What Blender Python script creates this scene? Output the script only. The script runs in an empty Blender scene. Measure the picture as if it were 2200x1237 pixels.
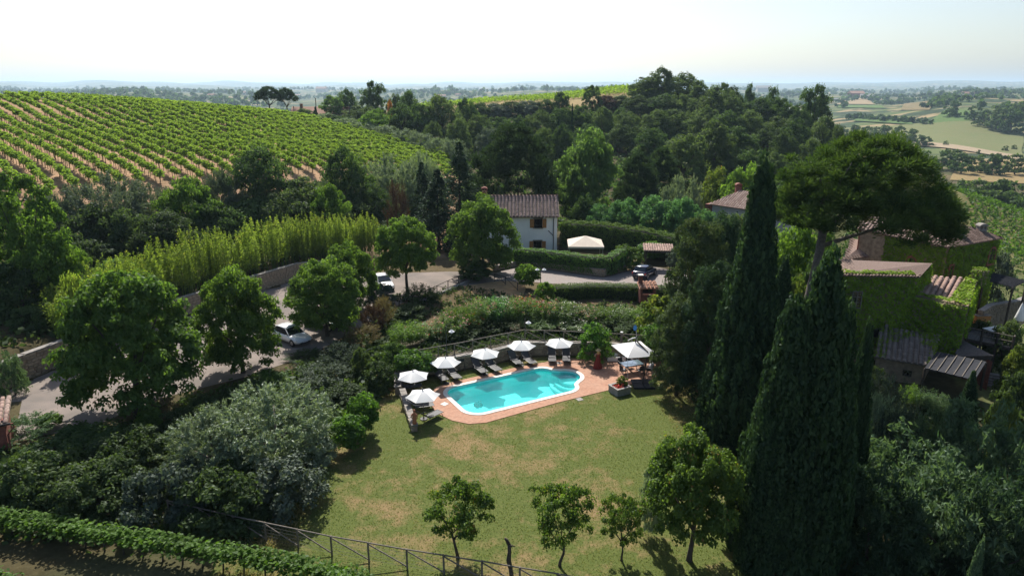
import bpy, bmesh, math, random, time
import numpy as np
from mathutils import Vector, Matrix
from mathutils.geometry import tessellate_polygon

random.seed(7)
rng = np.random.default_rng(11)
SC = bpy.context.scene
COL = SC.collection

# ------------------------------------------------------------------ camera, light, exposure
PITCH = math.radians(16.3)
CAM_H = 22.4
FPX = 1465.0
cam_d = bpy.data.cameras.new('camera')
cam_d.sensor_width = 36.0
cam_d.lens = 36.0 * FPX / 2200.0
cam_d.clip_start = 0.5
cam_d.clip_end = 90000.0
cam = bpy.data.objects.new('camera', cam_d)
COL.objects.link(cam)
cam.location = (0, 0, CAM_H)
cam.rotation_euler = (math.pi / 2 - PITCH, 0, 0)
SC.camera = cam

SUN_EL = math.radians(46)
SUN_AZ = math.radians(-12)          # from +Y towards +X; the sun stands ahead and a little to the left
sun_d = bpy.data.lights.new('sun', 'SUN')
sun_d.energy = 5.0
sun_d.angle = math.radians(0.53)
sun_d.color = (1.0, 0.945, 0.86)
sun = bpy.data.objects.new('sun', sun_d)
COL.objects.link(sun)
to_sun = Vector((math.sin(SUN_AZ) * math.cos(SUN_EL), math.cos(SUN_AZ) * math.cos(SUN_EL), math.sin(SUN_EL)))
sun.rotation_euler = (-to_sun).to_track_quat('-Z', 'Y').to_euler()
sun.location = to_sun * 300

world = bpy.data.worlds.new('World')
SC.world = world
world.use_nodes = True
wn = world.node_tree
wn.nodes.clear()
w_out = wn.nodes.new('ShaderNodeOutputWorld')
w_bg = wn.nodes.new('ShaderNodeBackground')
w_sky = wn.nodes.new('ShaderNodeTexSky')
w_sky.sky_type = 'NISHITA'
w_sky.sun_disc = False
w_sky.sun_elevation = SUN_EL
w_sky.sun_rotation = SUN_AZ
w_sky.altitude = 250
w_sky.air_density = 1.0
w_sky.dust_density = 2.0
w_sky.ozone_density = 1.0
w_bg.inputs['Strength'].default_value = 0.085
wn.links.new(w_sky.outputs[0], w_bg.inputs[0])
wn.links.new(w_bg.outputs[0], w_out.inputs[0])

SC.view_settings.view_transform = 'Standard'
SC.view_settings.look = 'None'
SC.view_settings.gamma = 1.0
SC.view_settings.exposure = 0.70
SC.view_settings.use_curve_mapping = False
SC.render.engine = 'CYCLES'
cy = SC.cycles
cy.use_denoising = True
cy.max_bounces = 6
cy.diffuse_bounces = 3
cy.glossy_bounces = 2
cy.transmission_bounces = 4
cy.transparent_max_bounces = 8
cy.volume_bounces = 0
cy.sample_clamp_indirect = 6.0
cy.caustics_reflective = False
cy.caustics_refractive = False

# ------------------------------------------------------------------ the lie of the land
CTRL = np.array([
 (0,30,0),(8,30,0),(-9,30,0),(0,45,0),(12,45,0),(-12,45,0),(-25,52,0),(-34,45,0),(-20,62,0),(-15,76,0),(0,62,0),(10,66,0),
 (0,80,0),(10,80,0),(20,78,-.2),(0,95,0),(8,95,0),(15,95,0),(-10,88,0),(-24,70,0),(12,30,-.4),(12,56,0),(-6,105,0),(5,105,-.3),
 (-20,30,-.6),(-33,32,-1),(0,22,-1.5),(-30,20,-3),(30,20,-7),(0,0,-7),(-45,0,-8),(45,0,-12),(16,30,-1.5),
 (-43,48,2.0),(-40,60,2.0),(-37,70,2.0),(-31,84,2.0),(-52,58,2.4),(-50,78,2.2),(-24,98,1.6),(-60,88,2.8),(-45,95,2.6),(-33,104,2.6),(-40,112,4.0),(-58,97,5.0),(-68,101,7.8),(-52,112,7.0),(-38,128,7.0),(-24,120,2.0),(-26,150,5.6),
 (-150,200,20.6),(-70,200,14.6),(-28,190,7.2),(-110,150,14.2),(-62,150,11.0),(-105,100,11),(-95,70,9),(-110,180,17.8),(-50,178,10.6),
 (-150,265,15),(-75,255,11.5),(-210,200,23.6),(-220,100,16),(-40,240,9.5),(-55,285,13.6),(-150,40,10),(-300,200,24),(-300,330,8),(-100,330,4),
 (-14,120,0),(0,120,-1),(15,120,-1.5),(0,150,0),(-5,190,3),(-5,240,9.5),(0,272,16.2),(40,272,18.6),(20,256,12),(-12,256,11),(20,290,18.6),(60,290,20.6),(-32,285,15.2),(40,200,5),(62,250,10.5),
 (95,255,8),(40,150,-1),(75,228,6),(50,225,7),(30,110,-1.5),(65,150,-1),(75,200,3),(112,235,1),(120,200,-4),(60,320,19.6),(20,320,17.6),(-20,330,13),(110,300,-4),
 (17,62,-1.5),(21,63,-2.8),(30,70,-3.2),(36,60,-3),(42,56,-3),(20,50,-2),(22,32,-4),(36,38,-6.5),(42,90,-5),(60,100,-8),(52,130,-8),(97,130,-10),
 (100,180,-14),(150,240,-17),(60,70,-7),(90,90,-11),(60,40,-9),(120,40,-14),
 (130,300,-22),(200,380,-27),(260,480,-29),(90,350,-10),(0,400,-18),(-200,420,-16),(100,450,-27),(300,250,-27),(350,400,-30),(-400,420,-22),(200,120,-22)],
 dtype=float)

def _rbf_fit():
    c = CTRL[:, :2] / 50.0
    d = np.sqrt(((c[:, None] - c[None]) ** 2).sum(-1) + 0.02)
    n = len(c)
    A = np.zeros((n + 3, n + 3)); A[:n, :n] = d + np.eye(n) * 0.004
    A[:n, n] = 1; A[:n, n + 1:] = c; A[n, :n] = 1; A[n + 1:, :n] = c.T
    b = np.zeros(n + 3); b[:n] = CTRL[:, 2]
    return np.linalg.solve(A, b)
_W = _rbf_fit()

def _near(x, y):
    p = np.stack([x, y], -1).reshape(-1, 2) / 50.0
    c = CTRL[:, :2] / 50.0
    out = np.empty(len(p))
    for i in range(0, len(p), 20000):
        q = p[i:i + 20000]
        d = np.sqrt(((q[:, None] - c[None]) ** 2).sum(-1) + 0.02)
        out[i:i + 20000] = d @ _W[:len(c)] + _W[len(c)] + q @ _W[len(c) + 1:]
    return out.reshape(np.shape(x))

def _far(x, y):
    r = np.hypot(x, y); th = np.arctan2(x, y)
    z = np.interp(r, [0, 450, 900, 1400, 2200, 3000, 4500, 7000, 10500, 14000, 20000, 30000],
                     [-26, -29, -30, -24, -8, 2, 0, 6, 50, 118, 60, 0])
    amp = np.interp(r, [0, 500, 1200, 2500, 6000, 12000, 20000], [0, 1.5, 7, 15, 18, 40, 30])
    k = np.interp(r, [0, 3000, 12000, 30000], [1 / 330., 1 / 600., 1 / 1600., 1 / 2000.])
    n = (np.sin(x / 410 + 1.3) * np.cos(y / 520 + .4) + .6 * np.sin(x / 190 + y / 310) + .5 * np.sin(th * 23 + 2) * np.sin(r / 700)
         + .6 * np.sin(th * 11 + .7) + .35 * np.sin(th * 47) + .25 * np.sin(x / 95) * np.sin(y / 130 + 1) * (r < 6000))
    z = z + amp * n * .62
    # the hill that closes the valley on the right
    z = z + 24 * np.exp(-(((x - 900) / 330.) ** 2 + ((y - 1150) / 300.) ** 2))
    z = z + 15 * np.exp(-(((x - 620) / 150.) ** 2 + ((y - 900) / 170.) ** 2))
    return z

def H(x, y):
    x = np.asarray(x, float); y = np.asarray(y, float)
    r = np.hypot(x, np.maximum(y, 0) + np.minimum(y, 0) * 2)
    t = np.clip((r - 330) / 150., 0, 1); t = t * t * (3 - 2 * t)
    n = _near(np.clip(x, -420, 420), np.clip(y, -60, 520))
    # level ground: lawn, car park, drive, house terrace
    fl = np.clip((14.5 - x) / 2.0, 0, 1) * np.clip((y - 25.5) / 2.0, 0, 1) * np.clip((99 - y) / 3.0, 0, 1)
    e = x - np.interp(y, [40, 46.2, 50.5, 58, 64.8, 72.2, 80.4, 84, 92], [-41, -39.8, -38.7, -36.2, -34.2, -30.4, -26.2, -22.5, -15])   # the wall of the car park
    fl = fl * np.clip((e + 1.9) / 1.2, 0, 1)
    fl2 = np.clip((24 - x) / 2, 0, 1) * np.clip((x - 10) / 2, 0, 1) * np.clip((y - 73) / 2, 0, 1) * np.clip((93 - y) / 3, 0, 1)
    fl = np.maximum(fl, fl2)
    n = n * (1 - fl)
    return n * (1 - t) + _far(x, y) * t

def h(x, y):
    return float(H(np.array([x]), np.array([y]))[0])

# a pixel of the 2200-px photograph -> where its sight line meets a level, a distance or the ground
def _ray(px, py):
    u = (px - 1100) / FPX; v = (618.5 - py) / FPX
    return (u, math.cos(PITCH) + v * math.sin(PITCH), -math.sin(PITCH) + v * math.cos(PITCH))
def P(px, py, z=0.0):
    d = _ray(px, py); t = (z - CAM_H) / d[2]
    return (d[0] * t, d[1] * t)
def Dp(px, py, y):
    d = _ray(px, py); t = y / d[1]
    return (d[0] * t, y, CAM_H + d[2] * t)
def G(px, py, y0=24., y1=9000.):
    d = _ray(px, py)
    t = np.geomspace(y0, y1, 4000) / d[1]
    zz = CAM_H + d[2] * t - H(d[0] * t, d[1] * t)
    i = np.argmax(zz < 0)
    if zz[i] >= 0: return None
    return (float(d[0] * t[i]), float(d[1] * t[i]), float(CAM_H + d[2] * t[i]))

# ------------------------------------------------------------------ materials
def _nt(name):
    m = bpy.data.materials.new(name); m.use_nodes = True
    nt = m.node_tree; nt.nodes.clear()
    out = nt.nodes.new('ShaderNodeOutputMaterial')
    return m, nt, out
def _mixc(nt, fac, a, b, blend='MIX'):
    n = nt.nodes.new('ShaderNodeMix'); n.data_type = 'RGBA'; n.blend_type = blend
    for sock, v in ((n.inputs[0], fac), (n.inputs[6], a), (n.inputs[7], b)):
        if isinstance(v, (tuple, list)): sock.default_value = (*v[:3], 1)
        elif isinstance(v, (int, float)): sock.default_value = v
        else: nt.links.new(v, sock)
    return n.outputs[2]
def _noise(nt, vec, scale, detail=4, rough=.55):
    n = nt.nodes.new('ShaderNodeTexNoise'); n.inputs['Scale'].default_value = scale
    n.inputs['Detail'].default_value = detail; n.inputs['Roughness'].default_value = rough
    if vec is not None: nt.links.new(vec, n.inputs['Vector'])
    return n.outputs['Fac']
def _ramp(nt, fac, lo, hi):
    n = nt.nodes.new('ShaderNodeMapRange'); n.inputs[1].default_value = lo; n.inputs[2].default_value = hi
    nt.links.new(fac, n.inputs[0]); return n.outputs[0]
def _coord(nt, world=False):
    if world: return nt.nodes.new('ShaderNodeNewGeometry').outputs['Position']
    return nt.nodes.new('ShaderNodeTexCoord').outputs['Object']
def _bump(nt, height, strength, dist):
    b = nt.nodes.new('ShaderNodeBump'); b.inputs['Strength'].default_value = strength; b.inputs['Distance'].default_value = dist
    nt.links.new(height, b.inputs['Height']); return b.outputs[0]

def mat(name, c1, c2=None, scale=3.0, rough=.75, bump=0.0, bdist=.02, metal=0.0, spec=.4, world=False, lo=.35, hi=.65, obj=0.0, coat=0.0):
    """two-tone noise material; obj = how far the colour shifts from one object to the next"""
    m, nt, out = _nt(name)
    bs = nt.nodes.new('ShaderNodeBsdfPrincipled')
    v = _coord(nt, world)
    if c2 is None: c2 = tuple(x * .8 for x in c1)
    f = _noise(nt, v, scale)
    col = _mixc(nt, _ramp(nt, f, lo, hi), c1, c2)
    if obj:
        oi = nt.nodes.new('ShaderNodeObjectInfo')
        mr = nt.nodes.new('ShaderNodeMapRange'); mr.inputs[3].default_value = 1 - obj; mr.inputs[4].default_value = 1 + obj
        nt.links.new(oi.outputs['Random'], mr.inputs[0])
        cc = nt.nodes.new('ShaderNodeCombineColor')
        for i in range(3): nt.links.new(mr.outputs[0], cc.inputs[i])
        col = _mixc(nt, 1.0, col, cc.outputs[0], 'MULTIPLY')
    nt.links.new(col, bs.inputs['Base Color'])
    bs.inputs['Roughness'].default_value = rough
    bs.inputs['Metallic'].default_value = metal
    bs.inputs['Specular IOR Level'].default_value = spec
    if coat: bs.inputs['Coat Weight'].default_value = coat; bs.inputs['Coat Roughness'].default_value = .05
    if bump:
        g = _noise(nt, v, scale * 4, 3)
        nt.links.new(_bump(nt, g, bump, bdist), bs.inputs['Normal'])
    nt.links.new(bs.outputs[0], out.inputs[0])
    return m

def leaf_mat(name, dark, light, trans=.42, tboost=2.0, gloss=.012, yellow=None):
    """leaf: diffuse + light shining through + a thin waxy sheen; colour varies leaf by leaf and plant by plant"""
    m, nt, out = _nt(name)
    at = nt.nodes.new('ShaderNodeAttribute'); at.attribute_name = 'tint'
    oi = nt.nodes.new('ShaderNodeObjectInfo')
    col = _mixc(nt, at.outputs['Fac'], dark, light)
    if yellow:
        yr = _ramp(nt, at.outputs['Fac'], .86, 1.0)
        col = _mixc(nt, yr, col, yellow)
    mr = nt.nodes.new('ShaderNodeMapRange'); mr.inputs[3].default_value = .84; mr.inputs[4].default_value = 1.18
    nt.links.new(oi.outputs['Random'], mr.inputs[0])
    cc = nt.nodes.new('ShaderNodeCombineColor')
    for i in range(3): nt.links.new(mr.outputs[0], cc.inputs[i])
    col = _mixc(nt, 1.0, col, cc.outputs[0], 'MULTIPLY')
    df = nt.nodes.new('ShaderNodeBsdfDiffuse'); nt.links.new(col, df.inputs[0])
    tr = nt.nodes.new('ShaderNodeBsdfTranslucent')
    tc = _mixc(nt, 1.0, col, (tboost, tboost * 1.05, tboost * .55), 'MULTIPLY'); nt.links.new(tc, tr.inputs[0])
    mx = nt.nodes.new('ShaderNodeMixShader'); mx.inputs[0].default_value = trans
    nt.links.new(df.outputs[0], mx.inputs[1]); nt.links.new(tr.outputs[0], mx.inputs[2])
    gl = nt.nodes.new('ShaderNodeBsdfGlossy'); gl.inputs['Roughness'].default_value = .55
    gl.inputs[0].default_value = (.9, .95, 1, 1)
    m2 = nt.nodes.new('ShaderNodeMixShader'); m2.inputs[0].default_value = gloss
    nt.links.new(mx.outputs[0], m2.inputs[1]); nt.links.new(gl.outputs[0], m2.inputs[2])
    nt.links.new(m2.outputs[0], out.inputs[0])
    return m

M = {}
M['linden'] = leaf_mat('linden_leaf', (.050, .100, .016), (.150, .230, .038), .45)
M['linden_dark'] = leaf_mat('dark_linden_leaf', (.036, .078, .014), (.105, .170, .032), .42)
M['oak'] = leaf_mat('oak_leaf', (.026, .054, .016), (.088, .140, .038), .36)
M['oak_pale'] = leaf_mat('pale_oak_leaf', (.046, .076, .026), (.110, .152, .050), .38)
M['bright'] = leaf_mat('bright_leaf', (.050, .105, .016), (.140, .220, .032), .45)
M['acacia'] = leaf_mat('acacia_leaf', (.050, .10, .028), (.125, .190, .055), .45)
M['acacia_blue'] = leaf_mat('robinia_leaf', (.055, .12, .050), (.10, .20, .080), .42)
M['olive'] = leaf_mat('olive_leaf', (.095, .135, .075), (.27, .33, .20), .24, gloss=.04)
M['olive_dark'] = leaf_mat('dark_olive_leaf', (.055, .078, .050), (.125, .155, .105), .22, gloss=.022)
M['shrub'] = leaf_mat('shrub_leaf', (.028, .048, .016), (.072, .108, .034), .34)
M['grey_shrub'] = leaf_mat('grey_shrub_leaf', (.040, .060, .042), (.085, .11, .080), .25)
M['laurel'] = leaf_mat('laurel_leaf', (.035, .090, .012), (.115, .215, .024), .40, gloss=.022)
M['laurel_y'] = leaf_mat('yellowing_laurel_leaf', (.055, .095, .020), (.16, .19, .035), .42, yellow=(.30, .27, .05))
M['broom'] = leaf_mat('dry_broom', (.11, .075, .040), (.16, .14, .055), .25)
M['dead'] = leaf_mat('dead_twig', (.070, .038, .026), (.10, .060, .042), .15)
M['bamboo'] = leaf_mat('bamboo_leaf', (.12, .175, .028), (.25, .32, .052), .45, yellow=(.33, .31, .07))
M['cypress'] = leaf_mat('cypress_spray', (.016, .038, .017), (.056, .100, .038), .22, gloss=.01)
M['juniper'] = leaf_mat('juniper_spray', (.040, .080, .040), (.14, .205, .105), .28)
M['conifer'] = leaf_mat('conifer_spray', (.022, .046, .024), (.050, .085, .040), .22)
M['pine'] = leaf_mat('pine_needle', (.020, .046, .012), (.078, .120, .028), .28)
M['pine_far'] = leaf_mat('dark_pine_needle', (.020, .040, .020), (.046, .075, .030), .22)
M['fruit'] = leaf_mat('fruit_leaf', (.040, .080, .014), (.135, .200, .034), .42, yellow=(.20, .12, .03))
M['vine'] = leaf_mat('vine_leaf', (.070, .130, .020), (.210, .290, .046), .42)
M['vine_near'] = leaf_mat('shade_toned_vine_leaf', (.030, .074, .010), (.095, .170, .022), .42)  # vine green darkened; the bushes' shade on the foreground rows is in the colour
M['ivy'] = leaf_mat('ivy_leaf', (.100, .175, .014), (.235, .330, .026), .30)
M['oleander'] = leaf_mat('oleander_leaf', (.045, .085, .022), (.165, .240, .070), .35, gloss=.022)
M['sumac'] = leaf_mat('sumac_leaf', (.075, .115, .022), (.15, .19, .03), .42, yellow=(.36, .14, .04))
M['hedge'] = leaf_mat('hedge_leaf', (.042, .080, .014), (.105, .165, .022), .36)
M['grassblade'] = leaf_mat('dry_grass_blade', (.10, .105, .035), (.30, .23, .11), .3)
M['flower_pink'] = leaf_mat('pink_petal', (.60, .22, .26), (.75, .40, .42), .3, 1.1)
M['flower_red'] = leaf_mat('red_petal', (.50, .05, .04), (.62, .10, .08), .3, 1.1)
M['flower_white'] = leaf_mat('white_petal', (.70, .66, .60), (.80, .78, .74), .3, 1.0)
M['flower_yellow'] = leaf_mat('yellow_petal', (.60, .42, .04), (.70, .52, .08), .3, 1.0)
M['flower_orange'] = leaf_mat('orange_petal', (.55, .20, .03), (.65, .30, .06), .3, 1.0)
M['bark'] = mat('bark', (.085, .066, .050), (.045, .036, .028), 6, .9, .5, .05)
M['bark_grey'] = mat('grey_bark', (.16, .135, .115), (.085, .072, .062), 5, .9, .6, .05)
M['core'] = mat('twig_core', (.020, .026, .012), (.012, .016, .008), 4, 1.0)
M['wood'] = mat('weathered_wood', (.20, .17, .135), (.12, .10, .08), 8, .8, .3)
M['wood_dark'] = mat('dark_timber', (.060, .045, .035), (.035, .027, .022), 8, .75, .3)
M['wood_warm'] = mat('orange_timber', (.38, .17, .05), (.28, .12, .035), 6, .55, .2)
M['deckwood'] = mat('grey_deck_board', (.17, .155, .145), (.11, .10, .095), 7, .8, .2, obj=.22)
M['stone'] = mat('field_stone', (.34, .27, .19), (.22, .175, .13), 5, .9, .5, .02, obj=.28)
M['mortar'] = mat('wall_mortar', (.22, .18, .135), (.15, .12, .095), 4, .95, .6, .03)
M['stonewall'] = mat('rubble_wall', (.36, .27, .19), (.22, .16, .115), 2.6, .9, .8, .05)
M['brick'] = mat('red_brick', (.25, .085, .055), (.16, .055, .04), 5, .85, .4)
M['render_white'] = mat('white_render', (.82, .82, .80), (.76, .76, .745), .7, .9, .12)
M['render_grey'] = mat('grey_render', (.42, .42, .42), (.34, .34, .345), .8, .9, .12)
M['render_cream'] = mat('cream_render', (.58, .50, .40), (.50, .42, .33), .8, .9)
M['plinth'] = mat('stone_plinth', (.27, .245, .22), (.18, .165, .15), 3, .9, .5)
M['tile'] = mat('roof_tile', (.33, .165, .115), (.43, .33, .28), 9, .85, .25, obj=.28)
M['tile_red'] = mat('new_roof_tile', (.50, .22, .13), (.44, .26, .18), 8, .8, .2, obj=.2)
M['shaggy'] = leaf_mat('shaggy_juniper_spray', (.032, .056, .022), (.095, .125, .050), .28)
M['white_cloth'] = mat('white_canvas', (.80, .80, .79), (.76, .76, .755), 2, .85)
M['beige_cloth'] = mat('beige_canvas', (.60, .52, .43), (.55, .475, .39), 1.5, .85)
M['black_metal'] = mat('dark_metal', (.022, .022, .024), (.03, .03, .032), 8, .4, spec=.5)
M['grey_metal'] = mat('grey_metal', (.33, .33, .33), (.28, .28, .28), 8, .4, metal=.6)
M['sling'] = mat('charcoal_sling', (.030, .031, .036), (.042, .043, .050), 30, .55, spec=.25)
M['white_metal'] = mat('white_paint', (.78, .78, .77), (.74, .74, .73), 3, .4)
M['glasstop'] = mat('glass_table_top', (.10, .14, .19), (.12, .16, .21), 2, .08, spec=.9, coat=1.0)
M['car_white'] = mat('white_car_paint', (.80, .80, .80), (.78, .78, .78), 2, .28, coat=1.0)
M['car_blue'] = mat('navy_car_paint', (.014, .020, .055), (.016, .022, .058), 2, .25, coat=1.0)
M['car_black'] = mat('black_car_paint', (.012, .012, .014), (.014, .014, .016), 2, .25, coat=1.0)
M['glass'] = mat('dark_glass', (.012, .018, .022), (.02, .026, .03), 1, .04, spec=.9)
M['tyre'] = mat('tyre_rubber', (.018, .018, .018), (.024, .024, .024), 10, .85)
M['rim'] = mat('alloy_rim', (.40, .40, .41), (.35, .35, .36), 4, .3, metal=.9)
M['lamp_glass'] = mat('clear_lamp_lens', (.62, .64, .66), (.55, .57, .6), 3, .08, spec=.9)
M['red_lens'] = mat('red_lens', (.45, .02, .015), (.35, .015, .012), 3, .15, spec=.8)
M['plate'] = mat('number_plate', (.75, .75, .73), (.70, .70, .68), 3, .5)
M['plastic'] = mat('black_plastic', (.02, .02, .021), (.026, .026, .027), 6, .6)
M['skin'] = mat('skin', (.50, .29, .20), (.45, .26, .18), 6, .6)
M['hair_blond'] = mat('blond_hair', (.55, .37, .15), (.40, .25, .09), 14, .6)
M['hair_grey'] = mat('grey_hair', (.62, .60, .57), (.50, .48, .46), 14, .6)
M['straw'] = mat('straw', (.62, .48, .26), (.50, .38, .19), 20, .8)
M['dress'] = mat('red_dress', (.20, .022, .014), (.16, .016, .010), 6, .8)
M['shirt'] = mat('pale_shirt', (.58, .56, .57), (.14, .13, .15), 7, .85, lo=.52, hi=.56)
M['trousers'] = mat('dark_trousers', (.045, .030, .030), (.035, .024, .024), 6, .85)
M['coping'] = mat('pool_coping', (.66, .62, .57), (.58, .53, .48), 3, .8, .2)
M['liner'] = mat('pool_liner', (.42, .90, .90), (.48, .92, .92), .8, .5)
M['step'] = mat('pool_step', (.62, .76, .77), (.56, .72, .74), 2, .5)
M['terracotta'] = mat('terracotta', (.42, .17, .09), (.34, .13, .07), 5, .8, .2)
M['concrete'] = mat('concrete', (.32, .30, .28), (.24, .225, .21), 4, .9, .3)
M['blue_plastic'] = mat('blue_plastic', (.02, .22, .60), (.02, .18, .5), 4, .4)
M['soil'] = mat('dark_soil', (.05, .035, .025), (.035, .025, .018), 6, 1)
M['canopy_dark'] = mat('dark_roof_sheet', (.030, .032, .040), (.022, .024, .030), 5, .7, .2, spec=.2)
M['slate_tile'] = mat('grey_brown_shingle', (.17, .145, .135), (.11, .095, .09), 6, .8, .3, obj=.25)
M['roof_mossy'] = mat('mossy_tile', (.13, .105, .095), (.20, .165, .145), 7, .9, .3, obj=.3)
M['far_house'] = mat('far_house_wall', (.62, .54, .44), (.55, .47, .38), .3, .9, obj=.2)
M['far_roof'] = mat('far_house_roof', (.36, .20, .14), (.30, .17, .12), .5, .9, obj=.2)
M['screen'] = mat('sign_white', (.70, .70, .69), (.66, .66, .65), 3, .6)
M['rope'] = mat('wire', (.10, .10, .10), (.08, .08, .08), 3, .6)
M['cable_floor'] = M['plastic']

def ordinal(n):
    one = ['', 'first', 'second', 'third', 'fourth', 'fifth', 'sixth', 'seventh', 'eighth', 'ninth', 'tenth', 'eleventh', 'twelfth', 'thirteenth', 'fourteenth', 'fifteenth', 'sixteenth', 'seventeenth', 'eighteenth', 'nineteenth']
    tens = ['', '', 'twent', 'thirt', 'fort', 'fift', 'sixt', 'sevent', 'eight', 'ninet']
    if n < 20: return one[n]
    return tens[n // 10] + ('ieth' if n % 10 == 0 else 'y-' + one[n % 10])
def canvas(name, c, t):
    m, nt, out = _nt(name)
    d = nt.nodes.new('ShaderNodeBsdfDiffuse'); d.inputs[0].default_value = (*c, 1); q = nt.nodes.new('ShaderNodeBsdfTranslucent'); q.inputs[0].default_value = (*c, 1)
    x = nt.nodes.new('ShaderNodeMixShader'); x.inputs[0].default_value = t
    nt.links.new(d.outputs[0], x.inputs[1]); nt.links.new(q.outputs[0], x.inputs[2]); nt.links.new(x.outputs[0], out.inputs[0]); return m
M['white_cloth'] = canvas('white_canvas', (.82, .82, .81), .2)
# ------------------------------------------------------------------ building helpers
class MB:
    def __init__(self): self.V = []; self.F = []
    def add(self, V, F):
        o = len(self.V); self.V += [tuple(v) for v in V]; self.F += [tuple(i + o for i in f) for f in F]; return self
    def box(self, c, s, R=None, taper=1.0):
        x, y, z = s[0] / 2, s[1] / 2, s[2] / 2; t = taper
        V = [(-x, -y, -z), (x, -y, -z), (x, y, -z), (-x, y, -z), (-x * t, -y * t, z), (x * t, -y * t, z), (x * t, y * t, z), (-x * t, y * t, z)]
        if R is not None: V = [R @ Vector(v) for v in V]
        V = [(v[0] + c[0], v[1] + c[1], v[2] + c[2]) for v in V]
        return self.add(V, [(3, 2, 1, 0), (4, 5, 6, 7), (0, 1, 5, 4), (1, 2, 6, 5), (2, 3, 7, 6), (3, 0, 4, 7)])
    def bar(self, a, b, w, hgt=None):
        """square bar from a to b"""
        a = Vector(a); b = Vector(b); d = b - a; L = d.length
        q = d.to_track_quat('X', 'Z').to_matrix()
        return self.box((a + b) / 2, (L, w, hgt or w), q)
    def tube(self, pts, rad, n=7, cap=True):
        pts = [Vector(p) for p in pts]
        if isinstance(rad, (int, float)): rad = [rad] * len(pts)
        V = []; F = []
        up = Vector((0, 0, 1))
        for i, p in enumerate(pts):
            d = (pts[min(i + 1, len(pts) - 1)] - pts[max(i - 1, 0)])
            if d.length < 1e-6: d = Vector((0, 0, 1))
            d.normalize()
            a = d.cross(up if abs(d.z) < .95 else Vector((1, 0, 0))).normalized(); b = d.cross(a)
            for k in range(n):
                t = 2 * math.pi * k / n
                V.append(p + (a * math.cos(t) + b * math.sin(t)) * rad[i])
        for i in range(len(pts) - 1):
            for k in range(n):
                k2 = (k + 1) % n
                F.append((i * n + k, i * n + k2, (i + 1) * n + k2, (i + 1) * n + k))
        if cap:
            F.append(tuple(range(n))[::-1]); F.append(tuple((len(pts) - 1) * n + k for k in range(n)))
        return self.add(V, F)
    def lathe(self, prof, n=16, c=(0, 0, 0), sx=1, sy=1, rough=0):
        V = []; F = []
        for (r, z) in prof:
            for k in range(n):
                t = 2 * math.pi * k / n
                V.append((c[0] + r * math.cos(t) * sx, c[1] + r * math.sin(t) * sy, c[2] + z))
        for i in range(len(prof) - 1):
            for k in range(n):
                k2 = (k + 1) % n
                F.append((i * n + k, i * n + k2, (i + 1) * n + k2, (i + 1) * n + k))
        F.append(tuple(range(n))[::-1]); F.append(tuple((len(prof) - 1) * n + k for k in range(n)))
        return self.add(V, F)
    def prism(self, poly, z0, z1):
        """upright prism over a plan polygon; z1 may be one height or one per corner"""
        n = len(poly)
        if isinstance(z1, (int, float)): z1 = [z1] * n
        if isinstance(z0, (int, float)): z0 = [z0] * n
        a = sum(poly[i][0] * poly[(i + 1) % n][1] - poly[(i + 1) % n][0] * poly[i][1] for i in range(n))
        if a < 0: poly = poly[::-1]; z1 = z1[::-1]; z0 = z0[::-1]
        V = [(p[0], p[1], z) for p, z in zip(poly, z0)] + [(p[0], p[1], z) for p, z in zip(poly, z1)]
        F = [tuple(range(n))[::-1], tuple(range(n, 2 * n))] + [(i, (i + 1) % n, n + (i + 1) % n, n + i) for i in range(n)]
        return self.add(V, F)
    def loft(self, rings, cap=True, closed=True):
        n = len(rings[0]); V = [p for r in rings for p in r]; F = []
        for i in range(len(rings) - 1):
            for k in range(n if closed else n - 1):
                k2 = (k + 1) % n
                F.append((i * n + k, i * n + k2, (i + 1) * n + k2, (i + 1) * n + k))
        if cap: F.append(tuple(range(n))[::-1]); F.append(tuple((len(rings) - 1) * n + k for k in range(n)))
        return self.add(V, F)
    def ball(self, c, r, sc=(1, 1, 1), nu=10, nv=7):
        prof = [(max(.001, r * math.sin(math.pi * i / nv)), -r * math.cos(math.pi * i / nv)) for i in range(nv + 1)]
        V0 = len(self.V); self.lathe(prof, nu)
        for i in range(V0, len(self.V)):
            v = self.V[i]; self.V[i] = (c[0] + v[0] * sc[0], c[1] + v[1] * sc[1], c[2] + v[2] * sc[2])
        return self
    def mesh(self, name, smooth=False):
        me = bpy.data.meshes.new(name); me.from_pydata(self.V, [], self.F); me.update()
        if smooth: me.polygons.foreach_set('use_smooth', [True] * len(me.polygons))
        return me
    def build(self, name, m, parent=None, smooth=False, loc=None):
        return link(name, self.mesh(name, smooth), m, parent, loc)

def link(name, me, m=None, parent=None, loc=None, rot=None, scale=None):
    o = bpy.data.objects.new(name, me)
    COL.objects.link(o)
    if m is not None:
        mm = M[m] if isinstance(m, str) else m
        if len(me.materials) == 0: me.materials.append(mm)
        elif me.materials[0] is not mm:
            o.material_slots[0].link = 'OBJECT'; o.material_slots[0].material = mm
    if parent is not None: o.parent = parent
    if loc is not None: o.location = loc
    if rot is not None: o.rotation_euler = rot
    if scale is not None: o.scale = scale
    return o
def tag(o, label=None, cat=None, group=None, kind=None):
    if label: o['label'] = label
    if cat: o['category'] = cat
    if group: o['group'] = group
    if kind: o['kind'] = kind
    return o
def thing(name, label, cat, loc=(0, 0, 0), rotz=0.0, group=None):
    o = bpy.data.objects.new(name, None); COL.objects.link(o)
    o.empty_display_size = .3
    o.location = loc; o.rotation_euler = (0, 0, rotz)
    return tag(o, label, cat, group)
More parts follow.
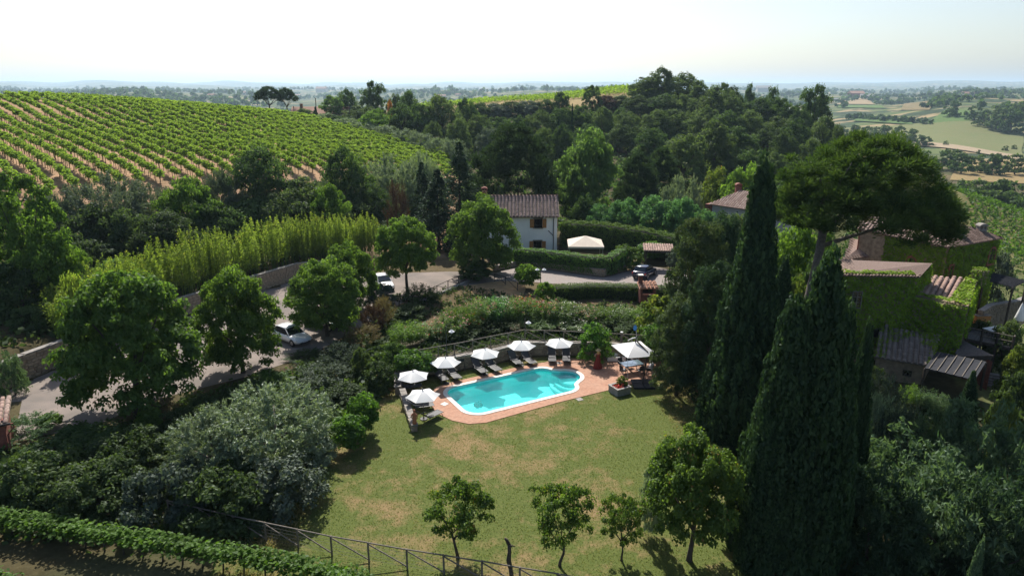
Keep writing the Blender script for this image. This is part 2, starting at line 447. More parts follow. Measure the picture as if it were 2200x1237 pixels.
def copy_tree(root, loc, rotz, label=None, group=None):
    r = root.copy(); COL.objects.link(r); r.location = loc; r.rotation_euler = (0, 0, rotz)
    if label: r['label'] = label
    if group: r['group'] = group
    for ch in list(root.children):
        c = ch.copy(); COL.objects.link(c); c.parent = r
        for g in list(ch.children):
            d = g.copy(); COL.objects.link(d); d.parent = c
    return r
def Rz(a): return Matrix.Rotation(a, 3, 'Z')

def quad_mesh(name, V, tint):
    n = len(V) // 4
    me = bpy.data.meshes.new(name)
    me.vertices.add(4 * n); me.vertices.foreach_set('co', np.ascontiguousarray(V, np.float32).ravel())
    me.loops.add(4 * n); me.loops.foreach_set('vertex_index', np.arange(4 * n, dtype=np.int32))
    me.polygons.add(n); me.polygons.foreach_set('loop_start', np.arange(0, 4 * n, 4, dtype=np.int32))
    a = me.attributes.new('tint', 'FLOAT', 'FACE'); a.data.foreach_set('value', np.ascontiguousarray(np.clip(tint, 0, 1), np.float32))
    me.update(calc_edges=True)
    return me
def grid_mesh(name, X, Y, Z):
    """regular grid sheet, arrays (ny, nx)"""
    ny, nx = X.shape
    me = bpy.data.meshes.new(name)
    V = np.stack([X, Y, Z], -1).reshape(-1, 3).astype(np.float32)
    i = np.arange(ny * nx).reshape(ny, nx)
    F = np.stack([i[:-1, :-1], i[:-1, 1:], i[1:, 1:], i[1:, :-1]], -1).reshape(-1, 4).astype(np.int32)
    me.vertices.add(len(V)); me.vertices.foreach_set('co', V.ravel())
    me.loops.add(F.size); me.loops.foreach_set('vertex_index', F.ravel())
    me.polygons.add(len(F)); me.polygons.foreach_set('loop_start', np.arange(0, F.size, 4, dtype=np.int32))
    me.update(calc_edges=True)
    me.polygons.foreach_set('use_smooth', np.ones(len(F), bool))
    return me
def unit(a): return a / np.maximum(np.linalg.norm(a, axis=-1, keepdims=True), 1e-9)
def rdir(n): return unit(rng.normal(size=(n, 3)))

ASP = [1.0]      # height over width of the plant being made, so that its leaves keep their shape once it is scaled
def leaf_quads(C, N, L, W, axis=None, spread=.5):
    """one lozenge leaf per point: C centres, N face normals, optional long axis"""
    n = len(C)
    N = unit(N)
    if axis is None: T = rng.normal(size=(n, 3))
    else: T = axis + rng.normal(size=(n, 3)) * spread
    T = unit(T - (T * N).sum(-1, keepdims=True) * N)
    B = np.cross(N, T)
    L = (L * rng.uniform(.65, 1.3, n))[:, None]; W = (W * rng.uniform(.7, 1.25, n))[:, None]
    V = np.empty((n, 4, 3))
    k = np.array([1, 1, 1 / ASP[0]])
    V[:, 0] = C - T * L * .5 * k; V[:, 1] = C + (B * W * .5 - T * L * .06) * k
    V[:, 2] = C + T * L * .5 * k; V[:, 3] = C - (B * W * .5 + T * L * .06) * k
    return V.reshape(-1, 3)

# ------------------------------------------------------------------ plant prototypes, all in a unit box: width 1, height 1
def blob_leaves(C, R, per, L, W, flat=.8, up=.35, axis_out=False, rndn=.55):
    """leaves on and inside rounded clumps"""
    Vs = []; Ts = []
    for c, r in zip(C, R):
        k = max(6, int(per * rng.uniform(.75, 1.25)))
        d = rdir(k)
        d[:, 2] = np.where(d[:, 2] < -.3, -d[:, 2] * .6, d[:, 2])
        rad = rng.uniform(.35, 1.05, k) ** .6 * r
        p = c + d * rad[:, None] * np.array([1, 1, flat])
        N = d + rng.normal(size=(k, 3)) * rndn + np.array([0, 0, up])
        Vs.append(leaf_quads(p, N, L, W, d if axis_out else None))
        Ts.append(np.clip(rng.normal(.45, .12) + rng.normal(0, .18, k), 0, 1))
    return np.concatenate(Vs), np.concatenate(Ts)

def trunk_mb(zc, r0=.035, lean=.03, limbs=7, reach=.3, ztop=.85):
    mb = MB()
    a = random.uniform(0, 6.28)
    pts = [(lean * math.cos(a) * t * 2 * math.sin(3 * t), lean * math.sin(a) * t * 2, zc * t) for t in (0, .15, .5, .8, 1.0)]
    mb.tube([(pts[0][0], pts[0][1], -.03)] + pts[1:], [r0 * 1.5, r0 * 1.05, r0 * .85, r0 * .75, r0 * .6], 8)
    top = Vector(pts[-1])
    for k in range(limbs):
        b = 6.28 * k / limbs + random.uniform(-.4, .4)
        st = Vector(pts[2]).lerp(top, random.uniform(.3, 1.0))
        en = Vector((reach * math.cos(b) * random.uniform(.6, 1.15), reach * math.sin(b) * random.uniform(.6, 1.15), random.uniform(zc + .08, ztop)))
        md = st.lerp(en, .5) + Vector((0, 0, random.uniform(-.04, .05)))
        mb.tube([st, md, en], [r0 * .5, r0 * .33, r0 * .12], 5)
    return mb.mesh('trunk', True)

def crown_broad(nb=95, per=120, L=.034, W=.023, zb=.2, rb=.115, lump=.14, flat=.85, taper=0.0, fill=.35, up=.35):
    C = []; R = []
    ph = rng.uniform(0, 6.28, 6)
    zc = (1 + zb) / 2; hz = (1 - zb) / 2
    for i in range(nb):
        d = rdir(1)[0]
        if rng.random() < .25: d[2] = abs(d[2])
        s = 1 + lump * (math.sin(3 * math.atan2(d[1], d[0]) + ph[0]) * .5 + math.sin(2 * d[2] * 3 + ph[1]) * .5 + math.sin(5 * math.atan2(d[1], d[0]) + ph[2]) * .35)
        f = rng.uniform(fill, 1) ** .45
        r = rb * rng.uniform(.6, 1.25)
        wid = 1 - taper * max(0, d[2] * f)
        C.append(np.array([d[0] * (.5 - r * .8) * f * s * wid, d[1] * (.5 - r * .8) * f * s * wid, zc + d[2] * (hz - r * .8) * f * (s * .5 + .5)]))
        R.append(r)
    V, T = blob_leaves(C, R, per, L, W, flat, up)
    return quad_mesh('crown', V, T)

def crown_dome(nb=150, per=90, L=.036, W=.026, rb=.10, lobes=9, lr=.245, zb=.0, flat=.95, up=.5, asp=1.0):
    """full crown made of big rounded boughs, reaching down to zb; the clumps sit on the boughs' outer sides"""
    LC = []; ga = rng.uniform(0, 6.28)
    for i in range(lobes):
        a = ga + i * 2.4 + rng.uniform(-.4, .4); t = (i + .5) / lobes
        r = lr * rng.uniform(.75, 1.25)
        z = zb + r * .8 + (1 - zb - r * 1.75) * t
        R_ = (.5 - r * .9) * math.sqrt(max(0, 1 - max(0, t - .25) ** 1.8 * 1.25)) * rng.uniform(.85, 1.1)
        LC.append((np.array([R_ * math.cos(a), R_ * math.sin(a), z]), r))
    for i in range(5):
        a = ga + i * 1.257 + .6; LC.append((np.array([.30 * math.cos(a), .30 * math.sin(a), zb + lr * .62]), lr * .9))
    LC.append((np.array([rng.normal() * .04, rng.normal() * .04, 1 - lr * .95]), lr))
    for zc_ in (.3, .5, .66): LC.append((np.array([0, 0, zb + (1 - zb) * zc_]), lr * 1.3))
    C = []; R = []
    for i in range(nb):
        c, r = LC[i % len(LC)]
        d = rdir(1)[0]
        if d[2] < -.35: d[2] = -d[2]
        out = np.array([c[0], c[1], 0]); out = out / (np.linalg.norm(out) + .05)
        d = unit(d + out * .45)
        f = rng.uniform(.62, .98)
        C.append(c + d * r * f * np.array([1, 1, .95])); R.append(rb * rng.uniform(.6, 1.25))
    V, T = blob_leaves(C, R, per, L, W, flat, up)
    V[:, 2] = np.maximum(V[:, 2], 0)
    return quad_mesh('crown', V, T)

def crown_spray(nb=120, per=90, L=.045, W=.010, zb=.12, rb=.10, upw=.7, flat=1.0, lump=.2):
    """wispy crown of upward sprays (olive, broom, tamarisk)"""
    Vs = []; Ts = []; ph = rng.uniform(0, 6.28, 4)
    zc = (1 + zb) / 2; hz = (1 - zb) / 2
    for i in range(nb):
        d = rdir(1)[0]
        s = 1 + lump * (math.sin(3 * math.atan2(d[1], d[0]) + ph[0]) * .6 + math.sin(4 * d[2] + ph[1]) * .4)
        f = rng.uniform(.3, 1) ** .45
        c = np.array([d[0] * (.5 - rb * .5) * f * s, d[1] * (.5 - rb * .5) * f * s, zc + d[2] * (hz - rb * .6) * f])
        ax = unit(np.array([d[0], d[1], max(d[2], 0) + upw]))
        ns = 5
        for q in range(ns):
            a2 = unit(ax + rng.normal(size=3) * .45)
            k = per // ns
            t = rng.uniform(0, 1, k)
            p = c + a2 * ((t - .3) * rb * 2.0)[:, None] + rng.normal(size=(k, 3)) * rb * .16 * (1.15 - t)[:, None]
            N = rdir(k) + np.array([0, 0, .3])
            Vs.append(leaf_quads(p, N, L, W, a2, .55))
            Ts.append(np.clip(rng.normal(.45, .12) + rng.normal(0, .2, k), 0, 1))
    V = np.concatenate(Vs); V[:, 2] = np.maximum(V[:, 2], .0)
    return quad_mesh('crown', V, np.concatenate(Ts))

def crown_cypress(npl=420, per=34, L=.030, W=.022, top=.74, wob=.10, zb=.02):
    """narrow column of upright plumes"""
    Vs = []; Ts = []; ph = rng.uniform(0, 6.28, 4)
    for i in range(npl):
        z = zb + (1 - zb) * (1 - math.sqrt(rng.random())) if rng.random() < .5 else rng.uniform(zb, .97)
        r = .5 * (1 - z) ** top * (1 - .18 * math.exp(-z / .08)) * (1 + .10 * math.sin(3.1 * min(z * 1.4, 1)))
        a = rng.uniform(0, 6.28)
        r *= 1 + wob * (math.sin(3 * a + ph[0] + 2 * z) + .6 * math.sin(5 * a + ph[1] + 9 * z) + .7 * math.sin(9 * a + ph[2]))
        f = rng.uniform(.66, 1.06)
        hl = rng.uniform(.025, .07)
        wr = rng.uniform(.03, .062)
        c = np.array([r * f * math.cos(a), r * f * math.sin(a), z])
        k = per
        t = rng.uniform(-1, 1, k)
        prof = np.sqrt(np.clip(1 - t * t, 0, 1)) * (1 - .25 * t)
        d = rng.normal(size=(k, 3)); d[:, 2] *= .2; d = unit(d)
        p = c + d * (wr * prof)[:, None] + np.array([math.cos(a) * .01, math.sin(a) * .01, 1]) * (t * hl)[:, None]
        N = d + rng.normal(size=(k, 3)) * .45 + np.array([math.cos(a) * .5, math.sin(a) * .5, .1])
        q = leaf_quads(p, N, L, W, np.array([math.cos(a) * .25, math.sin(a) * .25, 1.0]), .35)
        Vs.append(q); Ts.append(np.clip(rng.normal(.38, .22) + t * .22 + rng.normal(0, .15, k), 0, 1))
    return Vs, Ts
def cypress_mesh(aspect=.28, **kw):
    """aspect = width / height, keeps the sprays upright and of even size once scaled"""
    Vs, Ts = crown_cypress(**kw)
    return quad_mesh('crown', np.concatenate(Vs), np.concatenate(Ts))

def crown_conifer(tiers=22, per=46, L=.050, W=.016, droop=.35, zb=.04, top=1.0, rag=.25, nbr=11):
    Vs = []; Ts = []
    for i in range(tiers):
        z = zb + (1 - zb) * (i / tiers) ** .95
        R = .5 * (1 - (z - zb) / (1 - zb)) ** top + .015
        for b in range(nbr if R > .12 else 6):
            a = rng.uniform(0, 6.28); Rb = R * rng.uniform(1 - rag, 1 + rag * .35)
            k = max(8, int(per * (.35 + R)))
            t = rng.uniform(.15, 1, k) ** .7
            rad = t * Rb
            ax = np.array([math.cos(a), math.sin(a), 0])
            side = np.array([-math.sin(a), math.cos(a), 0])
            wsp = rng.normal(size=k) * Rb * .15 * (1.2 - t)
            p = ax * rad[:, None] + side * wsp[:, None]
            p[:, 2] = z + .05 - droop * .35 * rad * t + rng.normal(size=k) * .012
            N = np.array([0, 0, 1.]) + rng.normal(size=(k, 3)) * .55
            Vs.append(leaf_quads(p, N, L, W, ax + np.array([0, 0, -.25]), .5))
            Ts.append(np.clip(rng.normal(.42, .14) + rng.normal(0, .16, k), 0, 1))
    return quad_mesh('crown', np.concatenate(Vs), np.concatenate(Ts))

def crown_pine(nb=130, per=110, L=.034, W=.006, zb=.55, dome=True, rb=.062):
    """parasol of needle tufts, flat beneath and domed on top"""
    Vs = []; Ts = []; ph = rng.uniform(0, 6.28, 3)
    for i in range(nb):
        a = rng.uniform(0, 6.28); rr = math.sqrt(rng.random())
        edge = 1 + .10 * math.sin(3 * a + ph[0]) + .07 * math.sin(7 * a + ph[1])
        x = .46 * rr * edge * math.cos(a); y = .46 * rr * edge * math.sin(a)
        ztop = zb + (1 - zb - .05) * math.sqrt(max(0, 1 - (rr * .97) ** 2.2))
        z = ztop - (rng.random() ** 2.0) * (ztop - zb) * .75
        c = np.array([x, y, z]); r = rb * rng.uniform(.7, 1.25)
        k = int(per * rng.uniform(.8, 1.2))
        d = rdir(k); d[:, 2] = np.abs(d[:, 2]) * .9 + rng.normal(size=k) * .25
        d = unit(d)
        p = c + d * (rng.uniform(.35, 1, k) * r)[:, None] * np.array([1, 1, .9])
        N = np.cross(d, rdir(k))
        Vs.append(leaf_quads(p, N, L, W, d, .25)); Ts.append(np.clip(rng.normal(.42, .13) + rng.normal(0, .16, k) + d[:, 2] * .12, 0, 1))
    return quad_mesh('crown', np.concatenate(Vs), np.concatenate(Ts))

def trunk_pine(zb=.55, fork=.42):
    mb = MB()
    mb.tube([(0, 0, -.03), (.008, 0, .15), (-.004, .006, .3), (.006, 0, fork)], [.034, .026, .023, .022], 9)
    for k in range(9):
        a = 6.28 * k / 9 + random.uniform(-.25, .25); r = random.uniform(.2, .4)
        mb.tube([(.006, 0, fork - random.uniform(0, .05)), (r * .45 * math.cos(a), r * .45 * math.sin(a), fork + .09), (r * math.cos(a), r * math.sin(a), zb + random.uniform(.05, .2))], [.013, .009, .004], 5)
    return mb.mesh('trunk', True)

def crown_bamboo(nc=34, per=120, L=.050, W=.017):
    Vs = []; Ts = []; mb = MB()
    for i in range(nc):
        a = rng.uniform(0, 6.28); r = .38 * math.sqrt(rng.random())
        hgt = rng.uniform(.62, 1.0); ln = rng.uniform(.02, .12); b = rng.uniform(0, 6.28)
        base = np.array([r * math.cos(a), r * math.sin(a), 0])
        tip = base + np.array([math.cos(b) * ln, math.sin(b) * ln, hgt])
        mb.tube([base, base * .4 + tip * .6 - np.array([0, 0, .0]), tip], [.010, .008, .002], 4, False)
        k = int(per * rng.uniform(.7, 1.3))
        t = rng.uniform(.16, 1, k) ** .8
        w = .13 * np.clip(np.minimum((t - .1) * 3, (1.04 - t) * 2.6), .08, 1)
        d = rng.normal(size=(k, 3)); d[:, 2] = 0; d = unit(d)
        p = base + (tip - base) * t[:, None] + d * (w * rng.uniform(.15, 1, k))[:, None]
        p[:, 2] -= .02
        N = rdir(k) * .8 + np.array([0, 0, .5]) + d * .3
        Vs.append(leaf_quads(p, N, L, W, d + np.array([0, 0, .5]), .5))
        Ts.append(np.clip(rng.normal(.45, .13) + rng.normal(0, .18, k) + (t - .6) * .3, 0, 1))
    return quad_mesh('foliage', np.concatenate(Vs), np.concatenate(Ts)), mb.mesh('culms', True)

def crown_upright(nsp=70, per=70, L=.075, W=.018, spreadr=.36):
    """shrub of upright leafy shoots (oleander, rosemary)"""
    Vs = []; Ts = []; tips = []
    for i in range(nsp):
        a = rng.uniform(0, 6.28); r = spreadr * math.sqrt(rng.random())
        base = np.array([r * .55 * math.cos(a), r * .55 * math.sin(a), .02])
        hgt = rng.uniform(.68, 1.0) * (1 - .25 * (r / spreadr) ** 2)
        tip = np.array([r * 1.25 * math.cos(a) + rng.normal() * .03, r * 1.25 * math.sin(a) + rng.normal() * .03, hgt])
        tips.append(tip)
        k = per; t = rng.uniform(.12, 1, k)
        p = base + (tip - base) * t[:, None] + rng.normal(size=(k, 3)) * .032
        d = rdir(k); d[:, 2] = np.abs(d[:, 2])
        N = np.cross(d, rdir(k)) + np.array([0, 0, .3])
        Vs.append(leaf_quads(p, N, L, W, d + np.array([0, 0, .6]), .35)); Ts.append(np.clip(rng.normal(.45, .12) + rng.normal(0, .18, k), 0, 1))
    return quad_mesh('foliage', np.concatenate(Vs), np.concatenate(Ts)), np.array(tips)
def flower_heads(tips, frac, per=9, L=.045):
    sel = tips[rng.random(len(tips)) < frac]
    Vs = []
    for t in sel:
        p = t + rng.normal(size=(per, 3)) * np.array([.028, .028, .022])
        Vs.append(leaf_quads(p, rdir(per) + np.array([0, -.3, .6]), L, L * .8))
    V = np.concatenate(Vs); return quad_mesh('flowers', V, rng.random(len(V) // 4))

def crown_juniper(nb=95, per=95, L=.040, W=.012, zb=.0):
    """spreading scaly sprays, arching outwards"""
    Vs = []; Ts = []
    for i in range(nb):
        d = rdir(1)[0]; d[2] = abs(d[2]) * 1.0
        f = rng.uniform(.35, 1) ** .5
        c = np.array([d[0] * .42 * f, d[1] * .42 * f, zb + .06 + d[2] * .84 * f])
        az = np.array([d[0], d[1], 0]); az = az / (np.linalg.norm(az) + 1e-6)
        for q in range(4):
            a2 = unit(az + rng.normal(size=3) * .5 + np.array([0, 0, .35]))
            k = per // 4; t = rng.uniform(-.3, 1, k)
            p = c + a2 * (t * .13)[:, None] + rng.normal(size=(k, 3)) * .022 * (1.25 - t)[:, None]
            p[:, 2] -= np.maximum(t, 0) ** 2 * .03
            Vs.append(leaf_quads(p, rdir(k) * .7 + np.array([0, 0, .7]), L, W, a2, .45)); Ts.append(np.clip(rng.normal(.42, .12) + rng.normal(0, .17, k) + t * .12, 0, 1))
    V = np.concatenate(Vs); V[:, 2] = np.maximum(V[:, 2], 0)
    return quad_mesh('crown', V, np.concatenate(Ts))

PROTO = {}
def _fit(me):
    n = len(me.vertices); v = np.empty(n * 3, np.float32); me.vertices.foreach_get('co', v); v = v.reshape(-1, 3)
    r = np.percentile(np.hypot(v[:, 0], v[:, 1]), 98.0); v[:, :2] *= .5 / r; v[:, 2] /= np.percentile(v[:, 2], 99.7)
    me.vertices.foreach_set('co', v.ravel()); me.update()
def proto(key, crowns, trunks=()):
    PROTO[key] = (list(crowns), list(trunks))
    for c in PROTO[key][0]: _fit(c)
def many(n, asp, fn):
    ASP[0] = asp; r = [fn() for _ in range(n)]; ASP[0] = 1.0; return r
proto('linden', many(3, .85, lambda: crown_dome(400, 105, .026, .021, .075, 22, .18, .06, 1.05)), [trunk_mb(.34, .026, .02, 8, .32, .8) for _ in range(2)])
proto('linden_up', many(2, 1.0, lambda: crown_dome(330, 105, .028, .022, .075, 19, .18, .24, 1.0)), [trunk_mb(.40, .026, .02, 8, .32, .8)])
proto('oak', many(4, .75, lambda: crown_dome(150, 90, .034, .025, .10, 9, .245, 0, 1.15)), [trunk_mb(.34, .030, .03, 7, .3, .75) for _ in range(2)])
proto('oak_low', many(3, .45, lambda: crown_dome(150, 90, .034, .025, .095, 13, .22, 0, 1.5)), [trunk_mb(.3, .03, .03, 6, .3, .6)])
proto('oak_tall', many(2, 1.0, lambda: crown_dome(190, 105, .032, .024, .075, 16, .17, .05)), [trunk_mb(.40, .030, .03, 7, .28, .8)])
proto('acacia', many(2, .75, lambda: crown_broad(120, 105, .036, .021, .04, .10, .26, .95, .1, .3, .5)), [trunk_mb(.34, .026, .05, 8, .33, .8)])
proto('bush', many(3, .7, lambda: crown_dome(80, 85, .050, .034, .13, 8, .25, 0, 1.1)))
proto('bush_low', many(3, .45, lambda: crown_dome(95, 90, .042, .029, .11, 11, .22, 0, 1.5)))
proto('laurel', many(2, .85, lambda: crown_broad(70, 90, .072, .034, .0, .14, .18)))
proto('olive', many(2, .78, lambda: crown_spray(200, 130, .036, .011, .0, .10)), [trunk_mb(.28, .035, .05, 6, .28, .6)])
proto('olive_far', many(2, .6, lambda: crown_spray(90, 65, .060, .020, .0, .12)), [trunk_mb(.25, .035, .05, 5, .25, .6)])
proto('broom', many(2, 1.0, lambda: crown_spray(80, 85, .060, .010, .0, .13, 1.2)))
proto('grey', many(2, .6, lambda: crown_spray(100, 90, .046, .014, .0, .12, .5)))
proto('cypress', many(2, 3.5, lambda: cypress_mesh(npl=900, per=34, L=.062, W=.036)), [trunk_mb(.2, .04, .0, 0)])
proto('cypress_full', many(2, 2.9, lambda: cypress_mesh(npl=1100, per=36, L=.055, W=.032, top=.56)), [trunk_mb(.2, .04, .0, 0)])
proto('shaggy', many(2, 2.0, lambda: crown_dome(300, 90, .060, .016, .10, 22, .20, .0, .6, .1)), [trunk_mb(.5, .03, .0, 4)])
proto('cypress_far', many(1, 3.5, lambda: cypress_mesh(npl=150, per=20, L=.17, W=.12)), [trunk_mb(.2, .04, .0, 0)])
proto('conifer', many(2, 1.6, lambda: crown_conifer(26, 56, .052, .020, .35, .0, .85, .25, 12)), [trunk_mb(.7, .022, .0, 0)])
proto('redcedar', many(2, 2.2, lambda: crown_conifer(36, 64, .055, .024, -.6, .0, .5, .5, 13)), [trunk_mb(.6, .02, .0, 0)])
proto('stonepine', many(2, .8, lambda: crown_pine(170, 120, .040, .010, .12, True, .085)), [trunk_pine(.3, .25)])
proto('parasol', many(1, .9, lambda: crown_pine(120, 80, .050, .016, .50, True, .085)), [trunk_pine(.55, .40)])
ASP[0] = 1.4
BAMBOO = [crown_bamboo() for _ in range(3)]
ASP[0] = 1.0
OLEANDER = [crown_upright() for _ in range(3)]
proto('juniper', many(2, .6, lambda: crown_juniper(120, 105, .038, .013)), [trunk_mb(.4, .02, .03, 4, .2, .6)])
proto('fruit', many(3, 1.1, lambda: crown_broad(80, 90, .048, .024, .20, .095, .34, .9, -.05, .45)), [trunk_mb(.36, .022, .06, 6, .28, .8) for _ in range(2)])
proto('valley', many(3, .7, lambda: crown_dome(40, 46, .080, .056, .13, 6, .24)), [trunk_mb(.3, .03, .02, 3, .2, .6)])
ROSEMARY = crown_upright(60, 50, .085, .016, .40)

_cnt = {}
def plant(name, pk, px, py, w, dist, label, cat='tree', m=None, group=None, base=None, stretch=1.0, bark='bark', rot=None):
    """a plant whose top is seen at (px, py), w pixels wide, standing dist metres ahead"""
    x, y, z = Dp(px, py, dist)
    z0 = h(x, y) if base is None else base
    d = _ray(px, py); width = w * (y / d[1]) / FPX
    hh = max(z - z0, .4)
    return plant_at(name, pk, x, y, z0, width, hh, label, cat, m, group, stretch, bark, rot)
def plant_at(name, pk, x, y, z0, width, hh, label, cat='tree', m=None, group=None, stretch=1.0, bark='bark', rot=None):
    if pk + '_low' in PROTO and hh / width < .58: pk = pk + '_low'
    crowns, trunks = PROTO[pk]
    i = _cnt.get(pk, 0); _cnt[pk] = i + 1
    t = thing(name, label, cat, (x, y, z0), 0, group)
    r = rot if rot is not None else rng.uniform(0, 6.28)
    link('crown' if trunks else 'foliage', crowns[i % len(crowns)], m, t, (0, 0, 0), (0, 0, r), (width, width * stretch, hh))
    if trunks: link('trunk', trunks[i % len(trunks)], bark, t, (0, 0, 0), (0, 0, r), (width, width, hh))
    return t

def leaves_on(quads, density, L, W, off=.06, jit=.08):
    """leaves over flat four-cornered surfaces; quads = [(a, b, c, d)], density per square metre"""
    Vs = []; Ts = []
    for q in quads:
        a, b, c, d = [np.array(p, float) for p in q]
        nrm = np.cross(b - a, d - a); area = (np.linalg.norm(nrm) + np.linalg.norm(np.cross(b - c, d - c))) / 2
        nrm = nrm / (np.linalg.norm(nrm) + 1e-9)
        n = int(area * density)
        if n < 1: continue
        s = rng.random(n)[:, None]; t = rng.random(n)[:, None]
        p = a * (1 - s) * (1 - t) + b * s * (1 - t) + c * s * t + d * (1 - s) * t
        lump = .5 + .5 * np.sin(p[:, :1] * 3.1 + p[:, 2:] * 2.3) * np.sin(p[:, 1:2] * 2.7 - p[:, 2:] * 3.7)
        p = p + nrm * (off * rng.uniform(.1, 1.2, n)[:, None] + lump * jit) + rng.normal(size=(n, 3)) * .03
        Vs.append(leaf_quads(p, nrm + rng.normal(size=(n, 3)) * .55 + np.array([0, 0, .7]), L, W))
        Ts.append(np.clip(.25 + .4 * lump[:, 0] + rng.normal(0, .18, n), 0, 1))
    return quad_mesh('leaves', np.concatenate(Vs), np.concatenate(Ts))

def hedge(name, pts, width, hgt, label, m='hedge', density=150, L=.16, W=.10, z=0.0, cat='hedge', top_wild=0.0, zs=None):
    """clipped hedge along a line: a leafy skin over a dense twiggy core"""
    t = thing(name, label, cat, (0, 0, 0))
    core = MB(); quads = []
    hs = hgt if isinstance(hgt, (list, tuple)) else [hgt] * len(pts)
    zz = zs if zs else [z] * len(pts)
    n = len(pts); Lp = []; Rp = []
    for i in range(n):
        a = Vector(pts[max(i - 1, 0)]).to_2d(); b = Vector(pts[min(i + 1, n - 1)]).to_2d()
        d = (b - a).normalized(); nn = Vector((-d.y, d.x))
        p = Vector(pts[i]).to_2d()
        Lp.append(p + nn * width / 2); Rp.append(p - nn * width / 2)
    for i in range(n - 1):
        h0, h1 = hs[i], hs[i + 1]; za, zb_ = zz[i], zz[i + 1]
        A, B, C, D_ = Rp[i], Rp[i + 1], Lp[i + 1], Lp[i]
        k = .80
        cA, cB, cC, cD = [(p - (Vector(pts[i]).to_2d() + Vector(pts[i + 1]).to_2d()) / 2) * 1 for p in (A, B, C, D_)]
        mid = (A + B + C + D_) / 4
        shrink = lambda p, q: q + (p - q) * k
        poly = [shrink(A, (A + D_) / 2), shrink(B, (B + C) / 2), shrink(C, (B + C) / 2), shrink(D_, (A + D_) / 2)]
        core.prism([tuple(p) for p in poly], [za, zb_, zb_, za], [za + h0 * .93, zb_ + h1 * .93, zb_ + h1 * .93, za + h0 * .93])
        quads.append(((*A, za), (*B, zb_), (*B, zb_ + h1), (*A, za + h0)))
        quads.append(((*C, zb_), (*D_, za), (*D_, za + h0), (*C, zb_ + h1)))
        quads.append(((*A, za + h0), (*B, zb_ + h1), (*C, zb_ + h1), (*D_, za + h0)))
    for i, s in ((0, 1), (n - 1, -1)):
        A, D_ = (Rp[i], Lp[i]) if s == -1 else (Lp[i], Rp[i])
        quads.append(((*A, zz[i]), (*D_, zz[i]), (*D_, zz[i] + hs[i]), (*A, zz[i] + hs[i])))
    core.build('branches', 'core', t)
    me = leaves_on(quads, density, L, W, .05, .10 + top_wild)
    o = link('leaves', me, m, t); o['kind'] = 'stuff'
    return t

# ------------------------------------------------------------------ pool outline (local axes: u along the pool, n across it)
UX, UY = math.cos(math.radians(29)), math.sin(math.radians(29))
def UN(u, n): return (u * UX - n * UY, u * UY + n * UX)
def _arc(cu, cn, r, a0, a1, k):
    return [(cu + r * math.cos(math.radians(a0 + (a1 - a0) * i / k)), cn + r * math.sin(math.radians(a0 + (a1 - a0) * i / k))) for i in range(k + 1)]
pool_un = (_arc(19.95, 41.1, 1.5, 180, 270, 9) + _arc(27.2, 40.9, 1.3, -90, -12, 8) + _arc(28.45, 42.45, 1.55, -72, 72, 16)
           + _arc(27.2, 44.0, 1.3, 12, 90, 8) + _arc(19.95, 43.8, 1.5, 90, 180, 9))
def offset_poly(pts, d):
    out = []; n = len(pts)
    for i in range(n):
        a = np.array(pts[i - 1]); b = np.array(pts[(i + 1) % n]); t = b - a; t = t / (np.linalg.norm(t) + 1e-9)
        out.append((pts[i][0] - t[1] * d, pts[i][1] + t[0] * d))     # counter-clockwise outline: inwards
    return out
coping_out = [UN(*p) for p in pool_un]
pool_in = [UN(*p) for p in offset_poly(pool_un, .34)]
deck_poly = [(-4.9, 49.8), (-5.9, 48.95), (-6.35, 47.6), (-6.2, 46.1), (-5.3, 44.4), (-4.2, 43.35), (-3.0, 42.85), (-1.8, 43.05), (3.46, 46.25),
             (7.95, 48.65), (12.4, 51.2), (13.6, 53.2), (12.6, 55.0), (8.2, 55.2), (6.4, 54.75), (4.6, 54.9), (2.5, 53.85), (0.07, 52.7)]
lawn_poly = [(-14.5, 27.2), (-6, 25.6), (2, 25.0), (13.4, 25.6), (13.8, 40), (14.2, 52), (13.4, 55.6), (7.2, 56.2), (1.2, 54.9), (-6.4, 50.9), (-8.6, 50.5), (-10.4, 52.5), (-15, 55), (-14.8, 40)]

def sheet(name, outer, z, m, holes=(), kind='structure', parent=None):
    loops = [[Vector((p[0], p[1], z)) for p in outer]] + [[Vector((p[0], p[1], z)) for p in hh] for hh in holes]
    tris = tessellate_polygon(loops)
    V = [tuple(v) for l in loops for v in l]
    F = []
    for t in tris:
        a, b, c = [Vector(V[i]) for i in t]
        F.append(tuple(t) if (b - a).cross(c - a).z > 0 else (t[0], t[2], t[1]))
    me = bpy.data.meshes.new(name); me.from_pydata(V, [], F); me.update()
    o = link(name, me, m, parent)
    if kind: o['kind'] = kind
    return o

def inside(poly, x, y):
    x = np.asarray(x); y = np.asarray(y); r = np.zeros(x.shape, bool); n = len(poly)
    for i in range(n):
        x0, y0 = poly[i]; x1, y1 = poly[(i + 1) % n]
        c = (y0 > y) != (y1 > y)
        with np.errstate(divide='ignore', invalid='ignore'):
            r ^= c & (x < (x1 - x0) * (y - y0) / (y1 - y0 + 1e-12) + x0)
    return r

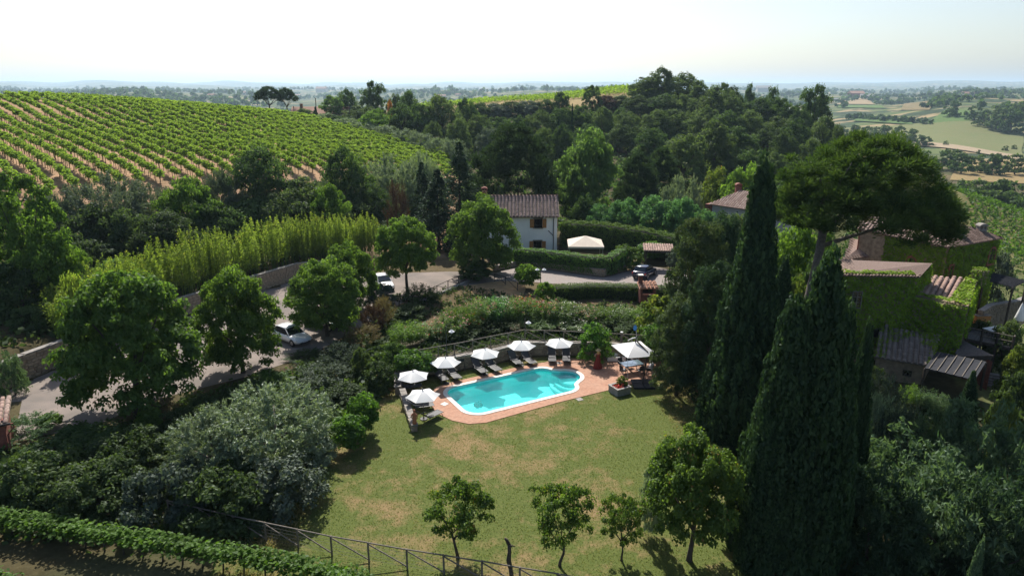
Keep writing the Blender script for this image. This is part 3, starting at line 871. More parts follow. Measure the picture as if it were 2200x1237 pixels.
# ------------------------------------------------------------------ ground sheet to the horizon
def ground_material():
    m, nt, out = _nt('ground_soil')
    bs = nt.nodes.new('ShaderNodeBsdfPrincipled')
    pos = _coord(nt, True)
    at = nt.nodes.new('ShaderNodeAttribute'); at.attribute_name = 'zone'
    fa = nt.nodes.new('ShaderNodeAttribute'); fa.attribute_name = 'far'
    n1 = _noise(nt, pos, .35, 6, .6); n2 = _noise(nt, pos, 2.2, 4)
    v1 = _mixc(nt, _ramp(nt, n1, .3, .7), (.72, .74, .70), (1.25, 1.2, 1.2))
    v2 = _mixc(nt, _ramp(nt, n2, .3, .7), (.8, .8, .8), (1.15, 1.15, 1.15))
    c = _mixc(nt, 1, at.outputs['Color'], v1, 'MULTIPLY'); c = _mixc(nt, 1, c, v2, 'MULTIPLY')
    mp = nt.nodes.new('ShaderNodeMapping'); mp.inputs['Scale'].default_value = (1 / 210, 1 / 150, 0); mp.inputs['Rotation'].default_value = (0, 0, .5)
    nt.links.new(pos, mp.inputs[0])
    vo = nt.nodes.new('ShaderNodeTexVoronoi'); nt.links.new(mp.outputs[0], vo.inputs['Vector'])
    sp = nt.nodes.new('ShaderNodeSeparateColor'); nt.links.new(vo.outputs['Color'], sp.inputs[0])
    f = _mixc(nt, _ramp(nt, sp.outputs[0], .25, .4), (.050, .080, .030), (.10, .125, .045))
    f = _mixc(nt, _ramp(nt, sp.outputs[1], .66, .72), f, (.26, .20, .11))
    nf = _noise(nt, pos, .02, 5, .6)
    f = _mixc(nt, _ramp(nt, nf, .47, .54), f, (.030, .048, .022))
    c = _mixc(nt, fa.outputs['Fac'], c, f)
    nt.links.new(c, bs.inputs['Base Color']); bs.inputs['Roughness'].default_value = 1.0; bs.inputs['Specular IOR Level'].default_value = .1
    nt.links.new(_bump(nt, n2, .5, .15), bs.inputs['Normal'])
    nt.links.new(bs.outputs[0], out.inputs[0])
    return m
M['ground'] = ground_material()

rr = np.concatenate([[0.01], np.geomspace(4, 26000, 380)])
th = np.concatenate([np.radians(np.arange(-60, 60.01, .33)), np.radians(np.arange(64, 300, 6))])
TH, RR = np.meshgrid(th, rr)
# close the ring
TH = np.concatenate([TH, TH[:, :1] + 2 * math.pi], 1); RR = np.concatenate([RR, RR[:, :1]], 1)
GX = RR * np.sin(TH); GY = RR * np.cos(TH); GZ = H(GX, GY)
dug = inside(offset_poly([UN(*p) for p in pool_un], -.55), GX, GY)
GZ = np.where(dug, -2.2, GZ)
me = grid_mesh('ground', GX[:, ::-1], GY[:, ::-1], GZ[:, ::-1])
gx = GX[:, ::-1].ravel(); gy = GY[:, ::-1].ravel(); gr = np.hypot(gx, gy)
zone = np.tile(np.array([.070, .060, .030, 1.]), (len(gx), 1))
perp = gx * .69 + gy * .72
vine_zone = (gx < -12 - (gy - 150) * .05) & (perp > 20.5) & (gy > 92) & (gx + gy * .5 < 80) & (gr < 420)
zone[vine_zone, :3] = (.33, .215, .13)
zone[(gy > 266) & (gx > -50) & (gx < 62) & (gr < 420), :3] = (.29, .225, .115)
zone[(gx > 40) & (gy > 40) & (gx < 130) & (gy < 280), :3] = (.105, .115, .045)
zone[(gx > 95) & (gy > 120) & (gr < 360) & (gy < 330) & (gx > gy * .58), :3] = (.16, .15, .06)
zone[(gr < 36) & (gx < -3) & (gy < 34), :3] = (.070, .068, .034)
zone[(gx > -13) & (gx < 14) & (gy > 20) & (gy < 28), :3] = (.14, .115, .055)
zone[(gx > -20) & (gx < 16) & (gy > 56) & (gy < 92), :3] = (.10, .078, .042)  # earth darkened here, tree shade put into the ground colour
far = np.clip((gr - 420) / 250, 0, 1)
a = me.attributes.new('zone', 'FLOAT_COLOR', 'POINT'); a.data.foreach_set('color', zone.astype(np.float32).ravel())
a = me.attributes.new('far', 'FLOAT', 'POINT'); a.data.foreach_set('value', far.astype(np.float32))
ground = link('ground', me, 'ground'); ground['kind'] = 'structure'

# ------------------------------------------------------------------ draped fields in the valley
def field_mat(name, c1, c2, scale=.12, rows=None, ang=0.0):
    m, nt, out = _nt(name)
    bs = nt.nodes.new('ShaderNodeBsdfPrincipled'); pos = _coord(nt, True)
    f = _ramp(nt, _noise(nt, pos, scale, 6, .65), .35, .65)
    c = _mixc(nt, f, c1, c2)
    if rows:
        mp = nt.nodes.new('ShaderNodeMapping'); mp.inputs['Rotation'].default_value = (0, 0, ang); nt.links.new(pos, mp.inputs[0])
        w = nt.nodes.new('ShaderNodeTexWave'); w.inputs['Scale'].default_value = rows; w.inputs['Distortion'].default_value = 1.5
        w.inputs['Detail'].default_value = 2; nt.links.new(mp.outputs[0], w.inputs[0])
        c = _mixc(nt, _ramp(nt, w.outputs['Fac'], .2, .9), c, tuple(.62 * x for x in c1))
    n3 = _noise(nt, pos, .6, 4)
    c = _mixc(nt, _ramp(nt, n3, .35, .65), c, tuple(.8 * x for x in c2))
    nt.links.new(c, bs.inputs['Base Color']); bs.inputs['Roughness'].default_value = 1; bs.inputs['Specular IOR Level'].default_value = .1
    nt.links.new(bs.outputs[0], out.inputs[0]); return m
M['f_tan'] = field_mat('mown_hay', (.34, .26, .15), (.28, .21, .115))
M['f_red'] = field_mat('dry_hillside', (.27, .19, .11), (.15, .13, .06), .05)
M['f_green'] = field_mat('green_crop', (.11, .17, .05), (.085, .14, .042))
M['f_vine'] = field_mat('vineyard_field', (.13, .175, .060), (.19, .185, .085), .05, 1.1, .5)
M['f_track'] = field_mat('pale_track', (.36, .29, .20), (.31, .24, .16))
M['f_dry'] = field_mat('dry_meadow', (.22, .185, .085), (.27, .19, .09), .04)

def drape(name, px4, m, n=26, lift=.35, yhint=24.):
    c = [G(*p, y0=yhint) for p in px4]
    if any(q is None for q in c): return None
    c = [np.array(q[:2]) for q in c]
    s, t = np.meshgrid(np.linspace(0, 1, n), np.linspace(0, 1, n))
    e = 0.03
    q = lambda k: c[0][k] * (1 - s) * (1 - t) + c[1][k] * s * (1 - t) + c[2][k] * s * t + c[3][k] * (1 - s) * t
    X = q(0); Y = q(1)
    wob = .018 * np.hypot(*(c[1] - c[0]))
    X = X + wob * np.sin(t * 9 + s * 2) * (s - .5) * .6; Y = Y + wob * np.sin(s * 8 + 1) * (t - .5) * .8
    cr = (c[1] - c[0])[0] * (c[3] - c[0])[1] - (c[1] - c[0])[1] * (c[3] - c[0])[0]
    if cr < 0: X = X[:, ::-1]; Y = Y[:, ::-1]
    Z = H(X, Y) + lift * np.clip(np.hypot(X, Y) / 400, .3, 6)
    o = link(name, grid_mesh(name, X, Y, Z), m); o['kind'] = 'structure'; return o
drape('vineyard_field', [(1812, 300), (2200, 345), (2200, 268), (1815, 276)], 'f_vine', 34)
drape('green_field', [(1990, 268), (2085, 262), (2103, 243), (2036, 236)], 'f_green')
drape('green_field', [(1832, 262), (1960, 270), (1960, 258), (1850, 251)], 'f_green', 20, .6)
drape('dry_field', [(1935, 238), (1995, 238), (2015, 221), (1950, 221)], 'f_red')
drape('hay_field', [(1793, 226), (1885, 226), (1868, 213), (1836, 212)], 'f_tan')
drape('green_field', [(1798, 233), (1900, 234), (1890, 227), (1796, 227)], 'f_green')
drape('dry_field', [(2040, 388), (2230, 396), (2230, 340), (2060, 349)], 'f_dry')
drape('track', [(1815, 304), (2010, 318), (2010, 309), (1815, 296)], 'f_track', 24, .55)
drape('track', [(2010, 318), (2230, 350), (2230, 341), (2010, 309)], 'f_track', 24, .55)
drape('track', [(2018, 428), (2052, 462), (2080, 452), (2036, 424)], 'f_track', 16, .25)

# ------------------------------------------------------------------ lawn, deck, pool
def lawn_mat():
    m, nt, out = _nt('lawn_turf')
    bs = nt.nodes.new('ShaderNodeBsdfPrincipled'); pos = _coord(nt, True)
    big = _noise(nt, pos, .17, 5, .6); mid = _noise(nt, pos, .75, 6, .68); fine = _noise(nt, pos, 6, 4, .7); tiny = _noise(nt, pos, 28, 3, .7)
    add = nt.nodes.new('ShaderNodeMath'); add.operation = 'MULTIPLY_ADD'; add.inputs[1].default_value = .8
    nt.links.new(mid, add.inputs[0]); nt.links.new(big, add.inputs[2])
    dry = _ramp(nt, add.outputs[0], .87, 1.08)
    g = _mixc(nt, _ramp(nt, fine, .3, .7), (.078, .110, .024), (.140, .160, .044))
    d = _mixc(nt, _ramp(nt, fine, .3, .7), (.225, .170, .078), (.30, .205, .105))
    c = _mixc(nt, dry, g, d)
    c = _mixc(nt, _ramp(nt, tiny, .3, .72), _mixc(nt, 1, c, (.62, .64, .6), 'MULTIPLY'), c)
    # worn edges of the lawn: browner towards left and front rim
    nt.links.new(c, bs.inputs['Base Color']); bs.inputs['Roughness'].default_value = .95; bs.inputs['Specular IOR Level'].default_value = .15
    b = nt.nodes.new('ShaderNodeMath'); b.operation = 'ADD'; nt.links.new(tiny, b.inputs[0]); nt.links.new(fine, b.inputs[1])
    nt.links.new(_bump(nt, b.outputs[0], .7, .05), bs.inputs['Normal'])
    nt.links.new(bs.outputs[0], out.inputs[0]); return m
M['lawn'] = lawn_mat()
def paving_mat(name, c1, c2, mortar, bw=.25, rh=.12, ang=0.0, worn=None):
    m, nt, out = _nt(name)
    bs = nt.nodes.new('ShaderNodeBsdfPrincipled'); pos = _coord(nt, True)
    mp = nt.nodes.new('ShaderNodeMapping'); mp.inputs['Rotation'].default_value = (0, 0, -ang); nt.links.new(pos, mp.inputs[0])
    br = nt.nodes.new('ShaderNodeTexBrick'); br.inputs['Scale'].default_value = 1.0
    br.inputs['Brick Width'].default_value = bw; br.inputs['Row Height'].default_value = rh; br.inputs['Mortar Size'].default_value = .006
    br.inputs['Color1'].default_value = (*c1, 1); br.inputs['Color2'].default_value = (*c2, 1); br.inputs['Mortar'].default_value = (*mortar, 1)
    nt.links.new(mp.outputs[0], br.inputs['Vector'])
    c = _mixc(nt, _ramp(nt, _noise(nt, pos, .8, 6, .65), .35, .68), br.outputs[0], worn or c2)
    c = _mixc(nt, _ramp(nt, _noise(nt, pos, 5, 4), .35, .65), _mixc(nt, 1, c, (.78, .78, .78), 'MULTIPLY'), c)
    nt.links.new(c, bs.inputs['Base Color']); bs.inputs['Roughness'].default_value = .88; bs.inputs['Specular IOR Level'].default_value = .25
    nt.links.new(_bump(nt, br.outputs['Fac'], -.4, .01), bs.inputs['Normal'])
    nt.links.new(bs.outputs[0], out.inputs[0]); return m
M['deck'] = paving_mat('terracotta_paving', (.36, .175, .11), (.44, .235, .155), (.34, .22, .16), ang=math.radians(29), worn=(.42, .25, .175))
M['drive'] = paving_mat('drive_setts', (.30, .24, .21), (.24, .20, .185), (.17, .15, .14), .3, .15, .2, worn=(.25, .225, .21))
M['gravel'] = mat('pale_gravel', (.24, .20, .175), (.165, .145, .13), .35, 1.0, .6, .04, world=True, spec=.1)
M['earth_path'] = mat('orange_earth', (.40, .26, .13), (.30, .20, .11), 1.2, 1.0, .5, .03, world=True, spec=.1)

sheet('lawn', lawn_poly, .012, 'lawn', [[UN(*p) for p in offset_poly(pool_un, -.3)]])
deck = MB()
sheet('pool_deck', deck_poly, .045, 'deck', [coping_out])
db = MB(); n = len(deck_poly)
for i in range(n):
    a, b = deck_poly[i], deck_poly[(i + 1) % n]
    db.add([(*a, .0), (*b, .0), (*b, .045), (*a, .045)], [(3, 2, 1, 0)])
db.build('deck_edge', 'terracotta')['kind'] = 'structure'

pool = thing('swimming_pool', 'oblong turquoise swimming pool with a rounded stepped end and pale stone rim', 'swimming pool', (*UN(24, 42.4), 0))
pc = UN(24, 42.4)
loc = lambda pts: [(p[0] - pc[0], p[1] - pc[1]) for p in pts]
co, ci = loc(coping_out), loc(pool_in); ci2 = loc([UN(*p) for p in offset_poly(pool_un, .30)])
k = len(co)
# coping stones, one object each, about 1.2 m of rim apiece
cum = [0]
for i in range(k): cum.append(cum[-1] + math.dist(co[i], co[(i + 1) % k]))
fine_o, fine_i = [], []
def _resample(A, B, step=.12):
    oo, ii = [], []
    for i in range(k):
        a, b = A[i], A[(i + 1) % k]; c, d = B[i], B[(i + 1) % k]
        m_ = max(1, int(math.dist(a, b) / step))
        for j in range(m_):
            t = j / m_
            oo.append((a[0] + (b[0] - a[0]) * t, a[1] + (b[1] - a[1]) * t)); ii.append((c[0] + (d[0] - c[0]) * t, c[1] + (d[1] - c[1]) * t))
    return oo, ii
fo, fi = _resample(co, ci)
nf = len(fo); per = 9; ns = nf // per
for s in range(ns):
    i0 = s * per; i1 = nf if s == ns - 1 else i0 + per
    mb = MB(); rings = []
    for i in range(i0, i1 + 1):
        j = i % nf
        if i == i1:   # narrow joint
            j0 = (i - 1) % nf
            po = (fo[j0][0] * .12 + fo[j][0] * .88, fo[j0][1] * .12 + fo[j][1] * .88); pi = (fi[j0][0] * .12 + fi[j][0] * .88, fi[j0][1] * .12 + fi[j][1] * .88)
        else: po, pi = fo[j], fi[j]
        rings.append([(*po, -.02), (*po, .075), (*pi, .075), (*pi, .0)])
    mb.loft(rings)
    mb.build('coping_stone', 'coping', pool)
bs = MB()
V = [(*p, -.0) for p in ci2] + [(*p, -1.12) for p in ci2]
bs.add(V, [((i + 1) % k, i, k + i, k + (i + 1) % k) for i in range(k)])
bs.build('basin_wall', 'liner', pool)
fl = sheet('basin_floor', ci2, -1.11, 'liner', kind=None, parent=pool)
# steps in the rounded end
for q, (rad, zt) in enumerate(((1.5, -.85), (1.18, -.58), (.82, -.32))):
    c0 = (28.45, 42.45)
    pts = [(28.75 + (q * .28), 42.45 - rad)] + [(c0[0] - .15 + q * .25 - rad * .0 + (1.05 - q * .12) * -math.cos(a) * .9, c0[1] + rad * math.sin(a)) for a in np.linspace(-1.35, 1.35, 12)] + [(28.75 + q * .28, 42.45 + rad)]
    pts += [(29.7, 42.45 + .62), (29.7, 42.45 - .62)]
    st = MB(); st.prism(loc([UN(*p) for p in pts]), -1.10, zt); st.build('pool_step', 'step', pool)
rb = thing('pool_robot', 'dark blue pool cleaning robot under the water', 'pool cleaner', (*P(1027, 866, -.9), -1.11), .6)
MB().box((0, 0, .16), (.42, .38, .2), taper=.8).build('body', 'car_blue', rb)
MB().tube([(-.2, -.12, .25), (-.05, -.12, .42), (.15, -.12, .42), (.2, -.12, .25)], .02, 6).build('handle', 'plastic', rb)
for sx in (-1, 1):
    MB().tube([(sx * .2, -.22, .1), (sx * .2, .22, .1)], .1, 10).build('roller', 'plastic', rb)

def water_mat():
    m, nt, out = _nt('pool_water')
    pos = _coord(nt, True)
    n1 = _noise(nt, pos, 2.6, 3, .6); n2 = _noise(nt, pos, 9, 2, .5)
    ad = nt.nodes.new('ShaderNodeMath'); ad.operation = 'MULTIPLY_ADD'; ad.inputs[1].default_value = .35
    nt.links.new(n2, ad.inputs[0]); nt.links.new(n1, ad.inputs[2])
    bp = _bump(nt, ad.outputs[0], .4, .08)
    fr = nt.nodes.new('ShaderNodeFresnel'); fr.inputs[0].default_value = 1.33; nt.links.new(bp, fr.inputs['Normal'])
    tr = nt.nodes.new('ShaderNodeBsdfTransparent'); tr.inputs[0].default_value = (.46, .99, .98, 1)
    gl = nt.nodes.new('ShaderNodeBsdfGlossy'); gl.inputs['Roughness'].default_value = .06; nt.links.new(bp, gl.inputs['Normal'])
    sc = nt.nodes.new('ShaderNodeBsdfDiffuse'); sc.inputs[0].default_value = (.02, .80, .78, 1)      # light scattered back by the water itself
    body = nt.nodes.new('ShaderNodeMixShader'); body.inputs[0].default_value = .22
    nt.links.new(tr.outputs[0], body.inputs[1]); nt.links.new(sc.outputs[0], body.inputs[2])
    mx = nt.nodes.new('ShaderNodeMixShader'); nt.links.new(fr.outputs[0], mx.inputs[0])
    nt.links.new(body.outputs[0], mx.inputs[1]); nt.links.new(gl.outputs[0], mx.inputs[2])
    nt.links.new(mx.outputs[0], out.inputs[0]); return m
M['water'] = water_mat()
sheet('pool_water', [UN(*p) for p in offset_poly(pool_un, .31)], -.13, 'water')
for (px, py, a) in ((1245, 858, .5), (955, 869, .9)):
    x, y = P(px, py)
    t = thing('skimmer_lid', 'small square white skimmer lid set in the ' + ('lawn in front of the pool' if px > 1100 else 'paving at the pool end by the umbrellas'), 'hatch', (x, y, .014 if px > 1100 else .046), a)
    MB().box((0, 0, .012), (.46, .46, .024)).build('lid', 'concrete' if px > 1100 else 'coping', t)
    MB().box((0, 0, .03), (.1, .03, .014)).build('handle', 'grey_metal', t)

# ------------------------------------------------------------------ car park, drive, paths
park_poly = [(-39.2, 45.8), (-36.6, 46.5), (-33, 40.5), (-29, 42.5), (-26.5, 47), (-21.5, 51), (-17.5, 56), (-13.6, 66), (-11.6, 72), (-5.5, 77.5), (-1, 79.6), (-2, 83.5), (-8, 84), (-16, 83), (-22, 81), (-26.3, 80.2), (-34.2, 64.8), (-38.6, 50)]
sheet('car_park', park_poly, .014, 'gravel')
drive_poly = [(-1, 79.6), (3, 79.0), (10, 76.6), (20.5, 74.3), (22.6, 77), (21.8, 84), (18, 86.8), (14.9, 84.2), (11.2, 81.2), (5, 84.6), (.5, 86.2), (-2, 83.5)]
sheet('drive', drive_poly, .018, 'drive')
sheet('earth_path', [(-2.2, 73), (1.0, 72.0), (1.6, 76), (1.2, 79.4), (-1.4, 79.6), (-6, 77.3), (-5, 75)], .022, 'earth_path')
# raised bank behind the pool wall
bank = [(-9.0, 51.0), (-6.3, 52.0), (1.14, 56.25), (8.2, 55.75), (13.6, 54.6), (15.2, 60), (14, 68), (4, 69), (-6, 64), (-11, 60)]
bz = [1.05, 1.1, 1.1, 1.1, 1.1, .75, .05, .05, .05, .3]
mb = MB(); mb.prism(bank, -.3, bz)
me = mb.mesh('bank'); o = link('bank', me, mat('shade_toned_bank_earth', (.075, .062, .035), (.045, .042, .022), 1.5, 1, .5, .05)); o['kind'] = 'structure'  # soil colour darkened to stand in for shade beneath the oleanders

# ------------------------------------------------------------------ rubble walls
def stone_variants():
    out = []
    for _ in range(5):
        V = [(sx * .5 * random.uniform(.8, 1), sy * .5 * random.uniform(.85, 1), sz * .5 * random.uniform(.8, 1)) for sx in (-1, 1) for sy in (-1, 1) for sz in (-1, 1)]
        F = [(0, 1, 3, 2), (4, 6, 7, 5), (0, 4, 5, 1), (2, 3, 7, 6), (0, 2, 6, 4), (1, 5, 7, 3)]
        bm = bmesh.new(); vs = [bm.verts.new(v) for v in V]
        for f in F: bm.faces.new([vs[i] for i in f])
        bmesh.ops.recalc_face_normals(bm, faces=bm.faces)
        bmesh.ops.bevel(bm, geom=bm.edges[:], offset=.09, segments=1, affect='EDGES')
        me = bpy.data.meshes.new('stone'); bm.to_mesh(me); bm.free(); me.materials.append(M['stone'])
        out.append(me)
    return out
STONES = stone_variants()
SV = []
for s in STONES:
    v = np.empty(len(s.vertices) * 3); s.vertices.foreach_get('co', v)
    SV.append((v.reshape(-1, 3), [tuple(p.vertices) for p in s.polygons]))
def stone_wall(name, label, pts, hgt, th, single=0, size=.42, rows=None, z=0.0, coping=True, cm='stone', zs=None):
    """wall along a line: mortar core with proud stones on the camera side; the first `single` stones are objects of their own"""
    t = thing(name, label, 'wall', (0, 0, 0))
    core = MB(); joined = MB(); cap = MB(); made = 0
    hs = hgt if isinstance(hgt, (list, tuple)) else [hgt] * len(pts)
    for i in range(len(pts) - 1):
        a = Vector((*pts[i], 0)); b = Vector((*pts[i + 1], 0)); d = (b - a); L = d.length; d.normalize()
        nn = Vector((d.y, -d.x, 0))
        if nn.dot(Vector((0, 0, 0)) - a) < 0: nn = -nn         # towards the viewer's side
        h0, h1 = hs[i], hs[i + 1]
        q = [a + nn * th * .0, b + nn * th * .0, b - nn * th, a - nn * th]
        core.prism([(p.x, p.y) for p in q], z - .6, [z + h0, z + h1, z + h1, z + h0])
        R = d.to_track_quat('X', 'Z').to_matrix()
        zz = z + size * .2
        while zz < z + max(h0, h1) - size * .15:
            rh = size * random.uniform(.42, .72); s = 0.0
            while s < L:
                w = size * random.uniform(.6, 1.35)
                hl = h0 + (h1 - h0) * min(1, (s + w / 2) / L)
                if zz + rh * .5 < z + hl and s + w * .5 < L:
                    c = a + d * (s + w / 2) + nn * random.uniform(-.02, .035) + Vector((0, 0, zz + rh / 2))
                    Rr = R @ Matrix.Rotation(random.uniform(-.08, .08), 3, 'Y')
                    if made < single:
                        o = bpy.data.objects.new('stone', random.choice(STONES)); COL.objects.link(o); o.parent = t
                        o.location = c; o.rotation_euler = Rr.to_euler(); o.scale = (w * .95, .16, rh * .93)
                        made += 1
                    else:
                        v, f = random.choice(SV)
                        joined.add([tuple(Rr @ Vector((p[0] * w * .95, p[1] * .16, p[2] * rh * .93)) + c) for p in v], f)
                s += w
            zz += rh
        if coping:
            s = 0
            while s < L - .1:
                w = min(random.uniform(.4, .7), L - s); hl = h0 + (h1 - h0) * (s + w / 2) / L
                cap.box(a + d * (s + w / 2) - nn * th / 2 + Vector((0, 0, z + hl + .035)), (w * .96, th + .12, .08), R); s += w
    core.build('core', 'stonewall', t)
    if joined.V: o = joined.build('stones', cm, t); o['kind'] = 'stuff'
    if cap.V: cap.build('coping', 'plinth', t)
    return t
stone_wall('retaining_wall', 'long rubble stone wall holding back the bamboo beside the car park', [(-39.8, 46.2), (-38.7, 50.5), (-36.2, 58), (-34.2, 64.8), (-30.4, 72.2), (-26.2, 80.4), (-22.5, 84)], [2.1, 2.1, 2.0, 1.95, 1.95, 1.9, 1.5], .45, 260, .46)
stone_wall('pool_wall', 'low curved rubble wall behind the sun loungers and umbrellas', [(-8.5, 47.6), (-8.75, 49.6), (-7.2, 51.2), (-5.6, 51.8), (-1.2, 53.9), (1.15, 55.6), (4.6, 55.5), (8.2, 55.35), (11.0, 54.9), (13.4, 54.2)], [.55, 1.0, 1.15, 1.15, 1.15, 1.15, 1.15, 1.1, 1.1, 1.1], .4, 280, .34)
stone_wall('low_wall', 'low dark stone wall with a thin coping running from the umbrellas to the statue', [(-8.5, 47.5), (-7.55, 44.3), (-6.75, 41.7)], [.5, .42, .36], .34, 0, .3)
stone_wall('terrace_wall', 'low stone wall under the clipped hedge along the drive', [(-2.2, 84.2), (.6, 86.6), (4.9, 84.9), (11.3, 81.4), (14.6, 84.4)], [.55, .6, .75, .95, .7], .4, 0, .4)
# brick edge of the drive
mb = MB()
t = thing('brick_kerb', 'low red brick edging at the right end of the drive', 'kerb', (0, 0, 0))
for i in range(34):
    f = i / 33; x = 21.9 + .9 * f * (1 - f) * 2 + .3 * (1 - f); y = 75.2 + 8.6 * f
    o = bpy.data.objects.new('brick', bpy.data.meshes.get('kerb_brick') or MB().box((0, 0, .12), (.24, .23, .24)).mesh('kerb_brick')); COL.objects.link(o); o.parent = t
    if not o.data.materials: o.data.materials.append(M['brick'])
    o.location = (x, y, 0); o.rotation_euler = (0, 0, random.uniform(-.06, .06))

# ------------------------------------------------------------------ roofs and houses
def _tile_mesh():
    mb = MB(); rings = []
    for (y, r, zz) in ((0, .5, 0), (1.12, .40, .0)):
        rings.append([(r * math.cos(a), y, r * math.sin(a) * .85 + zz) for a in np.linspace(0, math.pi, 6)])
    for i in range(5): mb.F.append((i, i + 1, 7 + i, 6 + i))
    mb.V = [tuple(p) for p in rings[0] + rings[1]]
    mb.F.append((0, 5, 4, 3, 2, 1))
    me = mb.mesh('roof_tile')
    bm = bmesh.new(); bm.from_mesh(me); bmesh.ops.recalc_face_normals(bm, faces=bm.faces); bm.to_mesh(me); bm.free()
    for p in me.polygons: p.use_smooth = len(p.vertices) == 4
    return me
TILE = _tile_mesh(); TILE.materials.append(M['tile'])
_tv = np.array([v.co[:] for v in TILE.vertices]); _tf = [tuple(p.vertices) for p in TILE.polygons]
def tiled_roof(parent, corners, col=.24, row=.36, single=False, m='tile', thick=.08, name='roof', limit=300):
    """roof plane: corners[0]->corners[1] is the eave, the rest go round; half-round tiles in courses up the slope"""
    P3 = [Vector(c) for c in corners]
    o = P3[0]; u = (P3[1] - P3[0]).normalized()
    nrm = (P3[1] - P3[0]).cross(P3[-1] - P3[0]).normalized()
    if nrm.z < 0: nrm = -nrm
    v = nrm.cross(u).normalized()
    if (P3[-1] - P3[0]).dot(v) < 0: v = -v
    uv = [((p - o).dot(u), (p - o).dot(v)) for p in P3]
    mb = MB(); n = len(P3)
    mb.add([tuple(p) for p in P3] + [tuple(p - nrm * thick) for p in P3], [tuple(range(n)), tuple(range(2 * n - 1, n - 1, -1))] + [(i, n + i, n + (i + 1) % n, (i + 1) % n) for i in range(n)])
    roof = mb.build(name, 'mortar' if m == 'tile' else m, parent)
    R = Matrix((u, v, nrm)).transposed()
    umax = max(p[0] for p in uv); umin = min(p[0] for p in uv); vmax = max(p[1] for p in uv)
    nc = int((umax - umin) / col); nr = int(vmax / row) + 1; made = 0
    jm = MB()
    for i in range(nc + 1):
        for j in range(nr):
            cu = umin + (i + .5) * col; cv = (j - .06) * row
            if not inside(uv, np.array([cu]), np.array([cv + row * .35]))[0]: continue
            jit = Matrix.Rotation(random.uniform(-.035, .035), 3, 'Z') @ Matrix.Rotation(random.uniform(.0, .06), 3, 'X')
            RR_ = R @ jit
            p = o + u * (cu + random.uniform(-.012, .012)) + v * cv + nrm * (.015 + (.03 if j % 1 == 0 else 0))
            s = (col * .86, row, col * .62)
            if single and made < limit:
                ob = bpy.data.objects.new('roof_tile', TILE); COL.objects.link(ob); ob.parent = roof
                ob.location = p; ob.rotation_euler = RR_.to_euler(); ob.scale = s
                if m != 'tile': ob.material_slots[0].link = 'OBJECT'; ob.material_slots[0].material = M[m]
                made += 1
            else:
                V = [tuple(RR_ @ Vector((q[0] * s[0], q[1] * s[1], q[2] * s[2])) + p) for q in _tv]
                jm.add(V, _tf)
    if jm.V:
        tm = M[m].copy() if False else joined_tile_mat(m)
        ob = jm.build('tiles', tm, roof); ob['kind'] = 'stuff'
        nf_ = len(_tf); k = len(ob.data.polygons) // nf_
        a = ob.data.attributes.new('tint', 'FLOAT', 'FACE'); a.data.foreach_set('value', np.repeat(rng.random(k), nf_).astype(np.float32))
    return roof
_jt = {}
def joined_tile_mat(m):
    if m in _jt: return _jt[m]
    cols = {'tile': ((.24, .145, .11), (.44, .33, .28)), 'roof_mossy': ((.10, .085, .08), (.25, .205, .175)), 'tile_red': ((.42, .19, .11), (.52, .28, .19)), 'slate_tile': ((.12, .10, .095), (.22, .19, .175)), 'tile_brown': ((.125, .075, .055), (.27, .185, .145))}[m]
    mm, nt, out = _nt('joined_' + m); bs = nt.nodes.new('ShaderNodeBsdfPrincipled')
    at = nt.nodes.new('ShaderNodeAttribute'); at.attribute_name = 'tint'
    c = _mixc(nt, at.outputs['Fac'], cols[0], cols[1])
    c = _mixc(nt, _ramp(nt, _noise(nt, _coord(nt), 7, 4), .4, .7), c, tuple(.75 * x for x in cols[0]))
    nt.links.new(c, bs.inputs['Base Color']); bs.inputs['Roughness'].default_value = .85
    nt.links.new(bs.outputs[0], out.inputs[0]); _jt[m] = mm; return mm
M['tile_brown'] = mat('brown_roof_tile', (.16, .10, .078), (.24, .17, .14), 9, .85, .25, obj=.28)

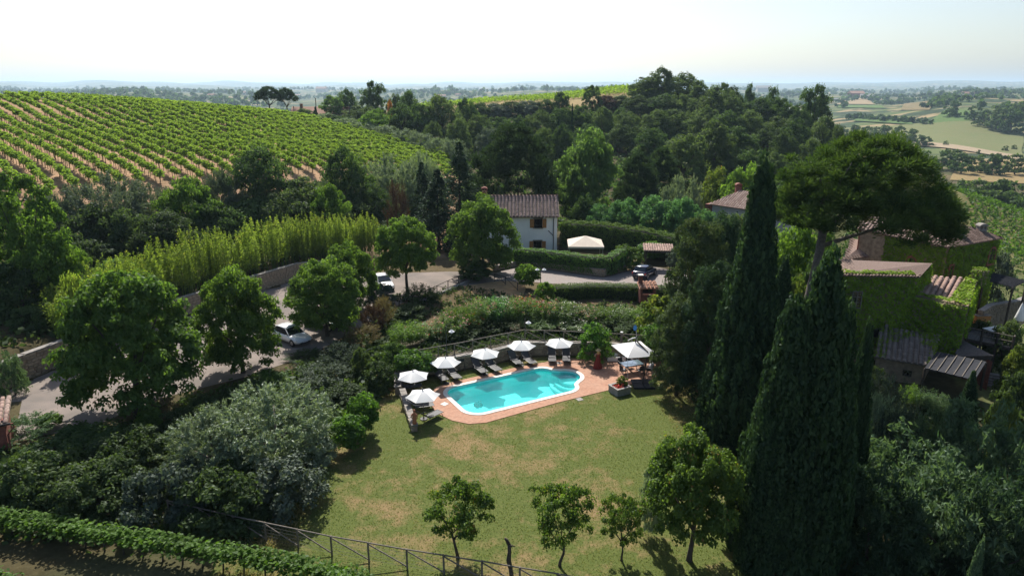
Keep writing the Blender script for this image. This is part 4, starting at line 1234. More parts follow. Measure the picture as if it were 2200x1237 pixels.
def chimney(parent, x, y, z0, hgt, w=.7, m='plinth', arched=True):
    c = MB().box((x, y, z0 + hgt / 2), (w, w * .8, hgt)).build('chimney', m, parent)
    for s in (-1, 1): MB().box((x + s * w * .42, y, z0 + hgt + .16), (w * .16, w * .8, .32)).build('pot_wall', m, c)
    MB().box((x, y, z0 + hgt + .16), (w * .2, w * .8, .32)).build('pot_wall', m, c)
    cap = MB()
    cap.loft([[(x + w * .6 * math.cos(a), y + s * w * .5, z0 + hgt + .32 + w * .36 * math.sin(a)) for a in np.linspace(0, math.pi, 9)] for s in (-1, 1)])
    cap.build('chimney_cap', m, c)
    return c
def window(parent, x, y, z, w, hgt, frame='wood_dark', shutters=None, lintel=True, bars=True, sill=True, yaw=0.0, closed=False, recess=.14):
    """window on a wall facing -Y (turned by yaw about its own middle)"""
    R = Rz(yaw)
    def bb(mb, c, s): return mb.box(Vector((x, y, z)) + R @ Vector(c), s, R)
    f = MB()
    for sx in (-1, 1): bb(f, (sx * (w / 2 - .03), .0, 0), (.06, .07, hgt))
    for sz in (-1, 1): bb(f, (0, .0, sz * (hgt / 2 - .03)), (w - .12, .07, .06))
    fo_ = f.build('window', frame, parent)
    p = MB(); bb(p, (0, .03, 0), (w - .1, .02, hgt - .1)); p.build('pane', 'glass', fo_)
    if bars:
        b = MB(); bb(b, (0, -.005, 0), (.05, .05, hgt - .12)); 
        for q in (-1, 1): bb(b, (0, -.003, q * hgt / 6), (w - .13, .035, .035))
        b.build('glazing_bar', frame, fo_)
    if sill: s = MB(); bb(s, (0, -.09, -hgt / 2 - .05), (w + .25, .24, .08)); s.build('sill', 'plinth', fo_)
    if lintel: s = MB(); bb(s, (0, -.03, hgt / 2 + .09), (w + .2, .12, .16)); s.build('lintel', 'wood', fo_)
    if shutters:
        for sx in (-1, 1):
            if closed: s = MB(); bb(s, (sx * w / 4, -.07, 0), (w / 2 - .02, .05, hgt))
            else: s = MB(); bb(s, (sx * (w * .76), -.06, 0), (w * .48, .05, hgt))
            sh = s.build('shutter', shutters, parent)
            for q in (-1, 1):
                b = MB(); bb(b, (sx * (w / 4 if closed else w * .76), -.10, q * hgt * .36), (w * .44, .025, .06)); b.build('batten', shutters, sh)
    return fo_

# white farmhouse behind the big tree
house = thing('farmhouse', 'white two storey farmhouse with tiled roof and orange wooden shutters', 'house', (1.1, 97.3, 0))
HX0, HX1, HY0, HY1 = -5.3, 5.2, -3.5, 3.5       # local
EZ, RZ = 5.55, 7.65
w = MB()
w.add([(HX0, HY0, .5), (HX1, HY0, .5), (HX1, HY0, EZ), (HX0, HY0, EZ), (HX0, HY1, .5), (HX1, HY1, .5), (HX1, HY1, EZ), (HX0, HY1, EZ), (HX0, 0, RZ - .1), (HX1, 0, RZ - .1)],
      [(0, 1, 2, 3), (5, 4, 7, 6), (1, 5, 6, 9, 2), (4, 0, 3, 8, 7)])
w.build('wall', 'render_white', house)
MB().box((-.05, 0, .1), (HX1 - HX0 + .12, HY1 - HY0 + .12, .8)).build('plinth', 'plinth', house)
ev = EZ - .22
tiled_roof(house, [(HX0 - .3, HY0 - .55, ev), (HX1 + .3, HY0 - .55, ev), (HX1 + .3, 0, RZ), (HX0 - .3, 0, RZ)], .50, .46, True)
tiled_roof(house, [(HX1 + .3, HY1 + .55, ev), (HX0 - .3, HY1 + .55, ev), (HX0 - .3, 0, RZ - .01), (HX1 + .3, 0, RZ - .01)], .50, .5)
rt = MB()
for i in range(27): rt.loft([[(HX0 - .3 + i * .41, .16 * math.cos(a), RZ + .02 + .13 * math.sin(a)) for a in np.linspace(0, math.pi, 6)], [(HX0 - .3 + i * .41 + .44, .13 * math.cos(a), RZ + .03 + .11 * math.sin(a)) for a in np.linspace(0, math.pi, 6)]])
rt.build('ridge_tiles', 'tile', house)
chimney(house, HX0 + .25, .5, RZ - .5, 1.1, .75, 'brick')
g = MB(); g.tube([(HX0 - .3, HY0 - .6, ev - .02), (HX1 + .3, HY0 - .6, ev - .02)], .07, 7); g.build('gutter', 'wood_dark', house)
g = MB(); g.tube([(HX1 - .5, HY0 - .58, ev), (HX1 - .5, HY0 - .07, ev - .4), (HX1 - .5, HY0 - .07, .2)], .06, 7)
g.tube([(HX1 - .5, HY0 - .06, 2.6), (HX1 - 1.25, HY0 - .06, 3.35)], .05, 6); g.build('drainpipe', 'black_metal', house)
wy = HY0 - .02
window(house, 2.55, wy, 4.35, 1.15, 1.25, 'wood_dark', 'wood_warm')
window(house, 2.5, wy, 1.15, 1.15, 1.35, 'wood_dark', 'wood_warm')
window(house, -1.75, wy, 4.35, 1.0, 1.25, 'wood_warm', 'wood_warm', closed=True)
window(house, -3.9, wy, 1.2, 1.15, 1.35, 'wood_dark', 'wood_warm')
window(house, HX1 + .02, -1.9, 4.5, 1.0, 1.3, 'wood_dark', 'wood_warm', yaw=math.pi / 2)
window(house, HX1 + .02, -1.6, 1.2, 1.0, 1.3, 'wood_dark', None, yaw=math.pi / 2)

# ivy-covered stone farm on the right --------------------------------------------------
farm = thing('stone_farmhouse', 'tall ivy covered stone farmhouse with hipped tile roof and two domed chimneys', 'house', (0, 0, 0))
N_, R_, L_ = (44.4, 67.8), (52.5, 72.1), (41.4, 74.0); B_ = (49.5, 78.3)
EV = 6.9
q = MB(); q.prism([N_, R_, B_, L_], -5.5, EV); q.build('wall', 'stonewall', farm)
def over(p, c, k=.45):
    d = Vector((p[0] - c[0], p[1] - c[1])); d = d / d.length; return (p[0] + d.x * k, p[1] + d.y * k)
cx, cy_ = (N_[0] + B_[0]) / 2, (N_[1] + B_[1]) / 2
No, Ro, Bo, Lo = [over(p, (cx, cy_)) for p in (N_, R_, B_, L_)]
r1 = (N_[0] * .62 + R_[0] * .02 + B_[0] * .36, N_[1] * .62 + R_[1] * .02 + B_[1] * .36)
ax = Vector((R_[0] - N_[0], R_[1] - N_[1])).normalized()
mid = Vector(((N_[0] + L_[0]) / 2, (N_[1] + L_[1]) / 2))
ra = mid + ax * 3.3; rb_ = mid + ax * 5.9
RZ2 = EV + 1.5
tiled_roof(farm, [(*Lo, EV), (*No, EV), (*ra, RZ2)], .36, .42, False, 'tile_brown')
tiled_roof(farm, [(*No, EV), (*Ro, EV), (*rb_, RZ2), (*ra, RZ2)], .36, .42, False, 'tile_brown')
tiled_roof(farm, [(*Ro, EV), (*Bo, EV), (*rb_, RZ2)], .36, .5, False, 'tile_brown')
tiled_roof(farm, [(*Bo, EV), (*Lo, EV), (*ra, RZ2), (*rb_, RZ2)], .36, .5, False, 'tile_brown')
hp = MB()
for i in range(13):
    a = Vector((*No, EV + .06)).lerp(Vector((*ra, RZ2 + .06)), i / 13); b = Vector((*No, EV + .06)).lerp(Vector((*ra, RZ2 + .06)), (i + 1.1) / 13)
    hp.tube([a, b], [.16, .13], 7)
hp.build('hip_tiles', 'tile_brown', farm)
for (px, py, zz) in ((2060, 516, 7.0), (2106, 505, 7.1)):
    x, y = P(px, py, zz); chimney(farm, x, y, zz - .3, 1.0, .8, 'plinth')
def face_pt(a, b, s, z): return (a[0] + (b[0] - a[0]) * s, a[1] + (b[1] - a[1]) * s, z)
# ivy on the two visible sides of the tower
iv = []
def wall_quad(a, b, z0, z1, s0=0, s1=1): return (face_pt(a, b, s0, z0), face_pt(a, b, s1, z0), face_pt(a, b, s1, z1), face_pt(a, b, s0, z1))
iv += [wall_quad(L_, N_, -3.5, EV - .05), wall_quad(N_, R_, -3.5, EV - .1)]
o = link('ivy', leaves_on(iv, 105, .25, .19, .10, .16), 'ivy', farm); o['kind'] = 'stuff'
def niche(a, b, s, z, w_, h_, off=.22, m='wood_dark', arch=True):
    d = Vector((b[0] - a[0], b[1] - a[1], 0)).normalized(); nn = Vector((d.y, -d.x, 0)); c = Vector(face_pt(a, b, s, z)) + nn * off
    yaw = math.atan2(d.y, d.x); R = Rz(yaw)
    f = MB(); pts = [(-w_ / 2, -h_ / 2), (w_ / 2, -h_ / 2), (w_ / 2, h_ / 2 - (w_ / 2 if arch else 0))]
    if arch: pts += [(w_ / 2 * math.cos(t), h_ / 2 - w_ / 2 + w_ / 2 * math.sin(t)) for t in np.linspace(.4, 2.74, 6)]
    pts += [(-w_ / 2, h_ / 2 - (w_ / 2 if arch else 0))]
    def ring(k, y): return [tuple(c + R @ Vector((p[0] * k, y, p[1] * k))) for p in pts]
    f.loft([ring(1.25, .1), ring(1.25, -.04), ring(1.0, -.04), ring(1.0, .12)], cap=False)
    fo_ = f.build('window', 'brick', farm)
    p = MB(); p.add(ring(1.02, .06), [tuple(range(len(pts)))]); p.build('pane', 'glass', fo_)
    bmb = MB(); bmb.box(c + R @ Vector((0, .03, 0)), (.06, .04, h_ * .92), R); bmb.build('glazing_bar', m, fo_)
niche(L_, N_, .50, 4.1, 1.0, 1.9)
niche(N_, R_, .10, 4.2, .6, 1.4, arch=False)
niche(N_, R_, .88, 5.1, 1.1, 1.7)
# lower stone wing to the left of the tower, with its own tiled roof
wing = thing('stone_wing', 'bare pinkish stone wing with a rusty pipe left of the ivy tower', 'house', (0, 0, 0))
W1 = L_; W0 = (39.2, 75.6); W2 = (41.5, 80); W3 = (45, 78.5)
q = MB(); q.prism([W0, (41.3, 73.9), W3, W2], -5.5, [7.15, 6.85, 6.9, 7.1]); q.build('wall', 'stonewall', wing)
tiled_roof(wing, [(38.9, 75.4, 7.2), (41.3, 73.6, 6.95), (45.2, 78.5, 7.9), (41.5, 80.2, 8.1)], .36, .42, False, 'tile_brown')
MB().tube([(39.15, 75.45, 7.1), (39.1, 75.3, 3.5)], .07, 6).build('drainpipe', 'brick', wing)
lean = thing('tiled_outbuilding', 'low outbuilding with weathered tile roof behind the pine trunk', 'house', (0, 0, 0))
e = [P(1812, 560, 4.0), P(1868, 552, 4.2), P(1862, 518, 5.6), P(1830, 512, 5.7)]
q = MB(); q.prism([e[0], e[1], e[2], e[3]], -4, [3.9, 4.1, 5.4, 5.5]); q.build('wall', 'stonewall', lean)
tiled_roof(lean, [(*e[0], 4.05), (*e[1], 4.2), (*e[2], 5.6), (*e[3], 5.7)], .34, .42, False, 'tile_brown')

# front block: flat-pitched roof and ivy curtain
front = thing('ivy_block', 'lower farm block wrapped in ivy beneath a shallow brown tile roof', 'house', (0, 0, 0))
FL, FR, BR, BL = (30.6, 62.5), (38.0, 61.9), (40.6, 63.9), (32.2, 66.6)
q = MB(); q.prism([FL, FR, BR, BL], -3.6, [5.35, 5.35, 6.1, 5.85]); q.build('wall', 'stonewall', front)
tiled_roof(front, [(30.4, 62.2, 5.45), (38.2, 61.6, 5.45), (40.5, 63.7, 6.25), (32.0, 66.3, 6.0)], .30, .34, False, 'tile_brown')
E1, E2, E3, E4 = (38.0, 61.9), (41.0, 58.3), (44.6, 62.9), (40.8, 64.6)
q = MB(); q.prism([E1, E2, E3, E4], -3.6, [3.45, 3.3, 4.3, 4.6]); q.build('extension_wall', 'stonewall', front)
tiled_roof(front, [(39.0, 61.9, 3.5), (40.9, 60.2, 3.5), (43.9, 63.3, 4.55), (41.2, 65.3, 4.6)], .50, .42, True, 'tile', name='extension_roof')
iv = [wall_quad(FL, FR, -1.5, 5.4), ((38.0, 61.9, 3.4), (40.6, 63.9, 4.4), (40.6, 63.9, 6.2), (38.0, 61.9, 5.3)), wall_quad(E1, E2, -2.0, 3.5), wall_quad(E2, E3, .6, 4.4),
      ((*E2, 3.65), (*E3, 4.75), (43.7, 63.4, 4.75), (40.6, 60.2, 3.7)), ((*E1, 3.55), (*E2, 3.65), (40.6, 60.2, 3.75), (38.8, 61.8, 3.65)),
      ((30.6, 62.5, 5.5), (38.0, 61.9, 5.5), (38.1, 62.4, 5.65), (30.8, 63.0, 5.65))]
o = link('ivy', leaves_on(iv, 110, .24, .18, .10, .18), 'ivy', front); o['kind'] = 'stuff'
pr = MB(); pr.prism([(40.7, 58.7), E2, E3, (43.9, 63.2)], 3.0, [3.6, 3.6, 4.65, 4.65]); pr.build('parapet', 'stonewall', front)
c2 = P(2106, 590, 5.2)
pil = MB(); pil.box((c2[0], c2[1], 4.9), (1.0, 1.0, 1.5), Rz(.5)); po_ = pil.build('pillar', 'stonewall', front)
cq = [((c2[0] - .55, c2[1] - .55, 4.1), (c2[0] + .55, c2[1] - .55, 4.1), (c2[0] + .55, c2[1] - .55, 5.7), (c2[0] - .55, c2[1] - .55, 5.7)), ((c2[0] - .55, c2[1] + .5, 4.1), (c2[0] - .55, c2[1] - .55, 4.1), (c2[0] - .55, c2[1] - .55, 5.7), (c2[0] - .55, c2[1] + .5, 5.7)),
      ((c2[0] - .55, c2[1] - .55, 5.7), (c2[0] + .55, c2[1] - .55, 5.7), (c2[0] + .55, c2[1] + .55, 5.7), (c2[0] - .55, c2[1] + .55, 5.7))]
link('pillar_ivy', leaves_on(cq, 130, .2, .15, .06, .12), 'ivy', front)['kind'] = 'stuff'
for s, zz in ((.20, 2.6),):
    x, y, _ = face_pt(FL, FR, .30, 0); window(front, x, y - .32, 3.1, .95, 1.7, 'plinth', None, False, True, False)
x, y, _ = face_pt(FL, FR, .62, 0); window(front, x, y - .3, -.2, .8, .8, 'wood_dark', None, False, False, False)

# shed below with its ivied roof
shed = thing('garden_shed', 'pale stone shed with dark mossy tiles and ivy creeping over the roof', 'shed', (0, 0, 0))
S0, S1, S2, S3 = (32.9, 57.6), (36.7, 55.5), (39.3, 58.9), (35.3, 61.4)
q = MB(); q.prism([(33.2, 57.9), (36.6, 56.0), (39.0, 59.0), (35.3, 61.2)], -3.6, [-1.15, -1.15, .4, .4]); q.build('wall', 'stonewall', shed)
tiled_roof(shed, [(*S0, -1.0), (*S1, -1.0), (*S2, .62), (*S3, .62)], .42, .42, True, 'roof_mossy')
lerp4 = lambda s, t: tuple(Vector((*S0, -1.0)) * (1 - s) * (1 - t) + Vector((*S1, -1.0)) * s * (1 - t) + Vector((*S2, .62)) * s * t + Vector((*S3, .62)) * (1 - s) * t)
rq = lambda s0, s1, t0, t1: (lerp4(s0, t0), lerp4(s1, t0), lerp4(s1, t1), lerp4(s0, t1))
o = link('ivy', leaves_on([rq(-.02, .18, 0, 1.0), rq(.15, .35, .55, 1.0), rq(.35, .9, .82, 1.0), rq(.92, 1.02, 0, 1), rq(.72, .92, .6, 1.0), rq(.35, .5, .7, .9)], 105, .2, .15, .06, .1), 'ivy', shed); o['kind'] = 'stuff'
d = Vector((36.6 - 33.2, 56.0 - 57.9)).normalized(); yw = math.atan2(d.y, d.x)
window(shed, 36.6 - d.x * 1.3, 56.0 - d.y * 1.3 - .05, -2.1, .7, .55, 'wood_dark', None, False, False, False, yaw=yw)

def canopy(name, label, pts, z, m, ribs=0, rib_m='wood', corr=0, posts=(), z_posts=-3.2, thick=.08, cat='canopy'):
    t = thing(name, label, cat, (0, 0, 0))
    q = MB(); n = len(pts); zs = z if isinstance(z, (list, tuple)) else [z] * n
    q.prism(pts, [a - thick for a in zs], list(zs)); q.build('roof_sheet', m, t)
    A, B, C, D_ = [Vector((*p, a)) for p, a in zip(pts, zs)]
    for i in range(corr):
        s = (i + .5) / corr; MB().bar(A.lerp(D_, s) + Vector((0, 0, .03)), B.lerp(C, s) + Vector((0, 0, .03)), .09, .05).build('corrugation', m, t)
    for i in range(ribs):
        s = (i + .5) / ribs; MB().bar(A.lerp(B, s) + Vector((0, 0, .03)), D_.lerp(C, s) + Vector((0, 0, .03)), .06, .05).build('batten', rib_m, t)
    for (p, zz) in posts: MB().box((p[0], p[1], (zz + z_posts) / 2), (.14, .14, zz - z_posts)).build('post', 'wood_dark', t)
    return t
cp = [P(2012, 757, -.3), P(2118, 781, -.5), P(2094, 816, -.9), P(1987, 790, -.9)]
canopy('lean_to_canopy', 'flat dark lean-to canopy with thin battens beside the mossy shed', cp, [-.2, -.3, -.9, -.9], 'canopy_dark', 6, 'wood', 0, [(cp[2], -.95), (cp[3], -.95), (cp[1], -.4)], -3.6)
cu = [P(2114, 600, 3.6), P(2176, 617, 3.4), P(2206, 603, 3.8), P(2115, 582, 4.0)]
canopy('corrugated_canopy', 'dark corrugated canopy on posts at the far corner of the ivy house', cu, [3.6, 3.4, 3.8, 4.0], 'canopy_dark', 0, 'wood', 9, [(cu[1], 3.4), (cu[2], 3.8), (cu[0], 3.6)], -4)
# stone wall under that canopy, with a pale beam
stone_wall('yard_wall', 'tall rubble wall in the shade below the corrugated canopy', [P(2108, 690, .6), P(2130, 672, .6), P(2188, 655, .6), P(2215, 640, .6)], [3.2, 3.0, 2.6, 2.4], .4, 0, .4, z=-1.6, coping=True)
sb = thing('small_tiled_roof', 'small steep shingled roof below the wooden deck', 'outbuilding', (0, 0, 0))
g0, g1, g2, g3 = P(2053, 765, -.9), P(2119, 782, -.9), P(2133, 772, -.1), P(2058, 733, -.1)
q = MB(); q.prism([g0, g1, g2, g3], -3.8, [-1, -1, -.3, -.3]); q.build('wall', 'brick', sb)
tiled_roof(sb, [(*g0, -.9), (*g1, -.9), (*g2, .25), (*g3, .25)], .2, .26, False, 'slate_tile')
dk = thing('wooden_deck', 'raised grey wooden deck terrace with rails beside the ivy house', 'terrace', (0, 0, 0))
d0, d1, d2, d3 = P(2076, 726, .3), P(2174, 747, .3), P(2188, 724, .3), P(2097, 694, .3)
A, B, C, D_ = [Vector((*p, .3)) for p in (d0, d1, d2, d3)]
for i in range(30):
    s = (i + .5) / 30; a = A.lerp(B, s); b = D_.lerp(C, s)
    MB().bar(a, b, (B - A).length / 30 * .88, .05).build('board', 'deckwood', dk)
MB().bar(A - Vector((0, 0, .16)), B - Vector((0, 0, .16)), .12, .24).build('beam', 'wood_dark', dk)
for s in (0.0, .33, .66, 1.0):
    p = A.lerp(B, s); MB().box((p.x, p.y, -1.2), (.16, .16, 5.2)).build('post', 'wood_dark', dk)
for zz in (.55, 1.05):
    MB().bar(A + Vector((0, 0, zz)), B + Vector((0, 0, zz)), .06, .07).build('rail', 'wood', dk); MB().bar(B + Vector((0, 0, zz)), C + Vector((0, 0, zz)), .06, .07).build('rail', 'wood', dk)
st = thing('stone_steps', 'dark stone steps going down from the yard to the hedge', 'steps', (0, 0, 0))
for i in range(5):
    a = P(2112, 800 + i * 6, -2.2 - i * .18); b = P(2147, 806 + i * 6, -2.2 - i * .18)
    MB().bar((*a, -2.25 - i * .18), (*b, -2.25 - i * .18), .5, .18).build('step', 'plinth', st)
# house with grey walls behind the tall cypress
gh = thing('grey_farmhouse', 'grey rendered farmhouse with faded hipped tile roof behind the tallest cypress', 'house', (0, 0, 0))
a0, a1, a2 = P(1531, 438, 4.2), P(1612, 449, 4.2), P(1690, 461, 4.2)
d = Vector((a2[0] - a0[0], a2[1] - a0[1])).normalized(); nn = Vector((-d.y, d.x)); 
b0 = (a0[0] + nn.x * 7, a0[1] + nn.y * 7); b2 = (a2[0] + nn.x * 7, a2[1] + nn.y * 7)
q = MB(); q.prism([a0, a2, b2, b0], -4, 4.1); q.build('wall', 'render_grey', gh)
rz = 6.3
rg0 = (a0[0] + nn.x * 3.5 + d.x * 2.8, a0[1] + nn.y * 3.5 + d.y * 2.8); rg1 = (a2[0] + nn.x * 3.5 - d.x * 2.8, a2[1] + nn.y * 3.5 - d.y * 2.8)
O = lambda p, sx, sy: (p[0] + d.x * sx + nn.x * sy, p[1] + d.y * sx + nn.y * sy)
c00, c10, c11, c01 = O(a0, -.4, -.4), O(a2, .4, -.4), O(b2, .4, .4), O(b0, -.4, .4)
tiled_roof(gh, [(*c00, 4.1), (*c10, 4.1), (*rg1, rz), (*rg0, rz)], .40, .45, False, 'tile')
tiled_roof(gh, [(*c01, 4.1), (*c00, 4.1), (*rg0, rz)], .40, .45, False, 'tile')
tiled_roof(gh, [(*c10, 4.1), (*c11, 4.1), (*rg1, rz)], .40, .5, False, 'tile')
tiled_roof(gh, [(*c11, 4.1), (*c01, 4.1), (*rg0, rz), (*rg1, rz)], .40, .5, False, 'tile')
x, y = P(1586, 407, 6.4); chimney(gh, x, y, 5.8, 1.0, .9, 'brick')
s = O(a0, -.9, 1.2); MB().box((s[0], s[1], .9), (1.3, 2.0, 6.2), Rz(math.atan2(d.y, d.x))).build('chimney_breast', 'brick', gh)

# brick hut at the left edge of the car park
hut = thing('brick_hut', 'small dark brick hut with tile roof and curved gutter at left picture edge', 'hut', (-33.4, 39.6, 0), .5)
q = MB(); q.box((-1.0, 0, .9), (3.6, 2.2, 2.8)); q.build('wall', 'brick', hut)
tiled_roof(hut, [(-3.0, -1.35, 2.15), (1.05, -1.35, 2.15), (1.05, 1.35, 2.75), (-3.0, 1.35, 2.75)], .34, .42, True, 'tile', limit=80)
MB().tube([(1.1, -1.45, 2.1), (1.3, -1.45, 2.1), (1.35, -1.4, 1.85), (.9, -1.2, 1.3), (.9, -1.2, -.4)], .06, 7).build('drainpipe', 'brick', hut)
MB().tube([(-3.0, -1.45, 2.12), (1.2, -1.45, 2.12)], .08, 7).build('gutter', 'wood_dark', hut)

# red brick barbecue with tiled hood
bq = thing('barbecue', 'red brick garden oven with tiled hood and short chimney behind the oleanders', 'barbecue', (14.7, 70.9, .05), .08)
MB().box((0, .1, .5), (1.7, .9, 1.0)).build('base', 'brick', bq)
for s in (-1, 1): MB().box((s * .75, .1, 1.35), (.2, .9, .7)).build('side_wall', 'brick', bq)
MB().box((0, .47, 1.35), (1.3, .14, .7)).build('back_wall', 'soil', bq)
tiled_roof(bq, [(-1.05, -.55, 1.7), (1.05, -.55, 1.7), (1.05, .65, 2.15), (-1.05, .65, 2.15)], .42, .42, True, 'tile_red')
c = MB().box((-.75, .35, 2.45), (.4, .4, 1.0)).build('chimney', 'brick', bq)
MB().box((-.75, .35, 3.0), (.56, .56, .1)).build('chimney_cap', 'coping', c)
MB().box((.3, -.42, .72), (.7, .05, .35)).build('grill_door', 'black_metal', bq)
# beige pavilion on the terrace
gz = thing('garden_pavilion', 'beige canvas pavilion with pointed roof beside the white farmhouse', 'pavilion', (9.9, 90.2, 0), -.04)
q = MB(); s = 2.35; ed = [(-s, -s, 2.35), (s, -s, 2.35), (s, s, 2.35), (-s, s, 2.35)]
q.add(ed + [(0, 0, 3.35)], [(0, 1, 4), (1, 2, 4), (2, 3, 4), (3, 0, 4)]); q.add([(p[0], p[1], 2.1) for p in ed] + ed, [(0, 1, 5, 4), (1, 2, 6, 5), (2, 3, 7, 6), (3, 0, 4, 7)])
q.build('canopy', 'beige_cloth', gz)
for sx in (-1, 1):
    for sy in (-1, 1): MB().box((sx * 2.2, sy * 2.2, 1.1), (.08, .08, 2.2)).build('post', 'grey_metal', gz)
# timber carport with tiled strip
pg = thing('timber_pergola', 'dark timber pergola with a tiled strip roof beside the parked blue car', 'pergola', (18.9, 86.2, 0), -.12)
for sx in (-1, 1):
    for sy in (-1, 1): MB().box((sx * 1.55, sy * 1.2, 1.1), (.15, .15, 2.2)).build('post', 'wood_dark', pg)
for sy in (-1, 1): MB().box((0, sy * 1.2, 2.28), (3.6, .14, .16)).build('beam', 'wood_dark', pg)
for i in range(7): MB().box((-1.6 + i * .53, 0, 2.42), (.1, 2.9, .12)).build('rafter', 'wood_dark', pg)
tiled_roof(pg, [(-1.9, -1.4, 2.5), (1.9, -1.4, 2.5), (1.9, 1.2, 2.85), (-1.9, 1.2, 2.85)], .3, .42, True, 'tile', limit=120)

# ------------------------------------------------------------------ pool furniture
def make_umbrella():
    t = thing('parasol', '', 'umbrella')
    R, hz, ht = 1.24, 1.80, 2.22; n = 6
    for k in range(n):                              # six gores, slightly sagging
        mb = MB(); a0 = 2 * math.pi * k / n; a1 = 2 * math.pi * (k + 1) / n; V = []; F = []
        m_ = 5
        for i in range(m_ + 1):
            f = .02 + .98 * i / m_
            for j in range(5):
                s = j / 4; a = a0 + (a1 - a0) * s
                chord = math.cos(math.pi / n) / math.cos((s - .5) * 2 * math.pi / n)
                sag = .05 * math.sin(math.pi * s) * f
                rad = R * f * (chord * (1 - .06 * math.sin(math.pi * s) * f))
                V.append((rad * math.cos(a), rad * math.sin(a), ht - (ht - hz) * f ** 1.25 - sag))
        for i in range(m_):
            for j in range(4): F.append((i * 5 + j, (i + 1) * 5 + j, (i + 1) * 5 + j + 1, i * 5 + j + 1))
        mb.add(V, F); mb.build('canopy_panel', 'white_cloth', t, True)
    MB().tube([(0, 0, .05), (0, 0, ht + .02)], .022, 8).build('pole', 'black_metal', t)
    MB().lathe([(.03, 0), (.05, .03), (.05, .07), (.015, .14)], 8, (0, 0, ht)).build('finial', 'grey_metal', t)
    for k in range(n):
        a = 2 * math.pi * k / n
        MB().tube([(.03 * math.cos(a), .03 * math.sin(a), ht - .06), (R * .97 * math.cos(a), R * .97 * math.sin(a), hz - .025)], .011, 5).build('rib', 'black_metal', t)
    MB().lathe([(.26, 0), (.26, .05), (.05, .08), (.03, .22)], 14).build('base', 'plastic', t)
    MB().tube([(0, -.03, 1.15), (0, -.14, 1.15), (0, -.14, 1.08)], .012, 5).build('crank', 'grey_metal', t)
    return t
umb_spots = [((908, 836), 'white parasol nearest the statue, over the two loungers at the left end of the pool', .25),
             ((887, 795), 'white parasol behind the nearest one, above the low wall beside the dark laurel', .55),
             ((957, 766), 'white parasol at the start of the curved wall, with the lamp post behind it', .1),
             ((1042, 748), 'white parasol midway along the curved wall between two others', .4),
             ((1120, 731), 'white parasol below the corner of the wooden fence', .0),
             ((1202, 726), 'white parasol next to the round green bush by the wall', .2)]
u0 = None
for (p, lab, a) in umb_spots:
    x, y = P(p[0], p[1], 2.30)
    if u0 is None:
        u0 = make_umbrella(); u0.location = (x, y, 0.02); u0.rotation_euler = (0, 0, a); u0['label'] = lab; u0['group'] = 'white parasols round the pool'; t = u0
    else: t = copy_tree(u0, (x, y, .02), a, lab)

def make_lounger():
    t = thing('sun_lounger', '', 'sun lounger')      # head at -X, foot at +X, 1.95 m long
    zs = .34
    for sy in (-1, 1):
        MB().tube([(-.35, sy * .31, zs), (.95, sy * .31, zs), (1.0, sy * .31, zs - .03)], .022, 7).build('side_rail', 'black_metal', t)
        MB().tube([(.72, sy * .31, zs), (.92, sy * .31, .16), (.90, sy * .31, 0)], .02, 7).build('leg', 'black_metal', t)
        MB().tube([(-.30, sy * .31, zs), (-.42, sy * .31, .16), (-.38, sy * .31, 0)], .02, 7).build('leg', 'black_metal', t)
        MB().tube([(-.32, sy * .31, zs), (-.62, sy * .31, zs + .33), (-.98, sy * .31, zs + .62)], .02, 7).build('back_rail', 'black_metal', t)
        MB().tube([(-.55, sy * .33, zs + .24), (-.05, sy * .35, zs + .2), (.05, sy * .33, zs)], .018, 6).build('armrest', 'black_metal', t)
    m = MB(); m.loft([[(x, -.30, z), (x, .30, z), (x, .30, z - .014), (x, -.30, z - .014)] for x, z in ((-.30, zs), (.1, zs - .012), (.5, zs - .012), (.97, zs))]); m.build('seat', 'sling', t, False)
    m = MB(); m.loft([[(x, -.30, z), (x, .30, z), (x + .01, .30, z - .012), (x + .01, -.30, z - .012)] for x, z in ((-.31, zs + .005), (-.63, zs + .32), (-.98, zs + .61))]); m.build('backrest', 'sling', t, False)
    MB().tube([(.98, -.31, zs), (.98, .31, zs)], .02, 6).build('foot_bar', 'black_metal', t)
    MB().tube([(-.98, -.31, zs + .62), (-.98, .31, zs + .62)], .02, 6).build('head_bar', 'black_metal', t)
    return t
lg = [((936, 783), (957, 817), 'charcoal sun lounger on the left of the pair before the start of the curved wall'), ((965, 781), (984, 812), 'charcoal sun lounger on the right of the pair at the start of the curved wall'),
      ((1018, 768), (1042, 800), 'charcoal sun lounger on the left under the parasol midway along the wall'), ((1047, 765), (1071, 795), 'charcoal sun lounger on the right under the parasol midway along the wall'),
      ((1096, 751), (1117, 782), 'charcoal sun lounger on the left below the fence corner parasol'), ((1126, 751), (1145, 779), 'charcoal sun lounger on the right below the fence corner parasol'),
      ((1185, 743), (1187, 777), 'charcoal sun lounger farther from the round bush, beneath the last parasol'), ((1216, 743), (1217, 777), 'charcoal sun lounger closest to the round bush and the terrace'),
      ((876, 858), (928, 868), 'charcoal sun lounger under the parasol nearest the statue, behind the flat one'), ((902, 886), (945, 883), 'charcoal sun lounger at the front beside the statue, lying in full sun'),
      ((858, 816), (898, 828), 'charcoal sun lounger in the shade under the parasol above the low wall')]
l0 = None
for (a, b, lab) in lg:
    A = Vector((*P(*a, .95), 0)); B = Vector((*P(*b, .34), 0)); d = (B - A); c = (A + B) / 2; ang = math.atan2(d.y, d.x)
    if l0 is None:
        l0 = make_lounger(); l0.location = (c.x, c.y, .03); l0.rotation_euler = (0, 0, ang); l0['label'] = lab; l0['group'] = 'charcoal loungers round the pool'
    else: copy_tree(l0, (c.x, c.y, .03), ang, lab)
